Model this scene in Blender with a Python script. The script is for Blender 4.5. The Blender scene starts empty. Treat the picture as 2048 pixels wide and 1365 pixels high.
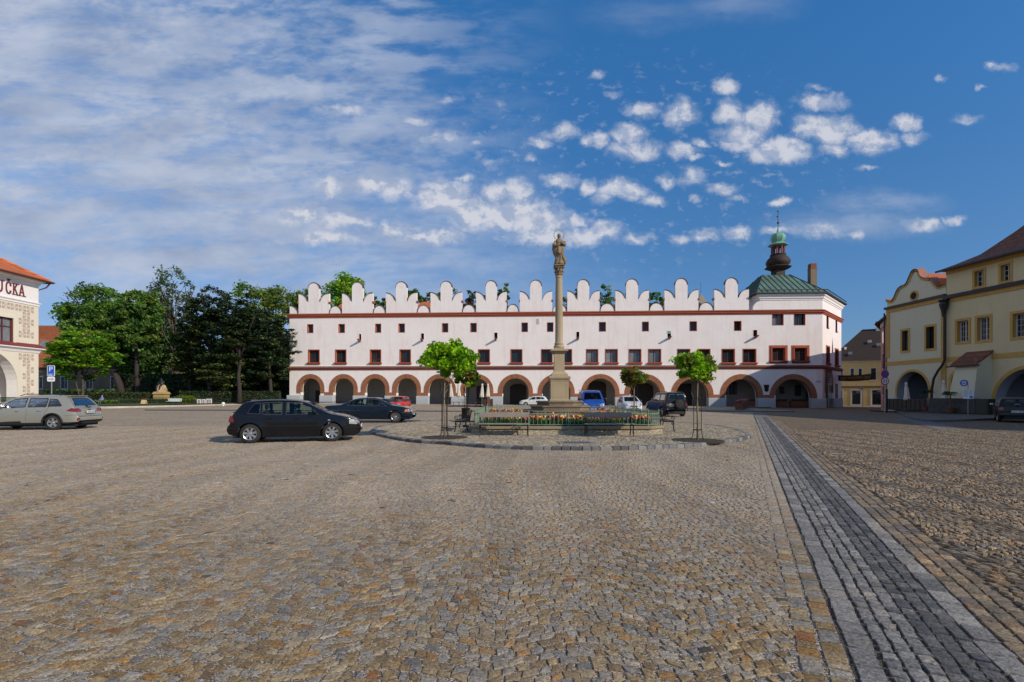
import bpy, bmesh, math, random
import numpy as np
from mathutils import Matrix, Vector
from mathutils.bvhtree import BVHTree
from math import sin, cos, pi, radians, sqrt
random.seed(7)
SC = bpy.context.scene
COL = SC.collection
# ------------------------------------------------------------ camera
cam = bpy.data.cameras.new('camera')
camo = bpy.data.objects.new('camera', cam); COL.objects.link(camo)
camo.location = (0, 0, 1.6); camo.rotation_euler = (pi/2, 0, 0)
cam.sensor_width = 36; cam.lens = 36*1000/2048; cam.shift_y = 106.5/2048
cam.clip_start = .05; cam.clip_end = 5000
SC.camera = camo
SC.view_settings.view_transform = 'Standard'; SC.view_settings.look = 'None'
SC.view_settings.exposure = 0.0; SC.view_settings.gamma = 1
SC.render.resolution_x = 1024; SC.render.resolution_y = 682
# ------------------------------------------------------------ sun and sky
SUN = Vector((1.0, -.74, .68)).normalized()
SUN_EL = math.asin(SUN.z); SUN_AZ = math.atan2(SUN.x, SUN.y)
sl = bpy.data.lights.new('sun', 'SUN'); sl.energy = 3.95; sl.angle = radians(.5); sl.color = (1, .87, .70)
so = bpy.data.objects.new('sun', sl); COL.objects.link(so)
so.rotation_euler = SUN.to_track_quat('Z', 'Y').to_euler()
world = bpy.data.worlds.new('World'); SC.world = world; world.use_nodes = True

class NT:
    """small helper to write node graphs"""
    def __init__(s, tree): s.t = tree; s.n = tree.nodes; s.l = tree.links
    def node(s, typ, **kw):
        n = s.n.new(typ)
        for k, v in kw.items(): setattr(n, k, v)
        return n
    def put(s, sock, v):
        if isinstance(v, bpy.types.NodeSocket): s.l.new(v, sock)
        elif v is not None: sock.default_value = v
    def math(s, op, a, b=None, c=None, clamp=False):
        n = s.node('ShaderNodeMath', operation=op, use_clamp=clamp)
        s.put(n.inputs[0], a); s.put(n.inputs[1], b)
        if c is not None: s.put(n.inputs[2], c)
        return n.outputs[0]
    def vmath(s, op, a, b=None, sc=None):
        n = s.node('ShaderNodeVectorMath', operation=op)
        s.put(n.inputs[0], a); s.put(n.inputs[1], b)
        if sc is not None: s.put(n.inputs['Scale'], sc)
        return n.outputs['Value'] if op in ('LENGTH', 'DISTANCE', 'DOT_PRODUCT') else n.outputs['Vector']
    def mix(s, f, a, b, mode='MIX'):
        n = s.node('ShaderNodeMix', data_type='RGBA', blend_type=mode)
        s.put(n.inputs[0], f); s.put(n.inputs[6], c4(a)); s.put(n.inputs[7], c4(b))
        return n.outputs[2]
    def ramp(s, f, stops, interp='LINEAR'):
        n = s.node('ShaderNodeValToRGB'); n.color_ramp.interpolation = interp
        e = n.color_ramp.elements
        while len(e) < len(stops): e.new(.5)
        for i, (p, c) in enumerate(stops): e[i].position = p; e[i].color = c4(c)
        s.put(n.inputs[0], f); return n.outputs[0]
    def mapr(s, v, a, b, c=0., d=1., smooth=False):
        n = s.node('ShaderNodeMapRange'); n.clamp = True
        if smooth: n.interpolation_type = 'SMOOTHSTEP'
        s.put(n.inputs[0], v)
        for i, x in enumerate((a, b, c, d)): s.put(n.inputs[i+1], x)
        return n.outputs[0]
    def noise(s, vec, scale, detail=3, rough=.5, dist=0, col=False):
        n = s.node('ShaderNodeTexNoise')
        s.put(n.inputs['Vector'], vec); s.put(n.inputs['Scale'], scale); s.put(n.inputs['Detail'], detail)
        s.put(n.inputs['Roughness'], rough); s.put(n.inputs['Distortion'], dist)
        return n.outputs['Color'] if col else n.outputs['Fac']
    def mapping(s, vec, loc=(0,0,0), rot=(0,0,0), scale=(1,1,1)):
        n = s.node('ShaderNodeMapping'); s.put(n.inputs['Vector'], vec)
        n.inputs['Location'].default_value = loc; n.inputs['Rotation'].default_value = rot; n.inputs['Scale'].default_value = scale
        return n.outputs[0]
    def comb(s, x, y, z=0.):
        n = s.node('ShaderNodeCombineXYZ')
        for i, v in enumerate((x, y, z)): s.put(n.inputs[i], v)
        return n.outputs[0]
    def sep(s, v):
        n = s.node('ShaderNodeSeparateXYZ'); s.put(n.inputs[0], v); return n.outputs
    def bump(s, h, strength=.4, dist=.02, normal=None):
        n = s.node('ShaderNodeBump'); s.put(n.inputs['Height'], h)
        n.inputs['Strength'].default_value = strength; n.inputs['Distance'].default_value = dist
        if normal is not None: s.put(n.inputs['Normal'], normal)
        return n.outputs[0]
def c4(c):
    if isinstance(c, (tuple, list)) and len(c) == 3: return (*c, 1)
    return c

def build_world():
    w = NT(world.node_tree)
    bg = [n for n in w.n if n.type == 'BACKGROUND'][0]
    sky = w.node('ShaderNodeTexSky', sky_type='NISHITA', sun_disc=False)
    sky.sun_elevation = SUN_EL; sky.sun_rotation = SUN_AZ
    sky.altitude = 300; sky.air_density = 1.0; sky.dust_density = .6; sky.ozone_density = 3.0
    tc = w.node('ShaderNodeTexCoord').outputs['Generated']
    x, y, z = w.sep(tc)
    ay = w.math('MAXIMUM', w.math('ABSOLUTE', y), .02)
    u = w.math('DIVIDE', x, ay); v = w.math('DIVIDE', z, ay)
    uv = w.comb(u, v, 0.)
    # warp for ragged edges
    w1 = w.vmath('SUBTRACT', w.noise(uv, 9, 5, .62, col=True), (.5, .5, .5))
    w2 = w.vmath('SUBTRACT', w.noise(uv, 30, 4, .6, col=True), (.5, .5, .5))
    p = w.vmath('ADD', uv, w.vmath('SCALE', w1, sc=.05))
    p = w.vmath('ADD', p, w.vmath('SCALE', w2, sc=.022))
    # (px, py, rx, ry, density) of the cumulus puffs, as directions
    puffs = [(1452,172,28,17,.85),(1459,225,25,26,.8),(1520,236,38,28,.95),(1482,275,44,26,.95),(1556,302,62,28,1),
             (1655,258,62,28,1),(1640,203,42,18,.8),(1745,285,50,24,.95),(1670,302,40,14,.55),(1810,245,25,15,.85),(1826,272,26,15,.7),
             (1362,228,30,28,.75),(1287,217,38,18,.55),(1255,270,42,22,.85),(1278,295,60,20,.75),(1200,280,25,18,.6),(1178,281,16,12,.6),
             (1406,285,18,9,.7),(1372,300,42,20,.55),(1395,312,22,10,.55),(1227,187,20,10,.35),(1195,155,22,10,.3),(1642,176,22,9,.4),
             (1117,262,50,16,.42),(1075,285,34,12,.38),(1450,328,20,8,.5),(1540,354,24,6,.05),(1738,343,20,7,.4),(1443,383,28,12,.65),
             (1384,352,34,24,.42),(1330,356,26,14,.42),(1471,400,20,8,.45),(1558,405,20,9,.65),(1392,402,14,6,.5),
             (1120,366,38,15,.8),(1180,370,24,16,.75),(1240,376,44,20,.85),(1300,396,34,14,.6),(1205,398,24,12,.5),
             (995,388,34,18,.75),(890,395,60,38,.85),(800,380,50,20,.75),(745,372,34,18,.75),(950,425,60,34,.75),(1035,395,34,30,.75),
             (1010,425,90,30,.9),(1085,445,70,28,.85),(1120,470,110,22,.8),(1165,438,34,12,.6),(1200,460,44,18,.7),
             (1280,478,30,12,.7),(1410,470,34,16,.6),(1475,466,40,14,.6),(1360,478,26,14,.35),(1545,466,30,10,.4),
             (600,428,44,20,.75),(690,446,60,16,.7),(790,455,50,16,.65),(880,472,80,16,.6),(655,372,30,24,.55),(640,478,90,12,.55),
             (1710,448,190,34,.34),(1760,410,150,32,.3),(1635,462,60,18,.3),(1850,448,40,12,.5),(1905,440,38,9,.5),(1715,464,22,9,.5),
             (2005,138,34,12,.5),(1985,128,18,8,.4),(1882,157,18,7,.35),(1935,232,34,12,.4),(1960,178,20,7,.3),(1480,5,140,50,.2),(1300,30,160,40,.14),
             (900,198,28,11,.28),(1000,205,14,8,.2),(690,225,60,14,.3),(840,240,50,14,.3),(880,270,50,16,.28),(1060,315,14,10,.35),(950,285,16,7,.22),(985,332,24,14,.25),(930,356,22,8,.45)]
    acc = None; veil = None
    for (px, py, rx, ry, d) in puffs:
        c = ((px-1024)/1000, (789-py)/1000, 0)
        q = w.vmath('MULTIPLY', w.vmath('SUBTRACT', p, c), (1000/rx, 1000/ry, 0))
        if rx > 100 and d < .4:
            f = w.mapr(w.vmath('LENGTH', q), 1.25, .0, 0., d*1.5, True)
            veil = f if veil is None else w.math('MAXIMUM', veil, f); continue
        f = w.mapr(w.vmath('LENGTH', q), 1.95, .35, 0., .52+.5*d, False)
        acc = f if acc is None else w.math('MAXIMUM', acc, f)
    pc = w.vmath('MULTIPLY', p, (1, 1.35, 1))
    bn = w.noise(pc, 17, 7, .62); bo = w.noise(w.vmath('ADD', pc, (.012, .016, 0)), 17, 7, .62)
    field = w.math('ADD', acc, w.math('MULTIPLY', w.math('SUBTRACT', bn, .5), 1.0))
    # thin scattered flecks between the puffs
    rq = w.vmath('LENGTH', w.vmath('MULTIPLY', w.vmath('SUBTRACT', uv, (.24, .46, 0)), (2.1, 4.2, 0)))
    fl = w.math('MULTIPLY', w.mapr(w.noise(w.vmath('MULTIPLY', uv, (1, 1.5, 1)), 34, 5, .6), .54, .72, 0., .34, True), w.mapr(rq, 1.15, .45, 0., 1., True))
    dens_ = w.mapr(field, .32, .92, 0., 1., True)
    acc = w.math('MAXIMUM', w.math('MULTIPLY', dens_, w.mapr(acc, .3, .8, .62, 1.)), fl)
    bn = w.math('ADD', .5, w.math('MULTIPLY', w.math('SUBTRACT', bn, bo), 2.4))
    # broad high sheet on the left: dense low left, dissolving to rippled altocumulus towards the upper right
    nl = w.noise(w.vmath('MULTIPLY', uv, (1.0, 1.6, 1)), 3.2, 5, .6)
    edge = w.math('ADD', w.math('ADD', w.math('MULTIPLY', u, -1.0), w.math('MULTIPLY', v, -.92)), w.math('MULTIPLY', nl, .5))
    sheet = w.mapr(edge, -.34, .50, 0., .95, True)
    low = w.mapr(v, .10, .30, .25, 1., True)
    sheet = w.math('MULTIPLY', sheet, low)
    vn = w.mapr(w.noise(w.vmath('MULTIPLY', uv, (1, 3.2, 1)), 9, 6, .6), .3, .62, .35, 1., True)
    ripple = w.noise(w.mapping(uv, rot=(0, 0, radians(-38)), scale=(1.0, 1.9, 1)), 26, 3, .55, .25)
    ramt = w.math('MULTIPLY', w.mapr(edge, .52, .02, 0., 1., True), w.mapr(v, .30, .50, .25, 1., True))
    rp = w.mapr(ripple, .36, .62, 0., 1., True)
    rp = w.math('ADD', w.math('MULTIPLY', w.math('SUBTRACT', rp, .6), w.math('MULTIPLY', ramt, .75)), 1.)
    sheet = w.math('MULTIPLY', sheet, w.math('MAXIMUM', rp, 0.))
    stv = w.mapping(uv, rot=(0, 0, radians(24)), scale=(.55, 2.6, 1))
    streak = w.mapr(w.noise(stv, 7, 6, .62, .3), .34, .64, .52, 1.08, True)
    fine_ = w.mapr(w.noise(w.mapping(uv, rot=(0, 0, radians(-35)), scale=(.8, 1.7, 1)), 42, 4, .6, .2), .3, .65, .80, 1.05, True)
    sheet = w.math('MULTIPLY', sheet, w.math('MULTIPLY', streak, fine_))
    # broken grey banks low on the left
    bank = w.mapr(w.noise(w.vmath('MULTIPLY', uv, (1.3, 4.2, 1)), 4.4, 5, .58), .40, .62, 0., .65, True)
    bank = w.math('MULTIPLY', bank, w.math('MULTIPLY', w.mapr(u, .15, -.35, 0., 1., True), w.mapr(v, .02, .3, .5, 1., True)))
    bank = w.math('MAXIMUM', bank, w.math('MULTIPLY', veil, vn))
    cl = w.math('SUBTRACT', 1., w.math('MULTIPLY', w.math('SUBTRACT', 1., sheet), w.math('SUBTRACT', 1., bank)))
    tone = w.noise(w.vmath('MULTIPLY', uv, (1.2, 3.2, 1)), 4.5, 4, .5)
    scol = w.ramp(tone, [(.3, (3.8, 4.7, 6.7)), (.62, (5.9, 6.7, 8.4))])
    skyc = sky.outputs[0]
    hs = w.node('ShaderNodeHueSaturation'); hs.inputs['Saturation'].default_value = 1.0; hs.inputs['Value'].default_value = 1.0
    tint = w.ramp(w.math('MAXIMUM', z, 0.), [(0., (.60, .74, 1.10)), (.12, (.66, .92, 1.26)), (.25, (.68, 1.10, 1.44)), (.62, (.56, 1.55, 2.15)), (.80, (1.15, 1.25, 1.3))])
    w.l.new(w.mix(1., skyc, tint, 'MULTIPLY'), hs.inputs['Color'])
    up = w.math('GREATER_THAN', z, 0.)
    c1 = w.mix(w.math('MULTIPLY', cl, up), hs.outputs[0], scol)
    pcol = w.ramp(bn, [(.3, (5.0, 5.8, 7.6)), (.62, (8.6, 8.7, 9.4))])
    c2 = w.mix(w.math('MULTIPLY', acc, w.math('MULTIPLY', up, .86)), c1, pcol)
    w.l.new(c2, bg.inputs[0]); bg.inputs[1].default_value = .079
    world.cycles.sampling_method = 'MANUAL'; world.cycles.sample_map_resolution = 512
build_world()

# ------------------------------------------------------------ geometry helpers
def sm(t): t = min(1, max(0, t)); return t*t*(3-2*t)
def G(x, y):
    """height of the ground: level near the camera, falling gently to the right at the far side"""
    t = sm((y-27)/42)
    return t*(.15 - .48*(min(60, max(-60, x))+33)/76)
def PX(px, Z): return (px-1024)/1000*Z
def HZ(py, Z): return 1.6+(789-py)/1000*Z
def GP(px, py, off=0.):
    """world point on the ground (plus off) that the photograph shows at pixel px, py"""
    Z = 1600/(py-789)
    for _ in range(12):
        Z = 1000*(1.6-off-G(PX(px, Z), Z))/(py-789)
    return Vector((PX(px, Z), Z, G(PX(px, Z), Z)+off))

class MB:
    def __init__(s, T=None): s.v = []; s.f = []; s.m = []; s.T = T
    def add(s, vs, fs, m=0):
        o = len(s.v)
        if s.T is not None: vs = [s.T @ Vector(p) for p in vs]
        s.v += [tuple(p) for p in vs]; s.f += [tuple(i+o for i in f) for f in fs]; s.m += [m]*len(fs)
    def quad(s, a, b, c, d, m=0): s.add([a, b, c, d], [(0, 1, 2, 3)], m)
    def box(s, a, b, m=0):
        (x0, y0, z0), (x1, y1, z1) = a, b
        s.add([(x0,y0,z0),(x1,y0,z0),(x1,y1,z0),(x0,y1,z0),(x0,y0,z1),(x1,y0,z1),(x1,y1,z1),(x0,y1,z1)],
              [(0,3,2,1),(4,5,6,7),(0,1,5,4),(1,2,6,5),(2,3,7,6),(3,0,4,7)], m)
    def bbox(s, a, b, ch=.02, m=0):
        """box with chamfered vertical and top edges"""
        (x0, y0, z0), (x1, y1, z1) = a, b
        def ring(d, z): return [(x0+d,y0+ch,z),(x0+ch,y0+d,z),(x1-ch,y0+d,z),(x1-d,y0+ch,z),(x1-d,y1-ch,z),(x1-ch,y1-d,z),(x0+ch,y1-d,z),(x0+d,y1-ch,z)]
        s.loft([ring(ch*.6, z0), ring(0, z0+ch), ring(0, z1-ch), ring(ch*.6, z1)], m, caps=True)
    def loft(s, rings, m=0, caps=False, closed=True):
        n = len(rings[0]); vs = [p for r in rings for p in r]; fs = []
        for i in range(len(rings)-1):
            for j in range(n if closed else n-1):
                k = (j+1) % n
                fs.append((i*n+j, i*n+k, (i+1)*n+k, (i+1)*n+j))
        if caps: fs.append(tuple(range(n-1, -1, -1))); fs.append(tuple((len(rings)-1)*n+j for j in range(n)))
        s.add(vs, fs, m)
    def prism(s, poly, y0, y1, m=0, axis='y', caps=True):
        """polygon (a, b) extruded: axis y -> (a, y, b); axis x -> (x, a, b); axis z -> (a, b, z)"""
        f = {'y': lambda p, t: (p[0], t, p[1]), 'x': lambda p, t: (t, p[0], p[1]), 'z': lambda p, t: (p[0], p[1], t)}[axis]
        s.loft([[f(p, y0) for p in poly], [f(p, y1) for p in poly]], m, caps=caps)
    def tube(s, p0, p1, r0, r1=None, n=8, m=0, caps=True):
        s.path([p0, p1], [r0, r0 if r1 is None else r1], n, m, caps)
    def path(s, pts, r, n=6, m=0, caps=True):
        pts = [Vector(p) for p in pts]; rings = []
        if not isinstance(r, (list, tuple)): r = [r]*len(pts)
        ref = None
        for i, p in enumerate(pts):
            d = (pts[min(i+1, len(pts)-1)]-pts[max(i-1, 0)]).normalized()
            if ref is None: ref = Vector((0, 0, 1)) if abs(d.z) < .9 else Vector((1, 0, 0))
            a = d.cross(ref).normalized(); b = a.cross(d).normalized(); ref = b
            rings.append([tuple(p+(a*cos(2*pi*k/n)+b*sin(2*pi*k/n))*r[i]) for k in range(n)])
        s.loft(rings, m, caps=caps)
    def lathe(s, prof, c=(0, 0, 0), n=16, m=0, ph=0., axis='z', caps=True):
        f = {'z': lambda r, a, h: (c[0]+r*cos(a), c[1]+r*sin(a), c[2]+h),
             'y': lambda r, a, h: (c[0]+r*cos(a), c[1]+h, c[2]+r*sin(a)),
             'x': lambda r, a, h: (c[0]+h, c[1]+r*cos(a), c[2]+r*sin(a))}[axis]
        s.loft([[f(max(r, 1e-4), ph+2*pi*k/n, h) for k in range(n)] for r, h in prof], m, caps=caps)
    def sphere(s, c, r, n=10, m=0, sc=(1, 1, 1)):
        rings = []
        for i in range(n//2+1):
            t = -pi/2+pi*i/(n//2); rr = max(cos(t), .001)
            rings.append([(c[0]+r*sc[0]*rr*cos(2*pi*k/n), c[1]+r*sc[1]*rr*sin(2*pi*k/n), c[2]+r*sc[2]*sin(t)) for k in range(n)])
        s.loft(rings, m)
    def sweep(s, plan, prof, m=0, closed=False, side=1):
        """profile (out, z) swept along a plan polyline, out to the right of travel, mitred"""
        P = [Vector((p[0], p[1])) for p in plan]; n = len(P); rings = []
        for i in range(n):
            a = (P[i]-P[i-1]).normalized() if (i > 0 or closed) else None
            b = (P[(i+1) % n]-P[i]).normalized() if (i < n-1 or closed) else None
            a = a or b; b = b or a
            na = Vector((a.y, -a.x)); nb = Vector((b.y, -b.x)); q = (na+nb).normalized(); q = q/max(.3, q.dot(na))*side
            rings.append([(P[i].x+q.x*o, P[i].y+q.y*o, z) for o, z in prof])
        if closed: rings.append(rings[0])
        s.loft(rings, m, closed=False)
    def build(s, name, mats, parent=None, loc=None, rot=0., smooth=False, auto=None, tag=None):
        me = bpy.data.meshes.new(name)
        me.from_pydata(s.v, [], s.f)
        if not isinstance(mats, (list, tuple)): mats = [mats]
        for k in mats: me.materials.append(k)
        if len(mats) > 1: me.polygons.foreach_set('material_index', s.m)
        if smooth or auto:
            me.polygons.foreach_set('use_smooth', [True]*len(me.polygons))
            if auto: me.set_sharp_from_angle(angle=radians(auto))
        me.update()
        o = bpy.data.objects.new(name, me); COL.objects.link(o)
        if loc is not None: o.location = loc
        o.rotation_euler.z = rot
        if parent is not None: o.parent = parent
        if tag: settag(o, *tag)
        return o
def settag(o, label=None, cat=None, group=None, kind=None):
    if label: o['label'] = label
    if cat: o['category'] = cat
    if group: o['group'] = group
    if kind: o['kind'] = kind
    return o
def empty(name, loc, rot=0., label=None, cat=None, group=None):
    o = bpy.data.objects.new(name, None); COL.objects.link(o)
    o.location = loc; o.rotation_euler.z = rot; o.empty_display_size = .2
    return settag(o, label, cat, group)
def copy_tree(o, loc=None, rot=None, label=None, group=None, scale=None, parent=None):
    c = o.copy(); COL.objects.link(c); c.parent = parent
    if loc is not None: c.location = loc
    if rot is not None: c.rotation_euler.z = rot
    if scale is not None: c.scale = (scale,)*3 if not isinstance(scale, tuple) else scale
    if label: c['label'] = label
    if group: c['group'] = group
    for ch in [k for k in COL.objects if k.parent == o]:
        copy_tree(ch, parent=c)
    return c
def np_mesh(name, V, F, mats, mat_idx=None, colors=None, smooth=False, parent=None, fsize=4):
    """fast mesh from numpy arrays; F is (n, fsize)"""
    me = bpy.data.meshes.new(name)
    V = np.asarray(V, dtype=np.float32); F = np.asarray(F, dtype=np.int32)
    me.vertices.add(len(V)); me.vertices.foreach_set('co', V.ravel())
    me.loops.add(F.size); me.loops.foreach_set('vertex_index', F.ravel())
    me.polygons.add(len(F))
    me.polygons.foreach_set('loop_start', np.arange(0, F.size, F.shape[1], dtype=np.int32))
    me.polygons.foreach_set('loop_total', np.full(len(F), F.shape[1], dtype=np.int32))
    if smooth: me.polygons.foreach_set('use_smooth', np.ones(len(F), dtype=bool))
    for k in (mats if isinstance(mats, (list, tuple)) else [mats]): me.materials.append(k)
    if mat_idx is not None: me.polygons.foreach_set('material_index', np.asarray(mat_idx, dtype=np.int32))
    if colors is not None:
        a = me.color_attributes.new('tone', 'FLOAT_COLOR', 'POINT')
        a.data.foreach_set('color', np.asarray(colors, dtype=np.float32).ravel())
    me.update(calc_edges=True)
    o = bpy.data.objects.new(name, me); COL.objects.link(o)
    if parent is not None: o.parent = parent
    return o

# ------------------------------------------------------------ materials
def material(name):
    m = bpy.data.materials.new(name); m.use_nodes = True
    t = NT(m.node_tree); b = [n for n in t.n if n.type == 'BSDF_PRINCIPLED'][0]
    return m, t, b
def mat(name, col, rough=.7, metal=0., var=.12, scale=2.5, bump=.0, bscale=60, bdist=.01, spec=.5, coords='pos', fine=.06, coat=0.):
    m, t, b = material(name)
    if coords == 'pos': vec = t.node('ShaderNodeNewGeometry').outputs['Position']
    else: vec = t.node('ShaderNodeTexCoord').outputs['Object']
    n1 = t.noise(vec, scale, 4, .6); n2 = t.noise(vec, scale*14, 3, .6)
    f = t.math('ADD', t.math('MULTIPLY', t.math('SUBTRACT', n1, .5), var*3), t.math('MULTIPLY', t.math('SUBTRACT', n2, .5), fine*3))
    f = t.math('ADD', f, 1.)
    t.l.new(t.vmath('SCALE', col[:3], sc=f), b.inputs['Base Color'])
    b.inputs['Roughness'].default_value = rough; b.inputs['Metallic'].default_value = metal
    b.inputs['Specular IOR Level'].default_value = spec
    if coat: b.inputs['Coat Weight'].default_value = coat; b.inputs['Coat Roughness'].default_value = .04
    if bump: t.l.new(t.bump(t.noise(vec, bscale, 4, .6), bump, bdist), b.inputs['Normal'])
    return m
def plaster(name, col, stain=(.55, .42, .36), amt=.16, streak=.5, patch=.5, rough=.88):
    m, t, b = material(name)
    pos = t.node('ShaderNodeNewGeometry').outputs['Position']
    n1 = t.noise(pos, .35, 5, .65)
    n2 = t.noise(t.vmath('MULTIPLY', pos, (1.6, 1.6, .16)), 1.3, 4, .6)
    n3 = t.noise(pos, 5, 4, .6)
    f = t.math('ADD', t.math('MULTIPLY', t.mapr(n1, .45, .8, 0., patch), 1.), t.math('MULTIPLY', t.mapr(n2, .5, .85, 0., streak), 1.))
    f = t.math('MULTIPLY', f, amt, clamp=True)
    c = t.mix(f, col, stain)
    z = t.sep(pos)[2]
    foot = t.math('MULTIPLY', t.mapr(t.math('ADD', z, t.math('MULTIPLY', n3, -1.2)), 1.1, -.2, 0., 1.), .28)
    c = t.mix(foot, c, tuple(x*.5 for x in stain))
    v = t.math('ADD', t.math('MULTIPLY', t.math('SUBTRACT', n3, .5), .10), 1.)
    t.l.new(t.vmath('SCALE', c, sc=v), b.inputs['Base Color'])
    b.inputs['Roughness'].default_value = rough
    h = t.math('ADD', t.noise(pos, 1.1, 3, .5), t.math('MULTIPLY', t.noise(pos, 22, 4, .65), .22))
    t.l.new(t.bump(h, .5, .05), b.inputs['Normal'])
    return m
def brick(name, c1, c2, mortar, bw=.25, bh=.075, vec=None, ms=.012):
    m, t, b = material(name)
    if vec == 'uv': v = t.node('ShaderNodeUVMap').outputs[0]
    else:
        pos = t.sep(t.node('ShaderNodeTexCoord').outputs['Object']); v = t.comb(pos[0], pos[2], 0.)
    n = t.node('ShaderNodeTexBrick'); t.l.new(v, n.inputs['Vector'])
    n.inputs['Color1'].default_value = c4(c1); n.inputs['Color2'].default_value = c4(c2); n.inputs['Mortar'].default_value = c4(mortar)
    n.inputs['Scale'].default_value = 1; n.inputs['Mortar Size'].default_value = ms
    n.inputs['Brick Width'].default_value = bw; n.inputs['Row Height'].default_value = bh
    pos = t.node('ShaderNodeNewGeometry').outputs['Position']
    f = t.math('ADD', t.math('MULTIPLY', t.noise(pos, 6, 4, .6), .9), .55)
    t.l.new(t.vmath('SCALE', n.outputs['Color'], sc=f), b.inputs['Base Color'])
    b.inputs['Roughness'].default_value = .9
    t.l.new(t.bump(t.math('ADD', t.math('MULTIPLY', n.outputs['Fac'], -1.), t.noise(pos, 30, 3)), .6, .015), b.inputs['Normal'])
    return m
def tiles(name, c1, c2, horiz=3.6, dark=.45, axis='z'):
    """roof tiles: courses by height and columns along the roof"""
    m, t, b = material(name)
    p = t.sep(t.node('ShaderNodeTexCoord').outputs['Object'])
    geo = t.node('ShaderNodeNewGeometry').outputs['Position']
    row = t.math('FLOOR', t.math('MULTIPLY', p[2], horiz)); fr = t.math('FRACT', t.math('MULTIPLY', p[2], horiz))
    along = t.math('MULTIPLY', t.math('ADD', p[0], p[1]), 4.2)
    colf = t.math('ADD', along, t.math('MULTIPLY', row, .5)); fc = t.math('FRACT', colf)
    wn = t.node('ShaderNodeTexWhiteNoise'); wn.noise_dimensions = '2D'
    t.l.new(t.comb(t.math('FLOOR', colf), row), wn.inputs['Vector'])
    n = t.noise(geo, .8, 4, .6)
    c = t.mix(t.math('ADD', t.math('MULTIPLY', wn.outputs['Value'], .6), t.math('MULTIPLY', n, .4)), c1, c2)
    sh = t.math('MULTIPLY', t.mapr(fr, 0., .22, dark, 1.), t.mapr(t.math('ABSOLUTE', t.math('SUBTRACT', fc, .5)), .5, .38, .75, 1.))
    t.l.new(t.vmath('SCALE', c, sc=sh), b.inputs['Base Color']); b.inputs['Roughness'].default_value = .85
    h = t.math('ADD', t.math('SUBTRACT', 1., fr), t.math('MULTIPLY', t.math('SINE', t.math('MULTIPLY', fc, pi)), .5))
    t.l.new(t.bump(h, .8, .04), b.inputs['Normal'])
    return m
def glass(name, col=(.02, .025, .03), rough=.05, wav=.02):
    m, t, b = material(name)
    pos = t.node('ShaderNodeNewGeometry').outputs['Position']
    n = t.noise(pos, .9, 2, .5)
    t.l.new(t.vmath('SCALE', col, sc=t.math('ADD', t.math('MULTIPLY', n, 1.6), .2)), b.inputs['Base Color'])
    b.inputs['Roughness'].default_value = rough; b.inputs['Specular IOR Level'].default_value = .45
    if wav: t.l.new(t.bump(t.noise(pos, 2.5, 1), .25, wav), b.inputs['Normal'])
    return m
WHITE = plaster('white_plaster', (.79, .745, .735), stain=(.58, .44, .37), amt=.5, streak=.8)
WHITE2 = plaster('white_trim_plaster', (.84, .82, .80), amt=.12)
GREYBASE = plaster('grey_base_render', (.46, .50, .53), stain=(.3, .3, .3), amt=.25)
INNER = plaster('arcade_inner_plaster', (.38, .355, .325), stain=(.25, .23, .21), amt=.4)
REDTRIM = mat('red_painted_trim', (.36, .075, .035), .75, var=.18, scale=1.5, bump=.2)
REDDARK = mat('dark_red_cornice', (.19, .045, .032), .8, var=.3, scale=.8, bump=.3)
REDBROWN = mat('cornice_top_weathered', (.20, .11, .08), .85, var=.25, scale=1.2)
ARCHBRICK = brick('arch_brick', (.36, .12, .045), (.20, .068, .03), (.26, .17, .11), vec='uv', bw=.31, bh=.085, ms=.012)
GLASS = glass('window_glass')
GLASSL = glass('window_glass_with_blind', (.16, .18, .20), .15)
JAMB = mat('orange_red_jamb', (.50, .13, .05), .75, var=.15, scale=1.5)
WFRAME = mat('dark_window_frame', (.05, .022, .016), .55, var=.1)
WFRAMEW = mat('white_window_frame', (.55, .56, .56), .5, var=.08)
DARK = mat('dark_interior', (.012, .012, .014), .9, var=.1)
DOORW = mat('dark_door_wood', (.03, .022, .016), .6, var=.3, scale=3)
COPPER = mat('green_copper', (.095, .165, .135), .6, var=.45, scale=.45, bump=.1, fine=.15)
COPPERB = mat('bright_green_copper', (.16, .36, .27), .5, var=.2, scale=.8)
COPPERSEAM = mat('dark_copper_seam', (.03, .05, .04), .6)
SHINGLE = mat('brown_shingle', (.030, .018, .013), .75, var=.3, scale=4, bump=.5, bscale=20)
LANTERNRED = mat('red_lantern_wood', (.17, .045, .035), .7)
BLACKMET = mat('black_metal', (.012, .012, .013), .45, metal=.3, var=.1)
ORANGETILE = tiles('orange_roof_tiles', (.62, .17, .05), (.42, .11, .04))
BROWNTILE = tiles('brown_roof_tiles', (.26, .10, .055), (.13, .052, .034), horiz=2.6, dark=.25)
DARKTILE = tiles('dark_roof_tiles', (.045, .026, .022), (.03, .02, .018), horiz=3)
CHIMW = mat('chimney_render', (.20, .155, .11), .9, var=.2, bump=.3)
CHIMB = mat('chimney_brick', (.22, .07, .045), .9, var=.3, scale=6)
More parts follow.
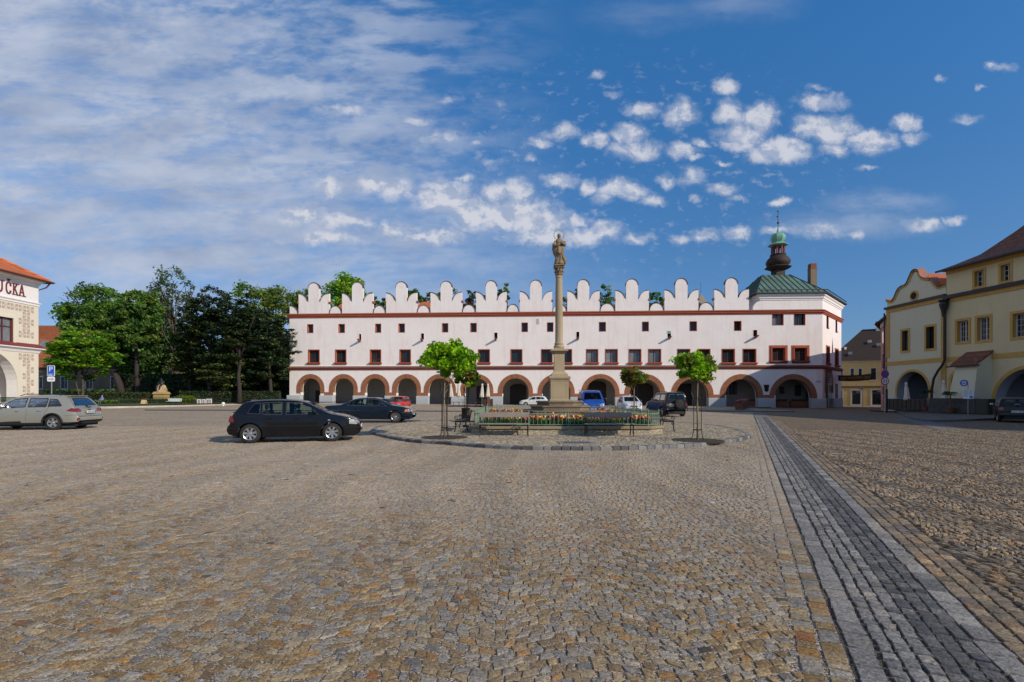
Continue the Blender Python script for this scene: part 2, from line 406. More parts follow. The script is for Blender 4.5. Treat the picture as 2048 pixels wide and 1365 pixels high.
# ------------------------------------------------------------ the long arcaded building
class Front:
    """a facade: origin O and unit direction D in plan; local x along it, local y into the building"""
    def __init__(s, O, D):
        s.O = Vector(O); s.D = Vector(D).normalized(); s.rot = math.atan2(s.D.y, s.D.x)
    def at(s, px, py=None):
        a = (px-1024)/1000
        # O + u D = t (a, 1)
        u = (a*s.O.y - s.O.x)/(s.D.x - a*s.D.y); t = s.O.y + u*s.D.y
        return u if py is None else (u, HZ(py, t))
    def u(s, px): return s.at(px)
    def rect(s, x0, x1, y0, y1):
        u0, u1 = s.at(x0), s.at(x1); _, za = s.at((x0+x1)/2, y0); _, zb = s.at((x0+x1)/2, y1)
        return (min(u0, u1), max(u0, u1), zb, za)
def wall_grid(mb, U0, U1, Z0, Z1, holes, y=0., reveal=.28, m=0, mr=0):
    us = sorted({U0, U1, *[h[0] for h in holes], *[h[1] for h in holes]}); us = [u for u in us if U0 <= u <= U1]
    zs = sorted({Z0, Z1, *[h[2] for h in holes], *[h[3] for h in holes]}); zs = [z for z in zs if Z0 <= z <= Z1]
    for i in range(len(us)-1):
        for j in range(len(zs)-1):
            cu, cz = (us[i]+us[i+1])/2, (zs[j]+zs[j+1])/2
            if any(h[0] < cu < h[1] and h[2] < cz < h[3] for h in holes): continue
            mb.quad((us[i], y, zs[j]), (us[i+1], y, zs[j]), (us[i+1], y, zs[j+1]), (us[i], y, zs[j+1]), m)
    for (a, b, c, d) in holes:
        r = y+reveal
        mb.quad((a,y,c),(a,r,c),(a,r,d),(a,y,d), mr); mb.quad((b,y,d),(b,r,d),(b,r,c),(b,y,c), mr)
        mb.quad((a,y,d),(a,r,d),(b,r,d),(b,y,d), mr); mb.quad((a,y,c),(b,y,c),(b,r,c),(a,r,c), mr)
def arch_wall(mb, U0, U1, Ztop, arches, y=0., thick=.7, m=0, mi=0, zb=-.6, n=20):
    """wall from the ground to Ztop with round arched openings (uc, r, spring z)"""
    cur = U0
    for (uc, r, zs) in arches:
        mb.quad((cur, y, zb), (uc-r, y, zb), (uc-r, y, Ztop), (cur, y, Ztop), m)
        pts = [(uc-r*cos(pi*k/n), zs+r*sin(pi*k/n)) for k in range(n+1)]
        for k in range(n):
            (a, za), (b, z2) = pts[k], pts[k+1]
            mb.quad((a, y, za), (b, y, z2), (b, y, Ztop), (a, y, Ztop), m)
        io = [(uc-r, zb)]+pts+[(uc+r, zb)]
        for k in range(len(io)-1):
            (a, za), (b, z2) = io[k], io[k+1]
            mb.quad((a, y, za), (a, y+thick, za), (b, y+thick, z2), (b, y, z2), mi)
        cur = uc+r
    mb.quad((cur, y, zb), (U1, y, zb), (U1, y, Ztop), (cur, y, Ztop), m)
def window(front, rect, parent, y=.24, frame=WFRAME, pane=GLASS, cross=(1, 0), fw=.06, name='window', sur=None, sill=None, T=None, grid=None):
    a, b, c, d = rect; mb = MB(T)
    mb.box((a, y-.04, c), (a+fw, y+.05, d)); mb.box((b-fw, y-.04, c), (b, y+.05, d))
    mb.box((a+fw, y-.04, c), (b-fw, y+.05, c+fw)); mb.box((a+fw, y-.04, d-fw), (b-fw, y+.05, d))
    nv, nh = cross
    for k in range(nv):
        x = a+(b-a)*(k+1)/(nv+1); mb.box((x-fw*.5, y-.035, c+fw), (x+fw*.5, y+.04, d-fw))
    for k in range(nh):
        z = c+(d-c)*(.66 if nh == 1 else (k+1)/(nh+1)); mb.box((a+fw, y-.03, z-fw*.35), (b-fw, y+.035, z+fw*.35))
    if grid:
        for k in range(1, grid[0]): x = a+(b-a)*k/grid[0]; mb.box((x-.012, y-.015, c+fw), (x+.012, y+.02, d-fw))
        for k in range(1, grid[1]): z = c+(d-c)*k/grid[1]; mb.box((a+fw, y-.013, z-.012), (b-fw, y+.018, z+.012))
    w = mb.build(name, frame, parent)
    mp = MB(T); mp.quad((a+fw*.5, y+.03, c+fw*.5), (b-fw*.5, y+.03, c+fw*.5), (b-fw*.5, y+.03, d-fw*.5), (a+fw*.5, y+.03, d-fw*.5))
    mp.build('pane', pane, w)
    if sur:
        ms, wd, pr = sur; s = MB(T)
        s.box((a-wd, -pr, c), (a, .02, d+wd)); s.box((b, -pr, c), (b+wd, .02, d+wd)); s.box((a, -pr, d), (b, .02, d+wd))
        if not sill: s.box((a-wd, -pr, c-wd), (b+wd, .02, c))
        s.build('surround', ms, w)
    if sill:
        ms, ov, hh, pr = sill; s = MB(T)
        s.box((a-ov, -pr, c-hh*.55), (b+ov, .02, c)); s.box((a-ov+.06, -pr*.55, c-hh), (b+ov-.06, .02, c-hh*.55))
        s.build('sill', ms, w)
    return w

ZL, ZR = 74.4, 70.4
HL = Vector((PX(579, ZL), ZL)); HR = Vector((PX(1645, ZR), ZR))
HF = Front(HL, HR-HL); HLEN = (HR-HL).length
hall = empty('arcaded_building', (HL.x, HL.y, 0), HF.rot, 'long white arcaded building with rounded battlements along its roofline and a copper roofed corner', 'building')
Z_LO0, Z_LO1 = 5.18, 5.68          # lower cornice
Z_UP0, Z_UP1 = 12.93, 13.58        # upper cornice
HH = HF.rect
small_w = [(614.5,627),(677,690),(750.5,762.6),(797,810),(884,896.7),(940.7,953.6),(1043,1056),(1094,1107),(1197.8,1212),(1284,1297.8),(1379,1394),(1468,1483)]
mid_w = [(616,639.6),(670,693),(739.8,762.6),(799,822),(868,891),(919.5,943.3),(956,980),(1021,1045),(1081.8,1105.5),(1121,1144.4),(1171.9,1196.7),(1209.9,1235.8),
         (1257,1282.9),(1296,1322.6),(1354,1380.7),(1395,1421),(1443,1470),(1485,1512.8)]
HC = Vector((HLEN, 0)); HE = Vector((52.3, 79.4)) - HR
sang = math.atan2(HE.y, HE.x) - HF.rot; SLEN = HE.length
TS = Matrix.Translation((HLEN, 0, 0)) @ Matrix.Rotation(sang, 4, 'Z')
sideF = Front(HR, HE)
SE = Vector((HLEN+SLEN*cos(sang), SLEN*sin(sang)))
# holes
R_small, R_mid, R_t = [], [], []
def lerp(a, b, t): return a+(b-a)*t
for x0, x1 in small_w:
    t = ((x0+x1)/2-579)/1066; R_small.append(HH(x0+1, x1-1, lerp(650, 642, t), lerp(666, 660.5, t)))
for x0, x1 in mid_w:
    R_mid.append(HH(x0+1.5, x1-1.5, lerp(701, 699, (x0-579)/1066), 725.5))
R_t = [HH(1545,1566.5,625.8,650.5), HH(1588.5,1610,625.3,650.5)]
R_big = [HH(1544.5,1569,697,722), HH(1589,1612.5,697,722)]
R_slit = []
for x0, x1 in [(718,722.6),(842,848),(988.6,995),(1152.7,1158.7),(1335,1342),(1506.5,1514.5)]:
    t = ((x0+x1)/2-579)/1066; R_slit.append(HH(x0, x1, lerp(670, 659, t), lerp(682, 672, t)))
wall = MB()
holes = R_small+R_mid+R_t+R_big+R_slit
wall_grid(wall, 0, HLEN, 5.3, 13.0, holes, 0, .46, 0, 3)
# arches: outer ring extents in the photograph
ring_px = [(593.4,649),(658.5,715.6),(722,779),(784.6,842),(848,912),(921,986.8),(996,1066),(1075.6,1149.5),(1163,1239),(1249,1330.5),(1342,1427),(1440,1525.7),(1538.6,1634)]
arches = []
for x0, x1 in ring_px:
    u0, u1 = HF.u(x0), HF.u(x1); ro = (u1-u0)/2; uc = (u0+u1)/2
    zt = HF.at((x0+x1)/2, 748.5)[1]; arches.append((uc, ro, zt-ro))
RT = [.62+.1*(i > 8) for i in range(13)]
opens = [(uc, ro-RT[i], max(zs, 1.0)) for i, (uc, ro, zs) in enumerate(arches)]
arch_wall(wall, 0, HLEN, 5.3, opens, 0, .8, 0, 2)
# side return, back and left end walls
wallS = MB(TS)
sh = [sideF.rect(723,733,628,655), sideF.rect(778.0,789.5,640,663)]
sh = [sideF.rect(1653,1656.6,629,655.5), sideF.rect(1671,1674,640,663.5)]
sh2 = [sideF.rect(1652.5,1659,694.5,727), sideF.rect(1670,1676.5,700,731)]
wall_grid(wallS, 0, SLEN, 5.3, 13.0, sh+sh2, 0, .3, 0, 1)
ua, _ = sideF.at(1650.5, 800); ub, _ = sideF.at(1665, 800); dr = sideF.rect(1670.5, 1675.5, 768, 812)
sarch = ((ua+ub)/2, (ub-ua)/2, 3.0)
arch_wall(wallS, 0, SLEN, 5.3, [sarch], 0, .6, 0, 2)
wall.v += wallS.v; off = len(wall.v)-len(wallS.v); wall.f += [tuple(i+off for i in f) for f in wallS.f]; wall.m += wallS.m
BD = 15.0
wall.quad((0, 0, -.6), (0, BD, -.6), (0, BD, 13.3), (0, 0, 13.3), 0)
wall.quad((0, BD, -.6), (SE.x, BD, -.6), (SE.x, BD, 13.3), (0, BD, 13.3), 0)
wall.quad((SE.x, SE.y, -.6), (SE.x, BD, -.6), (SE.x, BD, 13.3), (SE.x, SE.y, 13.3), 0)
wall.quad((0, .1, 13.2), (HLEN, .1, 13.2), (HLEN, BD, 13.2), (0, BD, 13.2), 0)
# attic storey over the corner and its cornice
uA = HF.u(1506); pA0, pA1 = HF.at(1560, 620)[1], HF.at(1560, 589)[1]
ZA0, ZA1 = 13.55, 15.75
wall.quad((uA+1.0, 0, ZA0), (HLEN, 0, ZA0), (HLEN, 0, ZA1), (uA+1.0, 0, ZA1), 0)
curl = [(uA+1.0, ZA0)]+[(uA+1.0-.9*(1-sin(k*pi/16)) , ZA0+1.5*(1-cos(k*pi/16))) for k in range(9)]
wall.prism([(uA, ZA0)]+[(uA+1.0-1.0*cos(k*pi/16)*1.0, ZA0+1.25*sin(k*pi/16)) for k in range(9)]+[(uA+1.0, ZA0)], 0, .5, 0)
wall.quad((HLEN, 0, ZA0), (SE.x, SE.y, ZA0), (SE.x, SE.y, ZA1), (HLEN, 0, ZA1), 0)
wall.quad((uA+1, 0, ZA0), (uA+1, 9, ZA0), (uA+1, 9, ZA1), (uA+1, 0, ZA1), 0)
wall.quad((uA+1, 9, ZA0), (SE.x, SE.y, ZA0), (SE.x, SE.y, ZA1), (uA+1, 9, ZA1), 0)
wall.build('wall', [WHITE, REDTRIM, WHITE2, JAMB], hall)
# inner arcade: back wall with doors, ceiling, floor strip
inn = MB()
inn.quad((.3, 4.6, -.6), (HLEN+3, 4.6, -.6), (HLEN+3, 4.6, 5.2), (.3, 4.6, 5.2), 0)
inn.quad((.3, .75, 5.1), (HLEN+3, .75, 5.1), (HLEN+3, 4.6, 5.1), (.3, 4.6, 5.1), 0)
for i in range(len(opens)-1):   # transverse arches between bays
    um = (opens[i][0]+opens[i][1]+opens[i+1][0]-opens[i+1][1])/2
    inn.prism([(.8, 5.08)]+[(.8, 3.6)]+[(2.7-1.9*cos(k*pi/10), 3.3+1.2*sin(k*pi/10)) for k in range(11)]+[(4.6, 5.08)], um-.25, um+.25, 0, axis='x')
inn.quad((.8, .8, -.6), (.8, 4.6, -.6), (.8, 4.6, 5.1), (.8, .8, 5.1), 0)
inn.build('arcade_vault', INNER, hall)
dm_specs = [(0,'r',-.6,.7,2.2),(1,'s',0,.25,1.2),(3,'d',1.0,.5,2.6),(4,'d',.9,.3,2.3),(5,'r',.3,.9,2.9),(6,'d',.2,1.25,3.2),(7,'d',.5,1.0,3.0),(8,'d',.1,1.3,3.6),(9,'d',.6,1.6,3.3),(10,'r',-.1,1.4,3.2),(12,'d',-1.9,1.2,3.2)]
for i, kind, du, hw, zt in dm_specs:
    uc = opens[i][0]; d = MB(); gz = G(HL.x+uc, 78)
    if kind == 'd':
        pts = [(uc+du-hw, gz)]+[(uc+du-hw*cos(k*pi/10), zt-hw*.45+hw*.45*sin(k*pi/10)) for k in range(11)]+[(uc+du+hw, gz)]
        d.prism(pts, 4.45, 4.58, 0)
        d.box((uc+du-.03, 4.42, gz), (uc+du+.03, 4.449, zt-.1), 0)
    else: d.box((uc+du-hw, 4.5, gz), (uc+du+hw, 4.58, zt), 0); d.box((uc+du-hw+.15, 4.47, gz+.2), (uc+du+hw-.15, 4.499, zt-.2), 0)
    d.build('door', DOORW, hall)
# plaques and cabinets inside the last two bays
for i, du, z0, z1, hw in [(11,-.9,1.6,3.4,.55),(11,.55,1.6,3.4,.55),(12,.6,1.7,2.7,.3),(12,2.9,1.4,3.0,.4)]:
    uc = opens[i][0]; c = MB(); c.box((uc+du-hw, 4.42, z0), (uc+du+hw, 4.58, z1), 0)
    for sx in (-1, 1): c.quad((uc+du+sx*hw*.5-hw*.38, 4.415, z0+.15), (uc+du+sx*hw*.5+hw*.38, 4.415, z0+.15), (uc+du+sx*hw*.5+hw*.38, 4.415, z1-.15), (uc+du+sx*hw*.5-hw*.38, 4.415, z1-.15), 1)
    c.build('notice_cabinet', [BLACKMET, mat('notice_paper', (.09, .09, .09), .6)], hall)
# brick arch rings
def uvbuild(name, V, F, UV, mats, parent):
    me = bpy.data.meshes.new(name); me.from_pydata(V, [], F); l = me.uv_layers.new(name='UVMap')
    for p in me.polygons:
        for li in p.loop_indices: l.data[li].uv = UV[p.index][li-p.loop_start]
    me.materials.append(mats); o = bpy.data.objects.new(name, me); COL.objects.link(o); o.parent = parent; return o
def brick_ring(uc, ro, ri, zs, zleg, name, parent, T=None, yo=-.06, depth=.62, left=True, right=True, n=28):
    V, F, U = [], [], []
    def q(a, b, c, d, uv): o = len(V); V.extend([a, b, c, d]); F.append((o, o+1, o+2, o+3)); U.append(uv)
    P = [(cos(pi-pi*k/n), sin(pi-pi*k/n)) for k in range(n+1)]; rm = (ro+ri)/2
    seq = [(-1, zleg-zs, 0)] + [(c, None, s) for c, s in P] + [(1, zleg-zs, 0)]
    s0 = 0
    def pt(r, i):
        c, dz, s = seq[i]
        return (uc+r*c, zs+(dz if dz is not None else r*s))
    w = ro-ri
    for i in range(len(seq)-1):
        (a0, b0), (a1, b1) = pt(rm, i), pt(rm, i+1); ds = math.hypot(a1-a0, b1-b0); s1 = s0+ds
        A, B, C, D = pt(ro, i), pt(ri, i), pt(ri, i+1), pt(ro, i+1)
        f = lambda p, y: (p[0], y, p[1])
        q(f(A,yo), f(B,yo), f(C,yo), f(D,yo), [(0,s0),(w,s0),(w,s1),(0,s1)])
        q(f(B,yo), f(B,depth), f(C,depth), f(C,yo), [(w,s0),(w+depth,s0),(w+depth,s1),(w,s1)])
        q(f(A,yo), f(A,.02), f(D,.02), f(D,yo), [(0,s0),(.1,s0),(.1,s1),(0,s1)])
        s0 = s1
    for i, r in ((0, 1), (len(seq)-1, 1)):
        A, B = pt(ro, i), pt(ri, i); q((A[0],yo,A[1]), (A[0],depth,A[1]), (B[0],depth,B[1]), (B[0],yo,B[1]), [(0,0),(0,depth),(w,depth),(w,0)])
    if T is not None: V[:] = [tuple(T @ Vector(p)) for p in V]
    return uvbuild(name, V, F, U, ARCHBRICK, parent)
ZPED = 1.32
for i, (uc, ro, zs) in enumerate(arches):
    ri = ro-RT[i]-.012; zp = ZPED+G(HL.x+uc, 73)
    ring = brick_ring(uc, ro, ri, zs, min(zp+.02 if i else 1.75, zs-.02), 'brick_arch', hall)
    # stub band between piers
    if i < 12:
        un = arches[i+1][0]-arches[i+1][1]; uo = uc+ro
        V = []; F = []; U = []
        z0, z1 = zp+.02, zp+.47
        if un-uo > .05:
            vs = [(uo,-.058,z0),(un,-.058,z0),(un,-.058,z1),(uo,-.058,z1),(uo,.02,z1),(un,.02,z1)]
            uvbuild('brick_band', vs, [(0,1,2,3),(3,2,5,4)], [[(0,0),(un-uo,0),(un-uo,.45),(0,.45)],[(0,0),(un-uo,0),(un-uo,.1),(0,.1)]], ARCHBRICK, hall)
# pier plinths
for i in range(14):
    a = (opens[i-1][0]+opens[i-1][1]) if i else -.25
    b = (opens[i][0]-opens[i][1]) if i < 13 else HLEN+.12
    gz = G(HL.x+(a+b)/2, 72); p = MB()
    if i < 13: p.bbox((a-.06, -.3, gz-.4), (b+.06, .72, gz+ZPED), .04)
    else: p.bbox((a-.06, -.3, gz-.4), (b+.25, .72, gz+ZPED), .04)
    if i == 0: pass
    if i == 13: p = MB(); p.bbox((a-.06, -.3, gz-.4), (b+.25, .72, gz+ZPED), .04)
    p.build('plinth', GREYBASE, hall)
    if i < 13:
        q = MB(); q.bbox((b-.02, -.09, gz+ZPED+.002), (b+.1, .7, gz+ZPED+.42), .01); q.build('impost_block', WHITE2, hall)
pe = MB(TS); pe.bbox((sarch[0]+sarch[1], -.2, -.8), (SLEN+.2, .5, 1.0), .04); pe.build('plinth', GREYBASE, hall); pe = MB(TS); pe.bbox((.3, -.24, -.8), (sarch[0]-sarch[1], .5, 1.0), .04); pe.build('plinth', GREYBASE, hall)
brick_ring(sarch[0], sarch[1]+.35, sarch[1], sarch[2], sarch[2]-1.2, 'brick_arch', hall, T=TS)
sd = MB(TS); sd.box((dr[0], -.03, -.6), (dr[1], .1, dr[3])); sd.build('door', DOORW, hall)
# dark inside of the corner hall
ins = MB(TS); ins.quad((.5, 2.2, -.6), (SLEN, 2.2, -.6), (SLEN, 2.2, 5.2), (.5, 2.2, 5.2)); ins.build('corner_room', DARK, hall)
# cornices
plan = [(-.02, 3.), (-.02, 0), (HLEN, 0), (SE.x, SE.y), (SE.x, SE.y+3)]
co = MB()
co.sweep(plan, [(0, Z_LO0), (.10, Z_LO0), (.12, Z_LO0+.1), (.22, Z_LO0+.18), (.22, Z_LO0+.28), (.30, Z_LO0+.33), (.30, Z_LO0+.36)], 0)
co.sweep(plan, [(.30, Z_LO0+.36), (.02, Z_LO1+.04), (0, Z_LO1+.04)], 1)
co.build('lower_cornice', [REDDARK, REDBROWN], hall)
co = MB()
co.sweep(plan, [(0, Z_UP0), (.10, Z_UP0), (.14, Z_UP0+.12), (.26, Z_UP0+.22), (.26, Z_UP0+.36), (.38, Z_UP0+.44), (.38, Z_UP0+.52)], 0)
co.sweep(plan, [(.38, Z_UP0+.52), (.05, Z_UP1), (-.3, Z_UP1)], 1)
co.build('upper_cornice', [REDTRIM, REDBROWN], hall)
wl = MB(); wl.sweep(plan[1:4], [(0, Z_LO1+.05), (.05, Z_LO1+.06), (.05, Z_LO1+.16), (0, Z_LO1+.17)]); wl.build('white_string_course', WHITE2, hall)
# windows
cyc = [GLASS, GLASS, GLASSL, GLASS]
for k, r in enumerate(R_small): window(HF, r, hall, y=.40, cross=(0 if k < 9 else 1, 0), fw=.07, pane=GLASS, sur=(REDTRIM, .07, .02))
for k, r in enumerate(R_mid):
    window(HF, r, hall, y=.40, cross=(1, 0), fw=.07, pane=GLASSL if k in (10, 11, 12, 13) else GLASS, sur=(REDTRIM, .11, .025), sill=(REDTRIM, .22, .3, .28), grid=(4, 6) if k in (8, 16, 3, 6) else None)
for k, r in enumerate(R_t): window(HF, r, hall, y=.40, cross=(1, 0), fw=.08, pane=GLASSL if k == 0 else GLASS, sur=(REDTRIM, .05, .02))
for k, r in enumerate(R_big): window(HF, r, hall, y=.40, cross=(1, 0), fw=.08, grid=(6, 6), sur=(REDTRIM, .42, .05), sill=(REDDARK, .4, .35, .3))
for r in R_big:
    s = MB(); a, b, c, d = r; e = .27
    s.box((a-.2, -.12, c), (a-.06, -.051, d+.2)); s.box((b+.06, -.12, c), (b+.2, -.051, d+.2)); s.box((a-.2, -.12, d+.06), (b+.2, -.0515, d+.2)); s.build('surround', REDTRIM, hall)
for r in sh: window(sideF, r, hall, y=.2, cross=(0, 0), fw=.1, T=TS, sur=(REDTRIM, .06, .03), sill=(REDDARK, .1, .15, .15))
for r in sh2: window(sideF, r, hall, y=.2, cross=(0, 0), fw=.1, T=TS, sur=(REDTRIM, .2, .05), sill=(REDDARK, .3, .3, .3))
vr = HH(1072.5,1078.5,638,649); vb = MB(); vb.box((vr[0], -.03, vr[2]), (vr[1], .02, vr[3])); vb.build('vent_cover', mat('vent_grey', (.45, .44, .42), .8), hall)
# slits with stone water spouts
for k, (a, b, c, d) in enumerate(R_slit):
    s = MB(); s.quad((a, .40, c), (b, .40, c), (b, .40, d), (a, .40, d), 0)
    s.box((a-.06, -.02, d), (b+.06, .02, d+.06), 1); s.box((a-.06, -.02, c), (a, .02, d), 1); s.box((b, -.02, c), (b+.06, .02, d), 1)
    if k == 4: s.box((a+.01, -.05, d-.4), (b-.01, .02, d-.02), 2)
    w = s.build('slit_window', [DARK, WHITE2, COPPERB], hall)
    p = MB(); um = (a+b)/2
    p.prism([(-1.0, c+.02), (-.95, c-.05), (0, c-.3), (.1, c-.3), (.1, c+.02), (-.95, c+.1)], um-.1, um+.1, 0, axis='x')
    p.build('water_spout', mat('spout_red', (.16, .06, .045), .8), hall)
# coat of arms and street plate
pl = MB(); a, b, c, d = HH(1527.5,1538,770,784); um = (a+b)/2
pl.prism([(a,d),(b,d),(b-.08,(c+d)/2),(b-.12,c+.12),(um,c),(a+.12,c+.12),(a+.08,(c+d)/2)], -.09, .02); pl.build('shield_plaque', mat('bronze_plaque', (.02, .018, .016), .5, metal=.5), hall)
a, b, c, d = HH(1631,1642,761,766); pl = MB(); pl.box((a, -.04, c), (b, .02, d), 0)
for k in range(6): x = a+.1+k*.11; pl.box((x, -.05, c+.13), (x+.06, -.0405, c+.24), 1)
pl.build('street_plate', [mat('street_plate_white', (.62, .64, .68), .5), mat('street_plate_letters', (.12, .12, .2), .5)], hall)
# battlements
COPING = mat('battlement_coping', (.10, .05, .042), .85, var=.25)
mer = [(597,658),(684,745.7),(772,833.6),(861,924),(952,1013),(1039.5,1104.4),(1134.5,1199.3),(1230.8,1297.8),(1329,1397),(1428.6,1498)]
def arcp(cx, cz, rx, rz, a0, a1, n=10): return [(cx+rx*cos(radians(a0+(a1-a0)*k/n)), cz+rz*sin(radians(a0+(a1-a0)*k/n))) for k in range(n+1)]
def merlon_outline(a, b, z0):
    w = b-a; cw = .18*w; sw = .29*w; uc = (a+b)/2
    L = [(a, z0)] + arcp(a, z0+1.62, sw, 1.36, 90, 12, 10) + [(uc-cw-.03, z0+1.62)]
    M_ = [(uc-cw, z0+1.62), (uc-cw, z0+4.6-cw)] + arcp(uc, z0+4.6-cw, cw, cw, 180, 0, 14)[1:] + [(uc+cw, z0+1.62), (uc+cw+.03, z0+1.62)]
    Rr = arcp(b, z0+1.62, sw, 1.36, 168, 90, 10) + [(b, z0)]
    return L+M_+Rr
def coping(mb, pts, th=.07, y0=-.05, y1=.55, m=1):
    for (a, za), (b, zb2) in zip(pts[:-1], pts[1:]):
        d = math.hypot(b-a, zb2-za)
        if d < 1e-4: continue
        nx, nz = -(zb2-za)/d*th, (b-a)/d*th
        mb.add([(a,y0,za+.002),(b,y0,zb2+.002),(b,y1,zb2+.002),(a,y1,za+.002),(a+nx,y0,za+nz),(b+nx,y0,zb2+nz),(b+nx,y1,zb2+nz),(a+nx,y1,za+nz)],
               [(0,3,2,1),(4,5,6,7),(0,1,5,4),(1,2,6,5),(2,3,7,6),(3,0,4,7)], m)
for k, (x0, x1) in enumerate(mer):
    a, b = HF.u(x0), HF.u(x1); z0 = Z_UP1-.04; o = merlon_outline(a, b, z0); mb = MB()
    mb.prism(o, .02, .5, 0)
    n1 = 11; coping(mb, o[1:12]); mid = [p for p in o if p[1] > z0+4.6-.18*(b-a)-.01]; coping(mb, mid); coping(mb, o[-12:-1])
    for s, e in ((a, -1), (b, 1)): mb.box((s-.16 if e < 0 else s-.04, -.06, z0+1.5), (s+.04 if e < 0 else s+.16, .56, z0+1.78), 2)
    mb.build('battlement', [WHITE, COPING, REDTRIM], hall)
    # rounded lobe to the right
    if k < 9: c0, c1 = b+.12, HF.u(mer[k+1][0])-.12
    else: continue
    o = arcp((c0+c1)/2, z0, (c1-c0)/2, 1.12, 180, 0, 16); mb = MB(); mb.prism(o, .02, .5, 0); coping(mb, o)
    mb.build('battlement_lobe', [WHITE, COPING], hall)
a = 0.02; b = HF.u(595.5); o = arcp(a, Z_UP1-.04, b-a, 1.2, 90, 0, 10); mb = MB(); mb.prism([(a, Z_UP1-.04)]+o, .02, .5, 0); coping(mb, o); mb.build('battlement_lobe', [WHITE, COPING], hall)
# sunk roofs behind the battlements, tips showing between them
rf = MB()
for x0, x1, y in [(662,688,603),(828,848,604)]:
    a, za = HF.at(x0, y); b, _ = HF.at(x1, y); za += .4
    rf.add([(a-2, 2, 13.2), (b+2, 2, 13.2), (b, 5, za+.5), (a, 5, za+.5), (a-2, 9, 13.2), (b+2, 9, 13.2)], [(0,1,2,3),(3,2,5,4),(0,3,4),(1,5,2)])
rf.add([(1, 1, 13.25), (uA-1, 1, 13.25), (uA-1, 7, 14.3), (1, 7, 14.3), (1, 14, 13.25), (uA-1, 14, 13.25)], [(0,1,2,3),(3,2,5,4)])
rf.build('roof', ORANGETILE, hall)
# little roof turret with a metal cap between the last battlements, and lightning rods
a, z = HF.at(1420, 588); t = MB()
t.lathe([(1.9, 0), (.05, 2.9)], (a, 4, 13.9), 4, 0, pi/4); t.tube((a, 4, 16.6), (a, 4, z+2.5), .03, .02, 5, 1)
t.build('roof_cap', [mat('grey_metal_sheet', (.26, .22, .19), .6, var=.2), BLACKMET], hall)
for x, y in [(1247,573),(1406,585)]:
    a, z = HF.at(x, y); t = MB(); t.tube((a, 3, 13.3), (a, 3, z), .035, .02, 5); t.build('lightning_rod', BLACKMET, hall)
a, z = HF.at(934, 600); t = MB(); t.box((a-.5, 2, 13.3), (a+.5, 3, z), 0); t.lathe([(.75, 0), (.6, .25), (.1, .55)], (a, 2.5, z+.3), 10, 1); t.tube((a, 2.5, z-.1), (a, 2.5, z+.4), .2, m=1); t.build('chimney', [CHIMB, BLACKMET], hall)
# corner roof: hipped copper with standing seams
rc = MB(); ov = .55; ZE = 15.95
A = Vector((uA+.3, -ov, ZE)); B = Vector((HLEN+.28, -ov, ZE)); 
nS = Vector((sin(sang), -cos(sang), 0)); C = Vector((SE.x, SE.y, ZE))+nS*ov+Vector((cos(sang), sin(sang), 0))*.4; D = Vector((uA+.3, 11.0, ZE)); E2 = Vector((SE.x, 11.5, ZE))
T0, zt = HF.at(1536, 545); T1 = HF.u(1586); zt = 19.6
tyy = 4.8; fx = (75.5+0)/71.0
TA = Vector((HF.u(1536)+1.35, tyy, zt)); TB = Vector((HF.u(1585)+1.9, tyy, zt)); TC = Vector((TB.x+1.0, tyy+1.5, zt)); TD = Vector((TA.x, tyy+1.5, zt))
rc.add([A, B, C, E2, D, TA, TB, TC, TD], [(0,1,6,5),(1,2,7,6),(2,3,7),(3,4,8,7),(4,0,5,8),(5,6,7,8)], 0)
roofo = None
def seams(mb, P0, P1, Q0, Q1, n, m=1, h=.06, w=.05):
    nrm = (P1-P0).cross(Q0-P0).normalized()
    if nrm.z < 0: nrm = -nrm
    for k in range(1, n):
        t = k/n; a = P0.lerp(P1, t)
        d = (Q0-P0).lerp(Q1-P1, .5).normalized()
        # seams run straight up the slope, stop at the hips
        up = Vector((0, (Q0-P0).y, (Q0-P0).z)) if abs((P1-P0).y) < .1 else (Q0-P0)
        yield a
def up_seams(mb, P0, P1, Q0, Q1, step, m=1):
    e = (P1-P0); L = e.length; e.normalize(); nrm = e.cross(Q0-P0).normalized()
    if nrm.z < 0: nrm = -nrm
    s = nrm.cross(e).normalized()
    if s.z < 0: s = -s
    H = (Q0-P0).dot(s); a0 = (Q0-P0).dot(e); a1 = (Q1-P0).dot(e); k = step
    while k < L-.05:
        if k < a0: top = H*k/a0
        elif k > a1: top = H*(L-k)/(L-a1)
        else: top = H
        p = P0+e*k; q = p+s*top; w = e*.035
        mb.add([p-w, p+w, q+w, q-w, p-w+nrm*.07, p+w+nrm*.07, q+w+nrm*.07, q-w+nrm*.07], [(4,5,6,7),(0,1,5,4),(1,2,6,5),(2,3,7,6),(3,0,4,7)], m)
        k += step
up_seams(rc, A, B, TA, TB, .78); up_seams(rc, B, C, TB, TC, .78); up_seams(rc, D, A, TD, TA, .8)
for p, q in ((A, TA), (B, TB), (C, TC)): rc.tube(p+Vector((0,0,.03)), q+Vector((0,0,.03)), .07, n=6, m=1)
rc.sweep([(uA+.3, 3), (uA+.3, -ov), (HLEN+.28, -ov), (C.x, C.y), (C.x, C.y+2)], [(0, ZE), (.16, ZE-.02), (.16, ZE-.16), (-.05, ZE-.2)], 1)
rc.sweep([(uA+.6, -ov), (HLEN+.28, -ov), (C.x, C.y)], [(.02, ZE+.25), (.12, ZE+.3), (.1, ZE+.36)], 1)
rc.build('roof', [COPPER, COPPERSEAM], hall)
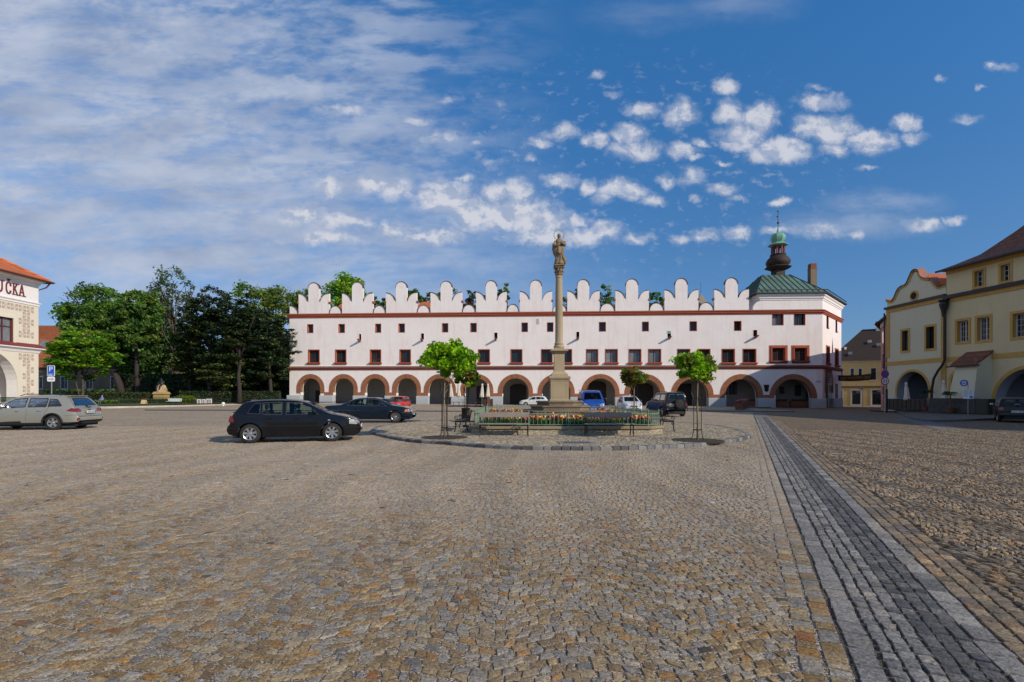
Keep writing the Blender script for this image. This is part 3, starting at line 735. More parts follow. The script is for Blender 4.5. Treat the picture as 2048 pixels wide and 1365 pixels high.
ct = MB(); ct.sweep([(uA+1, 2), (uA+1, 0), (HLEN, 0), (SE.x, SE.y), (SE.x, SE.y+2)], [(0, 14.9), (.08, 14.92), (.08, 15.05), (.2, 15.15), (.24, 15.35), (.4, 15.5), (.42, 15.7), (.36, 15.76)], 0)
ct.sweep([(uA+1, 2), (uA+1, 0), (HLEN, 0), (SE.x, SE.y), (SE.x, SE.y+2)], [(.36, 15.76), (.46, 15.78), (.46, 15.86), (.2, 15.9)], 1)
ct.build('attic_cornice', [WHITE2, REDTRIM], hall)
# chimney on the corner roof
a = HF.u(1625.5)+2.3; ch = MB(); z1 = HZ(540, 75); z2 = HZ(530.5, 75)
ch.box((a-.45, 4.0, 14), (a+.45, 4.9, z1), 0); ch.box((a-.5, 3.95, z1), (a+.5, 4.95, z1+.08), 0); ch.box((a-.43, 4.03, z1+.08), (a+.43, 4.87, z2+.1), 1)
ch.build('chimney', [CHIMW, CHIMB], hall)
# lantern turret
a = HF.u(1557)+2.5; cy = 5.5; zz = lambda y: HZ(y, 75.5); k = .0755
tu = MB()
tu.lathe([(13*k, zz(562)), (13*k, zz(538)), (14*k, zz(537))], (a, cy, 0), 4, 0, pi/4+.15)
tu.build('turret_base', SHINGLE, hall)
tu = MB()
tu.lathe([(15*k, zz(539)), (25*k, zz(534.5)), (25*k, zz(533.5)), (19*k, zz(531)), (21.5*k, zz(528)), (23*k, zz(524)), (22.3*k, zz(520)), (19*k, zz(515)), (14.5*k, zz(511)), (15*k, zz(509)), (15.5*k, zz(508)), (11*k, zz(507))], (a, cy, 0), 8, 0, .2)
tu.build('lower_onion', SHINGLE, hall, auto=50)
tu = MB()
for j in range(8):
    t = .2+j*pi/4; tu.box((a+11.3*k*cos(t)-.1, cy+11.3*k*sin(t)-.1, zz(508)), (a+11.3*k*cos(t)+.1, cy+11.3*k*sin(t)+.1, zz(490)))
tu.lathe([(12.5*k, zz(493)), (12.5*k, zz(490.5))], (a, cy, 0), 8, 0, .2)
tu.build('lantern', LANTERNRED, hall)
tu = MB()
tu.lathe([(12*k, zz(491.5)), (19*k, zz(489.5)), (19*k, zz(488.5)), (14*k, zz(486)), (10*k, zz(483.5)), (12.5*k, zz(480)), (14.2*k, zz(475)), (13.8*k, zz(471)), (11*k, zz(467)), (6*k, zz(464.3)), (2.6*k, zz(463)), (1.6*k, zz(458)), (1.0*k, zz(453)), (.5*k, zz(451))], (a, cy, 0), 8, 0, .2)
tu.build('upper_onion', COPPERB, hall, auto=35)
tu = MB(); tu.tube((a, cy, zz(453)), (a, cy, zz(418)), .05, .03, 6)
tu.sphere((a, cy, zz(443.5)), 2.2*k, 10); tu.sphere((a, cy, zz(420)), 2*k, 8, sc=(1, .3, 1)); tu.prism([(a-.03, zz(433)), (a-.25, zz(432)), (a-.2, zz(430)), (a-.03, zz(429))], cy-.02, cy+.02)
tu.build('finial', BLACKMET, hall)
# ------------------------------------------------------------ paving
def smooth_closed(pts, n=12):
    out = []; N = len(pts)
    for i in range(N):
        p0, p1, p2, p3 = [np.array(pts[(i+k-1) % N][:2]) for k in range(4)]
        for j in range(n):
            t = j/n
            out.append(.5*((2*p1)+(p2-p0)*t+(2*p0-5*p1+4*p2-p3)*t*t+(3*p1-p0-3*p2+p3)*t**3))
    return np.array(out)
isl_px = [(741,866),(760,873.5),(820,885),(890,890),(960,896),(1040,900),(1130,901.5),(1220,901.5),(1300,899.3),(1400,893.5),(1460,886),(1490,880),(1502,873)]
isl = [GP(*p) for p in isl_px] + [Vector((9.9,22.6,0)), Vector((9.7,25.5,0)), Vector((7.4,29.6,0)), Vector((3,31.6,0)), Vector((-1.6,31,0)), Vector((-5.3,27.8,0)), Vector((-6.3,24,0))]
ISLAND = smooth_closed(isl, 8)
def in_poly(P, X, Y):
    r = np.zeros(X.shape, bool); n = len(P)
    for i in range(n):
        x0, y0 = P[i]; x1, y1 = P[(i+1) % n]
        if y0 == y1: continue
        c = ((y0 > Y) != (y1 > Y)) & (X < (x1-x0)*(Y-y0)/(y1-y0)+x0)
        r ^= c
    return r
def offset_poly(P, d):
    n = len(P); out = []
    for i in range(n):
        t = P[(i+1) % n]-P[i-1]; t = t/np.hypot(*t); out.append(P[i]+np.array((t[1], -t[0]))*d)
    return np.array(out)
# the grey gutter strip: straight, 1 m wide
SL = (Vector((.65, 0)), Vector((.4675, 1)))     # left edge X = .64 + .4675 Y
def strip_left(Y): return .64+.4675*Y
ISL_Z = .085
STR_DIR = Vector((.4675, 1)).normalized(); STR_N = Vector((STR_DIR.y, -STR_DIR.x))   # to the right
def stone_mat(name, rough=.75, dust=.35, bumps=.6):
    m, t, b = material(name)
    at = t.node('ShaderNodeAttribute'); at.attribute_name = 'tone'
    pos = t.node('ShaderNodeNewGeometry').outputs['Position']
    n1 = t.noise(pos, 48, 6, .8); n2 = t.noise(pos, .55, 4, .6); n3 = t.noise(pos, 170, 2, .7)
    f = t.math('MAXIMUM', t.math('ADD', t.math('ADD', t.math('MULTIPLY', n1, 5.2), -2.3), t.math('MULTIPLY', n3, 1.6)), .15)
    c = t.vmath('SCALE', at.outputs['Color'], sc=f)
    d = t.math('MULTIPLY', t.mapr(t.math('ADD', n2, t.math('MULTIPLY', n1, .25)), .52, .78, 0., 1., True), dust)
    c = t.mix(d, c, (.25, .235, .22))
    t.l.new(c, b.inputs['Base Color'])
    b.inputs['Roughness'].default_value = rough; b.inputs['Specular IOR Level'].default_value = .4
    h = t.math('ADD', t.math('MULTIPLY', t.noise(pos, 26, 4, .65), 1.), t.math('MULTIPLY', n1, .35))
    t.l.new(t.bump(h, bumps, .012), b.inputs['Normal'])
    return m
STONE = stone_mat('granite_setts', .75, .25, .9)
STONER = stone_mat('road_granite_setts', .6, .08, .9)
def grit_mat(name, c1, c2):
    m, t, b = material(name)
    pos = t.node('ShaderNodeNewGeometry').outputs['Position']
    v = t.node('ShaderNodeTexVoronoi'); t.l.new(pos, v.inputs['Vector']); v.inputs['Scale'].default_value = 130
    n = t.noise(pos, 14, 3, .6)
    r = t.mapr(t.sep(v.outputs['Color'])[0], .5, .8, 0., 1.3)
    c = t.mix(t.math('MULTIPLY', r, n), c1, c2)
    t.l.new(c, b.inputs['Base Color']); b.inputs['Roughness'].default_value = .95
    t.l.new(t.bump(t.math('SUBTRACT', 1., v.outputs['Distance']), .8, .006), b.inputs['Normal'])
    return m
GRIT = grit_mat('joint_grit', (.11, .085, .06), (.80, .68, .56))
GRITD = grit_mat('dark_joint_grit', (.035, .028, .022), (.25, .2, .16))

def far_cobble(name, pal, size, joint, dark=1., relief=.6):
    """cobble look for paving too far away for single stones"""
    m, t, b = material(name)
    pos = t.sep(t.node('ShaderNodeNewGeometry').outputs['Position'])
    x, y = pos[0], pos[1]
    fr = t.math('SUBTRACT', t.math('MULTIPLY', t.math('FRACT', t.math('DIVIDE', x, 1.5)), 2.), 1.)
    yy = t.math('SUBTRACT', y, t.math('MULTIPLY', t.math('MULTIPLY', fr, fr), .34))
    vec = t.comb(x, yy, 0.)
    v = t.node('ShaderNodeTexVoronoi'); v.voronoi_dimensions = '2D'; t.l.new(vec, v.inputs['Vector'])
    v.inputs['Scale'].default_value = 1/size; v.inputs['Randomness'].default_value = .45
    ve = t.node('ShaderNodeTexVoronoi'); ve.voronoi_dimensions = '2D'; ve.feature = 'DISTANCE_TO_EDGE'; t.l.new(vec, ve.inputs['Vector'])
    ve.inputs['Scale'].default_value = 1/size; ve.inputs['Randomness'].default_value = .45
    n = len(pal); col = t.ramp(t.sep(v.outputs['Color'])[0], [(i/n, c) for i, c in enumerate(pal)], 'CONSTANT')
    gp = t.node('ShaderNodeNewGeometry').outputs['Position']
    n1 = t.noise(gp, .3, 5, .62); n2 = t.noise(gp, 3.5, 4, .65); n3 = t.noise(gp, 20, 3, .6)
    f = t.math('ADD', t.math('ADD', t.math('MULTIPLY', n1, .7*dark), t.math('MULTIPLY', n2, .55*dark)), t.math('ADD', t.math('MULTIPLY', n3, .5*dark), .12*dark))
    col = t.vmath('SCALE', col, sc=f)
    j = t.mapr(ve.outputs['Distance'], .03, .11, 0., 1.)
    c = t.mix(j, joint, col)
    t.l.new(c, b.inputs['Base Color']); b.inputs['Roughness'].default_value = .8; b.inputs['Specular IOR Level'].default_value = .35
    h = t.math('ADD', t.mapr(ve.outputs['Distance'], 0., .25, 0., 1.), t.math('MULTIPLY', n3, .4))
    t.l.new(t.bump(h, relief, .02), b.inputs['Normal'])
    return m
PAL_SQ = [(.21,.195,.172),(.255,.225,.18),(.225,.163,.085),(.19,.13,.062),(.245,.188,.108),(.18,.172,.165),(.26,.145,.045),(.25,.205,.138),(.17,.12,.06),(.13,.125,.12),(.19,.085,.032)]
W_SQ = [.14,.10,.17,.13,.12,.09,.055,.09,.06,.03,.015]
PAL_RD = [(.205,.155,.10),(.24,.18,.115),(.165,.125,.085),(.235,.15,.08),(.14,.122,.105),(.29,.205,.12)]
W_RD = [.22,.2,.2,.14,.12,.12]
PAL_GR = [(.20,.19,.178),(.235,.22,.20),(.175,.165,.157),(.25,.225,.19),(.145,.14,.135)]
W_GR = [.28,.24,.2,.14,.14]
PAL_DK = [(.105,.10,.097),(.13,.122,.113),(.08,.077,.076)]
PAL_IS = [(.33,.27,.185),(.28,.225,.15),(.37,.315,.23),(.27,.25,.22),(.31,.24,.15),(.22,.175,.115)]
FAR_SQ = far_cobble('square_far_setts', [(.37,.31,.24),(.34,.265,.175),(.40,.335,.25),(.32,.235,.14),(.36,.31,.255),(.30,.225,.15)], .115, (.15,.13,.11), 1.12)
FAR_RD = far_cobble('road_far_setts', PAL_RD, .11, (.05,.042,.035), 1.0, .9)
FAR_GR = far_cobble('gutter_far_setts', PAL_GR, .12, (.07,.065,.06), .95)

rng = np.random.default_rng(11)
def stones(name, quads, pal, wts, mats, zt=.014, zb=-.004, bulge=.004, inset=.012, zbase=0., jit=.004, colf=None, tilt=.02):
    """quads (n,4,2) in plan, counter-clockwise -> real setts with bevelled edges, all one sheet of paving"""
    Q = np.asarray(quads, float); n = len(Q)
    Q = Q + rng.normal(0, jit, Q.shape)
    c = Q.mean(1, keepdims=True)
    low = Q
    d = Q-c; L = np.linalg.norm(d, axis=2, keepdims=True); top = c+d*(1-inset/L)
    zh = zbase+zt+rng.normal(0, .002, n)
    tx = rng.normal(0, tilt, n)[:, None]; ty = rng.normal(0, tilt, n)[:, None]
    ztop = zh[:, None]+(top[..., 0]-c[..., 0])*tx+(top[..., 1]-c[..., 1])*ty
    V = np.zeros((n, 9, 3)); V[:, :4, :2] = low; V[:, :4, 2] = zbase+zb; V[:, 4:8, :2] = top; V[:, 4:8, 2] = ztop
    V[:, 8, :2] = c[:, 0]; V[:, 8, 2] = zh+bulge
    base = np.array([[0,1,5,4],[1,2,6,5],[2,3,7,6],[3,0,4,7]]); tri = np.array([[4,5,8],[5,6,8],[6,7,8],[7,4,8]])
    o = (np.arange(n)*9)[:, None, None]
    F4 = (base[None]+o).reshape(-1, 4); F3 = (tri[None]+o).reshape(-1, 3)
    k = rng.choice(len(pal), n, p=wts if wts is not None else None); C = np.array(pal)[k]*rng.normal(1, .13, (n, 1)).clip(.6, 1.4)
    if colf is not None: C = colf(c[:, 0], C)
    if n > 20000:
        dk = rng.random(n) < .002; C[dk] *= .2; wt = rng.random(n) < .0012; C[wt] = C[wt]*.3+.38
    C = np.concatenate([C, np.ones((n, 1))], 1); C = np.repeat(C[:, None], 9, 1); C[:, :4, :3] *= .85
    me = bpy.data.meshes.new(name); Vf = V.reshape(-1, 3).astype(np.float32)
    me.vertices.add(len(Vf)); me.vertices.foreach_set('co', Vf.ravel())
    loops = np.concatenate([F4.ravel(), F3.ravel()]).astype(np.int32); me.loops.add(len(loops)); me.loops.foreach_set('vertex_index', loops)
    st = np.concatenate([np.arange(len(F4))*4, len(F4)*4+np.arange(len(F3))*3]).astype(np.int32)
    me.polygons.add(len(st)); me.polygons.foreach_set('loop_start', st)
    me.polygons.foreach_set('loop_total', np.concatenate([np.full(len(F4), 4), np.full(len(F3), 3)]).astype(np.int32))
    me.polygons.foreach_set('use_smooth', np.zeros(len(st), bool))
    a = me.color_attributes.new('tone', 'FLOAT_COLOR', 'POINT'); a.data.foreach_set('color', C.reshape(-1, 4).astype(np.float32).ravel())
    me.materials.append(mats); me.update(calc_edges=True)
    ob = bpy.data.objects.new(name, me); COL.objects.link(ob); ob['kind'] = 'structure'
    return ob
def arc_field(x0, x1, y0, y1, W=1.35, A=.30, rh=.1, sw=.115, gap=.008, flip=1, keep=None, ox=0., var=.18, gy=None):
    """setts in rows that run in arcs; returns quads"""
    out = []; gy = gy or gap
    rows = np.arange(y0-A, y1+A, rh)
    for r, yb in enumerate(rows):
        x = x0+rng.uniform(0, sw); xs = []
        while x < x1:
            xs.append(x); x += sw*rng.uniform(1-var, 1+var)
        xs = np.array(xs); a, b = xs[:-1], xs[1:]
        def yc(x):
            t = ((x-ox+.22*sin(.8*yb)+.1*np.sin(1.7*x))/W) % 1.0
            return flip*A*(.6*(1-(2*t-1)**2)+.4*np.sin(pi*t)**2)
        dy0 = rng.normal(0, .004)
        q = np.stack([np.stack([a+gap/2, yb+yc(a)+gy/2+dy0], 1), np.stack([b-gap/2, yb+yc(b)+gy/2+dy0], 1),
                      np.stack([b-gap/2, yb+rh+yc(b)-gy/2+dy0], 1), np.stack([a+gap/2, yb+rh+yc(a)-gy/2+dy0], 1)], 1)
        out.append(q)
    Q = np.concatenate(out); c = Q.mean(1)
    m = (c[:, 1] > y0) & (c[:, 1] < y1)
    if keep is not None: m &= keep(c[:, 0], c[:, 1])
    return Q[m]
YN, YM, YMAX = 1.6, 0, 25.
inview = lambda X, Y: (np.abs(X) < 1.12*Y+1.8)
isl_out = offset_poly(ISLAND, .0); area = 0
s0 = np.sum(ISLAND[:, 0]*np.roll(ISLAND[:, 1], -1)-np.roll(ISLAND[:, 0], -1)*ISLAND[:, 1])
ISL_IN = offset_poly(ISLAND, -.20 if s0 > 0 else .20); ISL_OUT = offset_poly(ISLAND, .03 if s0 > 0 else -.03)
sqkeep = lambda X, Y: inview(X, Y) & (X < strip_left(Y)-.32) & ~in_poly(ISL_OUT, X, Y)
Qs = [arc_field(-12, 8, YN, 9, W=1.35, A=.17, rh=.081, sw=.088, keep=sqkeep, gap=.013, var=.26, gy=.016),
      arc_field(-30, 14, 9, YMAX, W=1.35, A=.10, rh=.088, sw=.098, keep=sqkeep, gap=.013, var=.24, gy=.016)]
def dusty(c, C):
    X, Y = c[:, 0], c[:, 1]
    w = .5*np.sin(X*.7+Y*.4)+.5*np.sin(X*1.9-Y*1.1+2)
    band = np.clip((Y-(4.6-.12*X))/3.2, 0, 1)*(.42+.16*w)
    C = C*np.array([1.10, 1.05, .98])
    band = np.clip(band+rng.normal(0, .06, len(X)), 0, .7)[:, None]
    return C*(1-band)+np.array([.43, .36, .285])*band
stones('cobblestones', np.concatenate(Qs), PAL_SQ, W_SQ, STONE, zt=.003, inset=.003, colf=dusty, jit=.007, bulge=.003, tilt=.03)
# rows along the strip: two rows of tan setts on the left, the strip itself, three rows on the right
def along(s0, s1, off, w, L, var=.2, gap=.008):
    s = s0; q = []
    while s < s1:
        l = L*rng.uniform(1-var, 1+var); a = Vector((.64, 0))+STR_DIR*s+STR_N*(off+gap/2); b = a+STR_DIR*(l-gap)
        wv = STR_N*(w-gap); q.append([(a.x, a.y), (a.x+wv.x, a.y+wv.y), (b.x+wv.x, b.y+wv.y), (b.x, b.y)]); s += l
    return q
S1 = 29.; q = []
for off in (-.29, -.15): q += along(.9, S1, off, .125, .115)
stones('edging_setts', q, PAL_SQ, W_SQ, STONE, zt=.004, inset=.003, colf=dusty)
wS = 1.0*STR_DIR.y
q = along(.9, S1+10, 0, .15, .21)+along(.9, S1+10, wS-.15, .15, .22); stones('gutter_border', q, PAL_GR, W_GR, STONE, zt=.008, inset=.004, jit=.006)
ql = []; 
for i in range(6):
    off = .165+i*(wS-.32)/6; ql.append((i, along(.9, S1+10, off, (wS-.32)/6-.006, .105)))
for nm, sel, pal in (('gutter_setts', (0, 1, 2), PAL_GR), ('dark_gutter_setts', (3, 4, 5), PAL_DK)):
    qq = [a for i, b in ql if i in sel for a in b]; stones(nm, qq, pal, W_GR if pal is PAL_GR else [.4,.3,.3], STONER, zt=.012 if nm[0] == 'g' else .008, zb=-.012, inset=.006, bulge=.004, tilt=.04, jit=.006)
q = []
for off in (wS+.01, wS+.13, wS+.25): q += along(.9, S1+6, off, .112, .12)
stones('road_edging_setts', q, PAL_RD, W_RD, STONER, zt=.012, inset=.006, bulge=.004, tilt=.04)
rdkeep = lambda X, Y: inview(X, Y) & (X > strip_left(Y)+1.0+.41) & (X < 28)
Q = arc_field(1, 28, YN, YMAX-3, W=1.15, A=.22, rh=.09, sw=.10, keep=rdkeep, gap=.018, flip=1, var=.25)
stones('road_cobblestones', Q, PAL_RD, W_RD, STONER, zt=.026, zb=-.012, inset=.008, bulge=.006, tilt=.10, jit=.008)
# island paving and its kerb
def irr(x0, x1, y0, y1, keep): return arc_field(x0, x1, y0, y1, W=50, A=0, rh=.125, sw=.14, keep=keep, gap=.014, var=.3)
bedpoly = np.array([(-1.3,18.75),(5.2,18.75),(5.8,19.5),(5.8,29.4),(-1.6,29.4),(-1.6,19.0)])
ikeep = lambda X, Y: in_poly(ISL_IN, X, Y) & ~in_poly(bedpoly, X, Y)
stones('island_setts', irr(-7, 11, 13, 32.5, ikeep), PAL_IS, None, STONE, zt=.012, zbase=ISL_Z, inset=.007, bulge=.005, tilt=.06, jit=.013)
ib = MB(); ib.add([(p[0], p[1], ISL_Z-.004) for p in ISL_IN], [tuple(range(len(ISL_IN)))]); o = ib.build('island_bed', GRITD, tag=(None, None, None, 'structure'))
kq = []; P = ISLAND; Li = np.roll(P, -1, 0)-P; Ls = np.hypot(*Li.T); cum = np.concatenate([[0], np.cumsum(Ls)]); tot = cum[-1]
def on(s, d):
    s = s % tot; i = int(np.searchsorted(cum, s, 'right')-1) % len(P); t = (s-cum[i])/Ls[i]
    a = offset_poly(P, 0); p = P[i]*(1-t)+P[(i+1) % len(P)]*t; tg = Li[i]/Ls[i]; nn = np.array((tg[1], -tg[0]))*(1 if s0 > 0 else -1)
    return p+nn*d
s = 0.; V = []; kerb = MB()
kcol = []
while s < tot-.15:
    l = rng.uniform(.22, .38); g = .012
    a, b = on(s+g, 0), on(s+l-g, 0); c_, d_ = on(s+l-g, -.19), on(s+g, -.19); h = ISL_Z+.02+rng.normal(0, .004)
    ch = .02
    ai, bi = on(s+g+ch, -ch), on(s+l-g-ch, -ch)
    m = int(rng.integers(0, 3))
    kerb.add([(*a, -.02), (*b, -.02), (*c_, -.02), (*d_, -.02), (*a, h-ch), (*b, h-ch), (*c_, h), (*d_, h), (*ai, h), (*bi, h)],
             [(0,1,5,4),(1,2,6,5),(2,3,7,6),(3,0,4,7),(4,5,9,8),(8,9,6,7),(5,6,9),(4,8,7)], m)
    s += l
KM = [mat('kerb_granite_'+n, c, .7, var=.25, scale=6, bump=.5, bscale=40, bdist=.01) for n, c in (('grey', (.15,.15,.155)), ('pale', (.22,.215,.205)), ('dark', (.085,.085,.092)))]
kerb.build('island_kerb', KM, tag=(None, None, None, 'structure'))
# base sheets: grit below the real setts, procedural setts beyond, rising and falling with the ground
def sheet(name, xs, ys, zo, m, keep=None):
    vs = []; fs = []; nx, ny = len(xs), len(ys)
    V = [(x, y, G(x, y)+zo) for y in ys for x in xs]
    F = []
    for j in range(ny-1):
        for i in range(nx-1):
            cx, cy = (xs[i]+xs[i+1])/2, (ys[j]+ys[j+1])/2
            if keep is None or keep(cx, cy): F.append((j*nx+i, j*nx+i+1, (j+1)*nx+i+1, (j+1)*nx+i))
    b = MB(); b.v = V; b.f = F; b.m = [0]*len(F); return b.build(name, m, tag=(None, None, None, 'structure'), smooth=True)
xs = [-2500, -600, -200]+list(np.arange(-120, 121, 8.))+[200, 600, 2500]; ys = [-300, -60, -20, 0, 8, 16, 22, YMAX]+list(np.arange(28, 130, 6.))+[160, 260, 600, 2500]
sheet('ground', xs, ys, -.012, FAR_SQ)
b = MB(); b.add([(-34, 1, -.002), (1.1, 1, -.002), (strip_left(YMAX)+.0, YMAX, -.002), (-34, YMAX, -.002)], [(0,1,2,3)]); b.build('joint_grit', GRIT, tag=(None, None, None, 'structure'))
# strip bed, road
n = 14; b = MB()
def strip_quads(b, o0, o1, zo, s0_, s1_, n=16, m=0):
    for i in range(n):
        a = s0_+(s1_-s0_)*i/n; c = s0_+(s1_-s0_)*(i+1)/n
        p = [Vector((.64, 0))+STR_DIR*a+STR_N*o0, Vector((.64, 0))+STR_DIR*a+STR_N*o1, Vector((.64, 0))+STR_DIR*c+STR_N*o1, Vector((.64, 0))+STR_DIR*c+STR_N*o0]
        b.add([(v.x, v.y, G(v.x, v.y)+zo) for v in p], [(0,1,2,3)], m)
strip_quads(b, -.02, wS+.02, -.001, .5, 44); b.build('gutter_bed', GRITD, tag=(None, None, None, 'structure'))
b = MB(); strip_quads(b, -.0, wS+.0, .006, S1+10, 69.5); b.build('gutter', FAR_GR, tag=(None, None, None, 'structure'))
b = MB(); strip_quads(b, wS+.02, 34, -.004, .5, 88, 30); b.build('road', [FAR_RD], tag=(None, None, None, 'structure'))
b = MB(); strip_quads(b, wS+.02, 16, -.0, .5, 24, 6); b.build('road_joints', [GRITD], tag=(None, None, None, 'structure'))
# second gutter on the far side of the road and the pavement with its kerb
def ribbon(name, pts, w, zo, m, side=-1):
    P = [Vector((p[0], p[1])) for p in pts]; b = MB(); L = []; R = []
    for i, p in enumerate(P):
        t = (P[min(i+1, len(P)-1)]-P[max(i-1, 0)]).normalized(); nn = Vector((t.y, -t.x)); L.append(p-nn*w/2); R.append(p+nn*w/2)
    for i in range(len(P)-1):
        q = [L[i], R[i], R[i+1], L[i+1]]; b.add([(v.x, v.y, G(v.x, v.y)+zo) for v in q], [(0,1,2,3)])
    return b.build(name, m, tag=(None, None, None, 'structure'))
g2 = [GP(2140, 925), GP(2048, 889), GP(1980, 874), GP(1900, 860), GP(1850, 847), GP(1815, 836), GP(1790, 826), (37.2, 52), (37.5, 60), (37.6, 74)]
ribbon('far_gutter', g2, 1.05, .01, FAR_GR)
PAVE = far_cobble('pavement_setts', [(.16,.15,.14),(.19,.17,.145),(.14,.13,.125)], .1, (.08,.07,.06), 1.0)
def plate(name, pts, h, m, mk, zo=0.):
    """raised pavement: top sheet and kerb face"""
    b = MB(); P = [(p[0], p[1], G(p[0], p[1])+h) for p in pts]; n = len(P)
    b.add(P, [tuple(range(n))], 0)
    for i in range(n):
        a, c = P[i], P[(i+1) % n]; b.quad((a[0], a[1], a[2]-h-.3), (c[0], c[1], c[2]-h-.3), c, a, 1)
    b.build(name, [m, mk], tag=(None, None, None, 'structure'))
kp = [GP(*p) for p in [(1789,823),(1800,830),(1824,839.5),(1845,843),(1868,844.2),(1920,843.2),(1966,841.2),(2010,839.5)]]
plate('pavement', [(p.x, p.y) for p in kp]+[(44, 31), (44, 52), (37.2, 52)], .11, PAVE, KM[2])
# pavement along the long building and the park kerb
kl = [GP(*p) for p in [(640,822.5),(760,823),(900,824),(1000,824.5)]]
kr = [(-34.5, kl[0].y), *[(p.x, p.y) for p in kl], (8, 50.5), (16, 50.0), (24, 49.0), (27.3, 48.2), (29.3, 66.6)]
plate('arcade_pavement', kr+[(45, 75), (-34, 80)], .10, FAR_SQ, KM[2])
pk = [GP(*p) for p in [(60,821),(166,817.8),(235,816.5),(300,815),(350,813.8),(425,811.5)]]
STONEK = mat('park_kerb_stone', (.42, .38, .31), .85, var=.3, scale=1.2, bump=.4, bscale=8)
GRASS = mat('grass_green', (.045, .085, .015), .9, var=.5, scale=.6, bump=.5, bscale=50, bdist=.05, fine=.2)
pb = MB()
pp = [(p.x, p.y) for p in pk]+[(-37.2, 72.5), (-36.3, 76), (-35.2, 79)]
n = len(pp)
pb.sweep(pp, [(.3, -.4), (.3, .28), (.25, .33), (-.1, .33), (-.1, -.1)])
for i, (x, y) in enumerate(pp): pass
o = pb.build('park_kerb', STONEK, tag=(None, None, None, 'structure'))
sx = [-160]+[p[0] for p in pp]; 
b = MB(); top = [(x, y, G(x, y)+.27) for x, y in pp]
b.add(top+[(-36, 140, .35), (-160, 140, .35), (-160, 62, .3)], [tuple(range(n+3))]); b.build('lawn', GRASS, tag=(None, None, None, 'structure'))
# worn white parking lines on the square and an iron gully grate
WL = mat('worn_white_paint', (.42, .42, .40), .8, var=.6, scale=3)
for pts in ([(180,853.5),(272,849)], [(330,841.5),(430,838)], [(245,846),(300,843)]):
    P = [GP(*p) for p in pts]; ribbon('parking_line', P, .13, .02, WL)
gr = GP(1153, 886.5, ISL_Z+.01); g = MB()
g.box((-.55, -.42, -.02), (.55, .42, .02), 1); g.box((-.4, -.25, .0), (.4, .2, .024), 0)
for k in range(9): g.box((-.38+k*.085, -.23, .02), (-.35+k*.085, .18, .032), 1)
g.build('gully_grate', [BLACKMET, KM[1]], loc=gr, tag=('iron gully grate in a pale stone surround set in the island paving', 'grate'))
# ------------------------------------------------------------ houses on the right
CREAM = plaster('cream_plaster', (.62, .52, .31), stain=(.30, .27, .17), amt=.35)
PALEG = plaster('pale_green_plaster', (.60, .57, .42), stain=(.30, .29, .2), amt=.3)
OCHRE = mat('ochre_trim', (.50, .30, .08), .85, var=.15, scale=1.5)
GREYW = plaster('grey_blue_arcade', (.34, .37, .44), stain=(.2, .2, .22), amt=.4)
GUTTERM = mat('black_gutter', (.012, .012, .013), .5)
YELLOW = plaster('yellow_plaster', (.62, .47, .20), stain=(.36, .26, .12), amt=.4)
PINK = plaster('pink_plaster', (.56, .24, .20), stain=(.34, .16, .13), amt=.3)
TRIMW = mat('pale_trim', (.55, .53, .47), .8)
def rings(uc, ri, ro, zs, zl, y, n=20):
    """flat arch band, legs included, as quads"""
    o = [(uc-ro, zl)]+[(uc-ro*cos(pi*k/n), zs+ro*sin(pi*k/n)) for k in range(n+1)]+[(uc+ro, zl)]
    i = [(uc-ri, zl)]+[(uc-ri*cos(pi*k/n), zs+ri*sin(pi*k/n)) for k in range(n+1)]+[(uc+ri, zl)]
    return o, i
def arch_trim(uc, ri, ro, zs, zl, name, m, parent, y=-.04):
    o, i = rings(uc, ri, ro, zs, zl, y); b = MB()
    for k in range(len(o)-1):
        A, B, C, D = o[k], i[k], i[k+1], o[k+1]
        b.quad((A[0],y,A[1]),(B[0],y,B[1]),(C[0],y,C[1]),(D[0],y,D[1])); b.quad((A[0],y,A[1]),(D[0],y,D[1]),(D[0],.01,D[1]),(A[0],.01,A[1])); b.quad((B[0],y,B[1]),(B[0],.01,B[1]),(C[0],.01,C[1]),(C[0],y,C[1]))
    return b.build(name, m, parent)
# --- gabled house
GF = Front((38.2, 50.9), (0, -1)); gl = GF.u(1893)
gh = empty('gabled_house', (GF.O.x, GF.O.y, 0), GF.rot, 'pale green house with a curved gable and ochre trim at the street corner', 'house')
gz = lambda px, py: GF.at(px, py)[1]
zc = gz(1800, 612)
a0, a1 = GF.u(1790.8), GF.u(1861.5); uc, ro = (a0+a1)/2, (a1-a0)/2; ztop = gz(1828, 739); ri = ro-.22; zs = ztop-ro
wins = [GF.rect(1804.5,1817,662,702), GF.rect(1852.5,1869,654,697.5)]
b = MB(); U1 = gl-.02
wall_grid(b, 0, U1, 5.0, 10.4, wins, 0, .45, 0, 1)
arch_wall(b, 0, U1, 5.0, [(uc, ri, zs)], 0, .8, 0, 2)
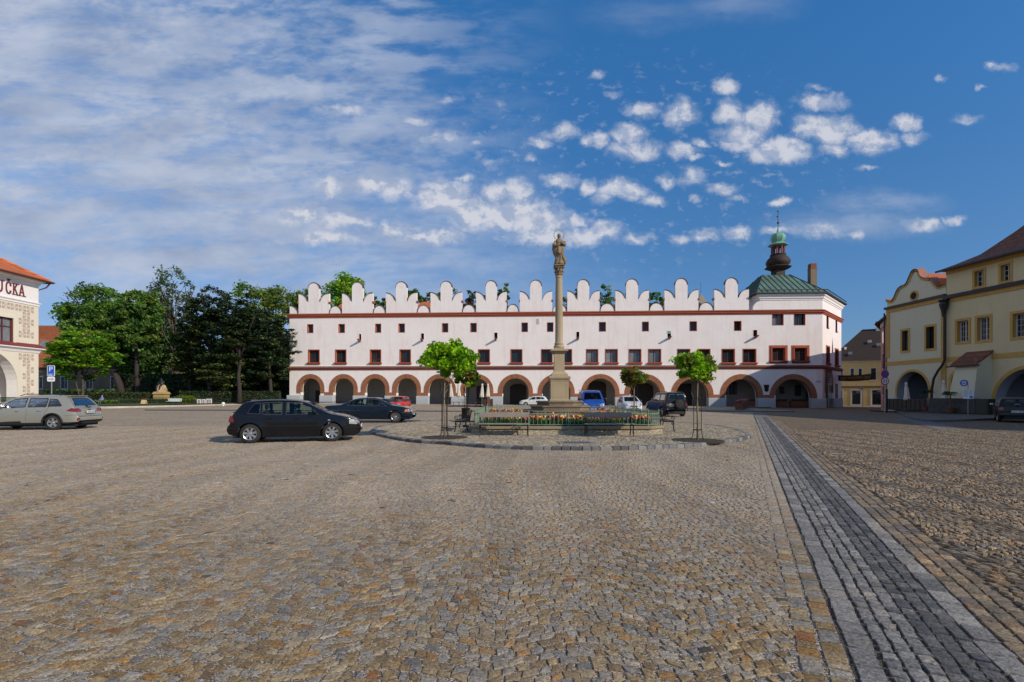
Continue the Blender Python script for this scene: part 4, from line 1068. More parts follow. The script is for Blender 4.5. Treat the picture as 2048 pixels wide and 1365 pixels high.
# curved gable
gp_px = [(1773.5,598.5),(1783,601.5),(1789,594),(1795,580),(1803,572),(1812,568),(1818,556),(1824,543),(1831,538),(1838,540),(1843,552),(1853,556),(1862,556),(1869,565),(1877,573),(1883,571),(1890.5,568)]
gp = [GF.at(*p) for p in gp_px]
gsm = []
for i in range(len(gp)-1):
    P = [np.array(gp[max(0, min(len(gp)-1, i+k-1))]) for k in range(4)]
    for j in range(4):
        t = j/4; gsm.append(tuple(.5*((2*P[1])+(P[2]-P[0])*t+(2*P[0]-5*P[1]+4*P[2]-P[3])*t*t+(3*P[1]-P[0]-3*P[2]+P[3])*t**3)))
gsm.append(gp[-1])
b.prism([(0, 10.35)]+gsm+[(U1, 10.35)], 0, .45, 0)
b.quad((0,0,-.5),(0,14,-.5),(0,14,10.4),(0,0,10.4), 0); b.quad((U1,0,10.3),(U1,3,10.3),(U1,3,11.2),(U1,0,11.2), 0); b.quad((0,14,-.5),(U1,14,-.5),(U1,14,10.4),(0,14,10.4), 0)
b.build('wall', [PALEG, mat('window_reveal_dark', (.10,.085,.05), .8), GREYW], gh)
t = MB(); 
for k in range(len(gsm)-1):
    (a, za), (c, z2) = gsm[k], gsm[k+1]
    d = math.hypot(c-a, z2-za); nx, nz = (z2-za)/d*.28, -(c-a)/d*.28
    if k in (len(gsm)-2,): pass
    t.quad((a+nx,-.05,za+nz),(c+nx,-.05,z2+nz),(c,-.05,z2),(a,-.05,za),0); t.quad((a,-.12,za),(c,-.12,z2),(c,.6,z2+.05),(a,.6,za+.05),1)
    t.quad((a,-.12,za-.06),(c,-.12,z2-.06),(c,-.12,z2),(a,-.12,za),2); t.quad((a,-.12,za-.06),(c,-.12,z2-.06),(c,.0,z2-.06),(a,.0,za-.06),2)
t.build('gable_coping', [OCHRE, mat('clay_coping', (.36, .15, .11), .8, var=.2), GUTTERM], gh)
t = MB(); t.box((-.05,-.1,9.85),(U1,.0-.002,10.2),0); t.box((-.12,-.28,10.2),(U1+.05,.0,10.42),1)
t.box((-.06,-.05,gz(1835,727.5)),(U1,-.002,gz(1835,719.5)),0); t.box((-.06,-.055,5.3),(.35,-.0015,9.85),0); t.box((U1-.5,-.06,1.2),(U1,-.0025,9.85),0)
t.build('string_course', [OCHRE, GUTTERM], gh)
t = MB(); eu, ez = GF.at(1828.5, 592); t.lathe([(.5,0),(.5,.06)], (eu,-.06,ez), 20, 0, axis='y'); t.lathe([(.33,0),(.33,-.02)], (eu,-.075,ez), 18, 1, axis='y')
o = t.build('oculus', [OCHRE, DARK], gh)
for r in wins: window(GF, r, gh, y=.35, cross=(1,1), fw=.07, frame=BLACKMET, pane=GLASSL if r is wins[0] else GLASS, sur=(OCHRE,.2,.04))
arch_trim(uc, ri, ro, zs, 1.35, 'arch_trim', OCHRE, gh)
for a, c in ((-.1, uc-ri), (uc+ri, U1)):
    t = MB(); t.bbox((a-.02,-.28,-.5),(c+.04,.7,1.25),.04); t.build('plinth', GREYBASE, gh)
rf = MB(); um = (gsm[0][0]+U1)/2; zr = gz(1860, 551)+.6
rf.add([(-.2,.3,10.3),(U1+2.0,.3,10.3),(U1+2,14,10.3),(-.2,14,10.3),(um,.3,zr),(um,14,zr)], [(0,4,5,3),(1,2,5,4),(0,1,4),(2,3,5)])
rf.build('roof', [ORANGETILE], gh)
t = MB(); t.quad((.2,4.5,-.4),(U1,4.5,-.4),(U1,4.5,5),(.2,4.5,5)); t.quad((.2,.7,4.9),(U1,.7,4.9),(U1,4.5,4.9),(.2,4.5,4.9)); t.quad((.2,.8,-.4),(.2,4.5,-.4),(.2,4.5,4.9),(.2,.8,4.9)); t.build('arcade_vault', GREYW, gh)
t = MB(); t.box((uc+.1,4.3,-.3),(uc+1.0,4.45,2.9),0); t.box((uc+1.3,4.3,.6),(uc+1.9,4.45,2.9),0); t.box((uc+.25,4.25,.9),(uc+.4,4.29,2.5),1); t.build('shop_door', [DOORW, GLASSL], gh)
# --- big cream house, its front slightly splayed
JX = Vector((GF.O.x, GF.O.y-gl)); BDIR = Vector((.102, -1)).normalized()
BF = Front(JX, BDIR); BL = 52.
bh = empty('cream_house', (JX.x, JX.y, 0), BF.rot, 'large cream house with brown tiled roof, ochre window frames and deep arches on the right', 'house')
bz = lambda px, py: BF.at(px, py)[1]
zst = bz(1960, 580); zeave = bz(1960, 522)
lw = [BF.rect(1915,1937,642,684), BF.rect(1955,1979.5,635,681), BF.rect(2026,2062,626,674)]
uw = [BF.rect(1949.5,1967.5,542,573), BF.rect(2002,2020.5,529.5,562)]
du = lw[2][0]-lw[1][0]+1.5
x = lw[2][1]+2.6
while x < BL-3: lw.append((x, x+1.15, lw[2][2], lw[2][3])); uw.append((x, x+1.0, uw[1][2], uw[1][3])); x += 3.4
aw = [(BF.u(1874), BF.u(1926)), (BF.u(1984.6), BF.u(2100))]
archs = []
c0, c1 = .02, BF.u(1921); ro1 = (c1+1.0-c0)/2; archs.append((c0+ro1+.1, ro1-.35, bz(1905, 737)-ro1))
e0 = BF.u(1984.6); ro2 = 2.75; ztop2 = bz(2060, 722)-.3; archs.append((e0+ro2, ro2-.25, ztop2-ro2)); x = e0+2*ro2+1.6
while x < BL-6.2: archs.append((x+ro2, ro2-.25, ztop2-ro2)); x += 7.2
b = MB(); wall_grid(b, 0, BL, 5.0, zeave, lw+uw, 0, .4, 0, 1); arch_wall(b, 0, BL, 5.0, archs, 0, .9, 0, 2)
b.quad((0,0,9),(0,16,9),(0,16,zeave),(0,0,zeave),0); b.quad((BL,0,-.5),(BL,16,-.5),(BL,16,zeave),(BL,0,zeave),0); b.quad((0,16,-.5),(BL,16,-.5),(BL,16,zeave),(0,16,zeave),0)
b.build('wall', [CREAM, OCHRE, GREYW], bh)
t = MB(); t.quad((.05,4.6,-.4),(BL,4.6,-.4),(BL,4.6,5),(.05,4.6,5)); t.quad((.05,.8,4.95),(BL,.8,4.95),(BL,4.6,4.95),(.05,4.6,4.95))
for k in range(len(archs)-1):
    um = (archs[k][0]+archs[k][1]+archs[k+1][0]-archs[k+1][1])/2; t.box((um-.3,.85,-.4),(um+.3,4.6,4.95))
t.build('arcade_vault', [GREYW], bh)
for r in lw: window(BF, r, bh, y=.32, cross=(1,0), fw=.07, frame=WFRAMEW, grid=(4,4), sur=(OCHRE,.2,.04), pane=GLASS)
for r in uw: window(BF, r, bh, y=.3, cross=(1,2), fw=.05, frame=WFRAMEW, sur=(OCHRE,.18,.04), pane=GLASS)
t = MB(); t.box((-.05,-.1,zst-.55),(BL,-.002,zst-.25),0); t.box((-.1,-.3,zst-.25),(BL,0,zst+.05),1); t.box((0,-.06,zeave-.5),(BL,-.003,zeave-.05),0)
zb = bz(2000, 712); t.box((0,-.05,zb-.2),(BL,-.0025,zb+.2),0); t.build('string_course', [OCHRE, GUTTERM], bh)
for (u_, r_, z_) in archs: arch_trim(u_, r_, r_+.27, z_, -.3, 'arch_trim', OCHRE, bh)
for k in range(len(archs)+1):
    a = archs[k-1][0]+archs[k-1][1] if k else -.05; c = archs[k][0]-archs[k][1] if k < len(archs) else BL
    t = MB(); t.bbox((a-.03,-.25,-.5),(c+.04,.8,1.15),.04); t.build('plinth', GREYBASE, bh)
# roof with a bell-cast foot and hipped end
rf = MB(); ez0 = zeave-.05
prof = [(-.75, ez0-.1), (.3, ez0+.35), (1.6, ez0+1.0), (3.2, ez0+2.6), (5.2, ez0+5.0), (8.0, ez0+7.4)]
hipx = [-.35, .5, 1.5, 3.0, 5.0, 7.4]
ringsL = []
for (y, z), hx in zip(prof, hipx):
    ringsL.append([(hx, 16-y, z), (hx, y, z), (BL+.4, y, z), (BL+.4, 16-y, z)])
for i in range(len(ringsL)-1):
    A, B = ringsL[i], ringsL[i+1]
    for j in range(3): rf.quad(A[j], A[j+1], B[j+1], B[j])
rf.quad(*ringsL[0], m=1); rf.quad(ringsL[0][0], ringsL[-1][0], ringsL[-1][3], ringsL[0][3])
rf.box((-.3,-.82,ez0-.22),(BL+.4,-.66,ez0-.08),1)
rf.build('roof', [BROWNTILE, GUTTERM], bh)
# second, higher ridge further on so the house throws the long shadow over the road
# --- buttress with its own little tiled roof
bt = MB(); u0, u1 = BF.u(1984)-1.8, BF.u(1984); zw = bz(1984, 704); 
bt.loft([[(u0-.35,-1.95,-.2),(u1,-1.85,-.2),(u1,.05,-.2),(u0-.35,.05,-.2)], [(u0,-1.3,3.9),(u1,-1.3,3.9),(u1,.05,3.9),(u0,.05,3.9)], [(u0,-1.25,4.05),(u1,-1.25,4.05),(u1,.05,zw-.1),(u0,.05,zw-.1)]], 0, caps=True)
bt.loft([[(u0-.25,-1.5,3.98),(u1+.12,-1.5,3.98),(u1+.12,-1.5,4.1),(u0-.25,-1.5,4.1)], [(u0-.25,.04,zw+.05),(u1+.12,.04,zw+.05),(u1+.12,.04,zw+.17),(u0-.25,.04,zw+.17)]], 1, caps=True)
bt.box((u0-.5,-1.62,3.86),(u1+.3,-1.45,3.97),2)
bt.build('buttress', [PALEG, BROWNTILE, GUTTERM], bh)
# --- downpipe with hopper, swept round the arch
dp = MB(); h0 = 9.3
dp.lathe([(.12,-1.4),(.2,-.9),(.36,-.3),(.3,-.1),(.42,0),(.42,.1)], (.05,-.32,zst-.4), 8, 0, pi/8)
P = [(.1,-.3,zst-1.8),(.1,-.3,4.6),(-.05,-.32,4.2),(-.45,-.34,3.7),(-.85,-.36,3.0),(-1.0,-.36,2.2),(-1.02,-.4,1.3),(-1.05,-.45,.2)]
dp.path(P, .1, 8); dp.build('downpipe', GUTTERM, bh)
# --- stone trough wall and box by the buttress
st = MB(); p = BF.O; st.bbox((u0-1.3,-2.5,0),(u1+.9,-1.98,1.22),.05); 
RUBBLE = mat('dark_rubble_stone', (.055,.055,.052), .9, var=.6, scale=2.5, bump=.9, bscale=6, bdist=.06)
def place(parent_front, mb, name, mats, label, cat, **k): return mb.build(name, mats, loc=(parent_front.O.x, parent_front.O.y, .05), rot=parent_front.rot, tag=(label, cat))
place(BF, st, 'stone_wall', RUBBLE, 'low dark rubble wall at the foot of the buttress', 'wall')
st = MB(); st.bbox((u1+1.0,-2.6,0),(u1+1.9,-1.9,1.2),.03); st.box((u1+1.1,-2.62,.15),(u1+1.8,-2.599,1.05)); place(BF, st, 'utility_box', mat('dark_cabinet', (.02,.025,.022),.5), 'dark metal utility cabinet standing beside the low rubble wall', 'cabinet')
# --- pink house beyond the gable house
PA = Vector((38.3, 51.2)); PB = Vector((40.5, 54.9)); PF = Front(PA, PA-PB)
ph = empty('pink_house', (PB.x, PB.y, 0), math.atan2(PA.y-PB.y, PA.x-PB.x), 'narrow pink house with a dark hipped roof seen edge-on beyond the pale green gable', 'house')
PW = (PB-PA).length
def loc(x, y, z):
    d = Vector((x-PB.x, y-PB.y)); c, s_ = cos(ph.rotation_euler.z), sin(ph.rotation_euler.z); return (d.x*c+d.y*s_, -d.x*s_+d.y*c, z)
foot = [(40.5,54.9),(38.3,51.2),(60,51.2),(60,62.5),(47.2,62.5)]
b = MB(); n = len(foot)
for k in range(n):
    a, c = foot[k], foot[(k+1) % n]; b.quad(loc(*a,-.5), loc(*c,-.5), loc(*c,9.3), loc(*a,9.3), 0)
b.box((0,-.06,8.8),(PW,-.002,9.3),1)
b.build('wall', [PINK, TRIMW], ph)
rf = MB(); R_ = [loc(39.9,55.1,9.3),loc(37.9,51.0,9.3),loc(60.2,51,9.3),loc(60.2,63,9.3),loc(46.8,63,9.3)]; r1, r2 = loc(44.5,55.5,12.9), loc(55,57.5,13.6)
rf.add(R_+[r1, r2], [(0,1,5),(1,2,6,5),(2,3,6),(3,4,5,6),(4,0,5)]); rf.add(R_, [(4,3,2,1,0)]); rf.build('roof', DARKTILE, ph)
wg = [(45,57,11.2),(46.2,61.2,13.1),(47.6,63.3,12.8),(49.8,65.9,11.5),(53.5,70,11.8),(57.5,75.2,12.2),(68,75,12),(60,55,12)]  # unseen wing, outline and heights shaped to shade the arcaded building's corner
t = MB(); n = len(wg); t.add([loc(x,y,-.5) for x,y,z in wg]+[loc(x,y,z) for x,y,z in wg], [(k,(k+1)%n,n+(k+1)%n,n+k) for k in range(n)]); t.add([loc(60,66,11.8)]+[loc(x,y,z) for x,y,z in wg], [(0,k+1,(k+1)%n+1) for k in range(n)]); t.build('shadow_wing', PINK, ph)
t = MB(); t.lathe([(3.0,-.5),(3.0,9.5),(.02,18.4)], loc(60.3,65.8,0)[:2]+(0,), 4, 0, .6); t.build('shadow_turret', DARKTILE, ph)  # out of sight, added only to throw the pointed shadow on the side wall
for (a,c,d,e) in [(PW*.42,PW*.72,6.9,8.3),(PW*.42,PW*.72,4.2,6.0),(PW*.42,PW*.72,1.4,2.6)]:
    w = MB(); w.box((a,-.06,d),(c,.0,e),0); w.quad((a+.1,-.065,d+.12),(c-.1,-.065,d+.12),(c-.1,-.065,e-.12),(a+.1,-.065,e-.12),1); w.build('window', [TRIMW, GLASS], ph)
t = MB(); t.path([(PW+.05,-.15,9.9),(PW+.05,-.15,9.0),(PW+.05,-.15,.2)], .07, 6); t.build('downpipe', GUTTERM, ph)
# --- the pointed shadow on the corner comes from the unseen turret added above
# --- yellow shop house at the end of the street
YL, YR = 88., 83.5
ya, yb = Vector((PX(1672, YL), YL)), Vector((PX(1790, YR), YR)); YF = Front(ya, yb-ya); yl = (yb-ya).length
yh = empty('yellow_shop_house', (ya.x, ya.y, 0), YF.rot, 'yellow house with dark roof and two shop windows closing the side street', 'house')
yz = lambda px, py: YF.at(px, py)[1]
ze = yz(1730, 721)
w1 = [YF.rect(1701.5,1707.5,738,760), YF.rect(1717.5,1723.5,738,760), YF.rect(1742,1752,737,760), YF.rect(1681.5,1685,738,761)]
s1 = [YF.rect(1703,1722,781,810), YF.rect(1743,1768,780,811), YF.rect(1680,1685,781,801)]
b = MB(); wall_grid(b, -1, yl, -.8, ze, w1+s1, 0, .15, 0, 1)
b.quad((-1,0,-.8),(-1,9,-.8),(-1,9,ze),(-1,0,ze),0); b.build('wall', [YELLOW, TRIMW], yh)
for r in w1: window(YF, r, yh, y=.1, cross=(0,1), fw=.08, frame=BLACKMET, sur=(TRIMW,.16,.03))
for r in s1: window(YF, r, yh, y=.1, cross=(0,0), fw=.1, frame=TRIMW, sur=(TRIMW,.16,.03), name='shop_window')
AW = mat('awning_blue_panel', (.02,.04,.12), .6); AO = mat('awning_orange', (.5,.22,.04), .6)
for k, r in enumerate(s1[:2]):
    t = MB(); t.quad((r[0]+.1,.07,r[3]-.75),(r[1]-.1,.07,r[3]-.75),(r[1]-.1,.07,r[3]-.4),(r[0]+.1,.07,r[3]-.4),0)
    t.quad(((r[0]+r[1])/2,.068,r[3]-.38),(r[1]-.1,.068,r[3]-.38),(r[1]-.1,.068,r[3]-.15),((r[0]+r[1])/2-.1,.068,r[3]-.25),1); t.build('shop_blind', [AW, AO], yh)
t = MB(); t.box((-1,-.12,ze-.25),(yl,0,ze+.0),0); t.box((-1,-.06,yz(1730,776)),(yl,-.002,yz(1730,772.5)),1); t.build('string_course', [TRIMW, mat('brown_string', (.16,.10,.05), .8)], yh)
zr1 = yz(1745, 678)+2.2; rf = MB(); ux = YF.u(1713)+1.0
rf.add([(-1.4,-.4,ze),(yl+6,-.4,ze),(yl+6,10,ze),(-1.4,10,ze),(ux,5,zr1),(yl+6,5,zr1)], [(0,1,5,4),(2,3,4,5),(3,0,4)])
rf.build('roof', DARKTILE, yh)
for px, py in ((1741,684),(1759,691),(1701,710)):
    u_, z_ = YF.at(px, py); t = MB(); yy = (z_-ze)/(zr1-ze)*5.4-.4; zz_ = z_+ (yy*.02)
    t.add([(u_-.3,yy-.3,z_+.05),(u_+.3,yy-.3,z_+.05),(u_+.3,yy+.15,z_+.55),(u_-.3,yy+.15,z_+.55)], [(0,1,2,3)]); t.build('skylight', GLASSL, yh)
u_, _ = YF.at(1752, 670); u_ += .7; t = MB(); t.box((u_-.45,4.6,zr1-1),(u_+.45,5.4,zr1+.9),0); t.box((u_-.5,4.55,zr1+.9),(u_+.5,5.45,zr1+1.25),1); t.build('chimney', [TRIMW, CHIMB], yh)

# ------------------------------------------------------------ house on the left
LFa = Vector((-37.88, 40.0)); LDIR = Vector((-.049, 1)).normalized()
LLEN = 24.; LO = LFa-LDIR*LLEN; LF = Front(LO, LDIR)
lh = empty('sgraffito_house', (LO.x, LO.y, 0), LF.rot, 'cream corner house with brown sgraffito ornament, large red lettering and orange tiled roof', 'house')
lz = lambda px, py: LF.at(px, py)[1]
LCREAM = plaster('sgraffito_house_plaster', (.72, .66, .54), stain=(.45, .38, .28), amt=.25)
LWHITE = plaster('lettering_band_plaster', (.80, .78, .76), amt=.1)
zE, zM, zR = lz(50, 559), lz(50, 603.5), lz(50, 694.5)
wl_ = [LF.rect(-14, 26.5, 634, 686)]
ww = wl_[0]; W0 = (ww[1]-1.45, ww[1], ww[2], ww[3]); WS = [W0]
for k in range(1, 7): WS.append((W0[0]-3.3*k, W0[1]-3.3*k, W0[2], W0[3]))
au = LF.u(34.8); arl = 2.55; zat = lz(-20, 716); AS = [(au-arl, arl, 2.3)]
for k in range(1, 4): AS.append((au-arl-k*6.3, arl, 2.3))
AS = AS[::-1]
b = MB(); wall_grid(b, 0, LLEN, 5.0, zM, WS, 0, .22, 0, 2); arch_wall(b, 0, LLEN, 5.0, AS, 0, .8, 0, 3)
b.quad((0,0,zM),(LLEN,0,zM),(LLEN,0,zE+.2),(0,0,zE+.2),1)
b.quad((LLEN,0,-.3),(LLEN,12,-.3),(LLEN,12,zM),(LLEN,0,zM),0); b.quad((LLEN,0,zM),(LLEN,12,zM),(LLEN,12,zE+.2),(LLEN,0,zE+.2),1)
b.quad((0,0,-.3),(0,12,-.3),(0,12,zE),(0,0,zE),0); b.quad((0,12,-.3),(LLEN,12,-.3),(LLEN,12,zE),(0,12,zE),0)
b.build('wall', [LCREAM, LWHITE, mat('maroon_reveal', (.16,.03,.035), .7), LWHITE], lh)
inn = MB(); inn.quad((0,4,-.3),(LLEN-.4,4,-.3),(LLEN-.4,4,5),(0,4,5)); inn.quad((0,.8,4.95),(LLEN-.4,.8,4.95),(LLEN-.4,4,4.95),(0,4,4.95)); inn.quad((LLEN-.5,.8,-.3),(LLEN-.5,4,-.3),(LLEN-.5,4,4.95),(LLEN-.5,.8,4.95)); inn.build('arcade_vault', LWHITE, lh)
for (u_, r_, z_) in AS: arch_trim(u_, r_-.002, r_+.3, z_, -.2, 'arch_trim', LCREAM, lh)
MAROON = mat('maroon_window_frame', (.10,.022,.025), .6)
for r in WS: window(LF, r, lh, y=.16, cross=(1,1), fw=.07, frame=MAROON, pane=GLASSL, sur=(LCREAM,.2,.05))
t = MB(); pl_ = [(0,0),(LLEN,0),(LLEN,12)]
t.sweep(pl_, [(0,zM-.22),(.05,zM-.2),(.05,zM-.08),(.12,zM),(.12,zM+.06),(0,zM+.1)],0)
t.sweep(pl_, [(0,zR-.45),(.05,zR-.4),(.12,zR-.2),(.3,zR-.1),(.3,zR)],0); t.sweep(pl_, [(.34,zR),(.34,zR+.03),(0,zR+.3)],1)
t.sweep(pl_, [(0,zE-.3),(.06,zE-.25),(.1,zE-.1),(.3,zE+.0),(.34,zE+.15)],0)
t.build('cornice', [LWHITE, mat('oxide_red_flashing', (.20,.03,.03), .6)], lh)
rf = MB(); zz0 = zE+.12
rf.add([(-.6,-.6,zz0),(LLEN+.45,-.6,zz0),(LLEN+.45,12.6,zz0),(-.6,12.6,zz0),(4,6,zz0+4.0),(LLEN-5.2,6,zz0+4.0)], [(0,1,5,4),(1,2,5),(2,3,4,5),(3,0,4)])
rf.add([(-.6,-.6,zz0-.03),(LLEN+.45,-.6,zz0-.03),(LLEN+.45,12.6,zz0-.03),(-.6,12.6,zz0-.03)], [(0,3,2,1)], 1)
rf.tube((LLEN+.42,-.57,zz0+.05),(LLEN-5.2,6,zz0+4.05),.12,n=6,m=0)
rf.build('roof', [ORANGETILE, mat('eave_boards', (.13,.05,.035), .7)], lh)
gm = mat('brown_gutter', (.11,.035,.03), .5); t = MB(); t.sweep([(0,-.6),(LLEN+.45,-.6),(LLEN+.45,12)], [(0,zz0-.1),(.1,zz0-.12),(.17,zz0-.04),(.17,zz0+.02),(.0,zz0+.03)]); t.path([(LLEN+.4,-.55,zz0-.1),(LLEN+.35,-.3,zz0-.45),(LLEN+.12,.2,zz0-.75),(LLEN+.12,.25,1)], .055, 7); t.build('gutter', gm, lh)
# sgraffito ornament: lattice of bracketed squares cut into the plaster
SG = mat('sgraffito_brown', (.22, .085, .055), .9, var=.25, scale=4)
def sg_tile(mb, u, z, w, h):
    e = -.003
    def r(a, b, c, d): mb.quad((u+a*w,e,z+b*h),(u+c*w,e,z+b*h),(u+c*w,e,z+d*h),(u+a*w,e,z+d*h))
    for sx in (0, 1):
        for sz in (0, 1):
            fx = lambda t: t if not sx else 1-t
            fz = lambda t: t if not sz else 1-t
            def q(a, b, c, d):
                A, C = sorted((fx(a), fx(c))); B, D = sorted((fz(b), fz(d))); r(A, B, C, D)
            q(.06,.05,.30,.12); q(.06,.12,.12,.32); q(.17,.19,.42,.255); q(.17,.255,.225,.42); q(.36,.05,.44,.12); q(.06,.38,.12,.46); q(.30,.33,.37,.42); q(.42,.33,.455,.42)
    r(.27,.47,.33,.53); r(.67,.47,.73,.53); r(.46,.46,.54,.54)
t = MB(); tw, th = .66, .50
for row in range(11):
    z = zM-.32-th*(row+1)
    if z < zR+.35: break
    off = 0 if row % 2 == 0 else .33
    u = LLEN-.4-off-tw
    while u > 9:
        if not any(u+tw > h[0]-.2 and u < h[1]+.2 and z+th > h[2]-.22 and z < h[3]+.22 for h in WS): sg_tile(t, u, z, tw, th)
        u -= tw
for row in range(11):
    z = zR-.52-th*(row+1)
    if z < .3: break
    off = 0 if row % 2 == 0 else .33; u = LLEN-.4-off-tw
    while u > 9:
        ok = True
        for (uc_, r_, z_) in AS:
            for (pu, pz) in ((u,z),(u+tw,z),(u,z+th),(u+tw,z+th)):
                if pz < z_ and abs(pu-uc_) < r_+.26: ok = False
                elif math.hypot(pu-uc_, pz-z_) < r_+.26: ok = False
        if ok: sg_tile(t, u, z, tw, th)
        u -= tw
t.build('sgraffito_ornament', SG, lh)
# lettering with slab serifs
LET = mat('maroon_lettering', (.16,.03,.035), .7)
def bars(mb, segs, u, z, w, h, th, serifs=()):
    for (x0, y0, x1, y1) in segs:
        p, q = Vector((u+x0*w, z+y0*h)), Vector((u+x1*w, z+y1*h)); d = (q-p).normalized(); nn = Vector((-d.y, d.x))*th/2
        P = [p-nn, q-nn, q+nn, p+nn]; e = -.03-.0007*len(mb.f)
        mb.add([(v.x, e, v.y) for v in P]+[(v.x, 0, v.y) for v in P], [(0,1,2,3),(0,4,5,1),(1,5,6,2),(2,6,7,3),(3,7,4,0)])
def serif(mb, u, z, w, h, xs, th, sw=.17):
    for (x, y) in xs:
        e = -.031-.0007*len(mb.f); cx, cz = u+x*w, z+y*h; s = 1 if y == 0 else -1
        P = [(cx-sw, cz), (cx+sw, cz), (cx+sw, cz+s*th*.55), (cx-sw, cz+s*th*.55)]
        mb.add([(a, e, c) for a, c in P]+[(a, 0, c) for a, c in P], [(0,1,2,3),(0,4,5,1),(1,5,6,2),(2,6,7,3),(3,7,4,0)])
def letter(ch, u, z, w, h, th=.105):
    mb = MB()
    if ch == 'U': bars(mb, [(.18,1,.18,.3),(.82,1,.82,.3),(.18,.32,.3,.1),(.3,.1,.5,.04),(.5,.04,.7,.1),(.7,.1,.82,.32)], u, z, w, h, th); serif(mb, u, z, w, h, [(.18,1),(.82,1)], th)
    if ch == 'C': bars(mb, [(.15,.28,.15,.72),(.15,.7,.3,.93),(.3,.93,.55,.98),(.55,.98,.85,.85),(.15,.3,.3,.07),(.3,.07,.55,.02),(.55,.02,.85,.15),(.85,.15,.85,.3),(.85,.97,.85,.68),(.32,1.26,.5,1.1),(.5,1.1,.68,1.26)], u, z, w, h, th)
    if ch == 'K': bars(mb, [(.2,0,.2,1),(.2,.42,.8,1),(.38,.55,.85,0)], u, z, w, h, th); serif(mb, u, z, w, h, [(.2,0),(.2,1),(.82,1),(.85,0)], th, .14)
    if ch == 'A': bars(mb, [(.12,0,.5,1),(.88,0,.5,1),(.25,.33,.75,.33)], u, z, w, h, th); serif(mb, u, z, w, h, [(.12,0),(.88,0)], th, .15)
    if ch == 'R': bars(mb, [(.2,0,.2,1),(.2,.97,.6,.97),(.6,.97,.82,.75),(.82,.75,.6,.5),(.6,.5,.2,.5),(.5,.5,.85,0)], u, z, w, h, th); serif(mb, u, z, w, h, [(.2,0),(.2,1),(.85,0)], th)
    return mb
for ch, x0, x1 in (('U',-9.5,6.5),('C',10.5,22),('K',24.5,36.5),('A',37.5,48.8)):
    ua_, ub_ = LF.u(x0), LF.u(x1); zt_ = lz((x0+x1)/2, lerp(561.5,571,(x0)/40)); zb_ = lz((x0+x1)/2, lerp(585.5,593.5,(x0)/40))
    letter(ch, ua_, zb_, ub_-ua_, zt_-zb_).build('letter', LET, lh)
lt = MB()
# --- house with red roof behind the park trees
rh = empty('old_park_house', (-110, 92, 0), 0, 'old grey-brown house with a steep red tiled roof behind the park trees', 'house')
b = MB(); hwn = [(4+4.6*k, 5.2+4.6*k, 2.6, 4.8) for k in range(10)]
wall_grid(b, 0, 50, -.5, 6.6, hwn, 0, .2, 0, 0); b.quad((50,0,-.5),(50,12,-.5),(50,12,6.6),(50,0,6.6)); b.quad((0,0,-.5),(0,12,-.5),(0,12,6.6),(0,0,6.6))
b.build('wall', plaster('old_house_render', (.20,.145,.105), stain=(.09,.07,.055), amt=.8, patch=1., streak=.8), rh)
for r in hwn: window(None, r, rh, y=.15, cross=(1,1), fw=.1, frame=mat('old_window_frame',(.3,.3,.29),.7) if r is hwn[0] else bpy.data.materials['old_window_frame'], pane=GLASS, sur=(TRIMW,.12,.04))
rf = MB(); rf.add([(-.5,-.6,6.5),(50.5,-.6,6.5),(50.5,12.6,6.5),(-.5,12.6,6.5),(5,6,15.2),(25.5,6,15.0),(30.5,6,9.6),(46,6,9.6)], [(0,1,7,6,5,4),(2,3,4,5,6,7),(3,0,4),(1,2,7)]); rf.build('roof', tiles('old_red_tiles', (.42,.13,.05),(.22,.07,.035)), rh)
t = MB(); t.box((26.6,6.4,9),(27.8,7.6,15.4)); t.box((26.4,6.2,15.4),(28,7.8,15.8)); t.build('chimney', TRIMW, rh)
t = MB(); t.quad((20.6,2.2,10.4),(21.9,2.2,10.4),(21.9,3.2,11.8),(20.6,3.2,11.8)); t.build('skylight', GLASSL, rh)
# ------------------------------------------------------------ trees and planting
def leaf_mat(name, rough=.55, trans=.35):
    m, t, b = material(name)
    at = t.node('ShaderNodeAttribute'); at.attribute_name = 'tone'
    t.l.new(at.outputs['Color'], b.inputs['Base Color']); b.inputs['Roughness'].default_value = rough; b.inputs['Specular IOR Level'].default_value = .35
    tr = t.node('ShaderNodeBsdfTranslucent'); t.l.new(t.vmath('MULTIPLY', at.outputs['Color'], (1.3, 1.5, .5)), tr.inputs['Color'])
    mx = t.node('ShaderNodeMixShader'); mx.inputs[0].default_value = trans
    out = [n for n in t.n if n.type == 'OUTPUT_MATERIAL'][0]
    t.l.new(b.outputs[0], mx.inputs[1]); t.l.new(tr.outputs[0], mx.inputs[2]); t.l.new(mx.outputs[0], out.inputs['Surface'])
    return m
LEAF = leaf_mat('leaves'); NEEDLE = leaf_mat('pine_needles', .6, .08)
BARK = mat('bark', (.085, .065, .05), .9, var=.4, scale=5, bump=.7, bscale=14, bdist=.03)
BARKP = mat('pale_young_bark', (.26, .20, .12), .85, var=.35, scale=6, bump=.4, bscale=30)
BARKD = mat('dark_bark', (.035, .026, .022), .9, var=.4, scale=4)
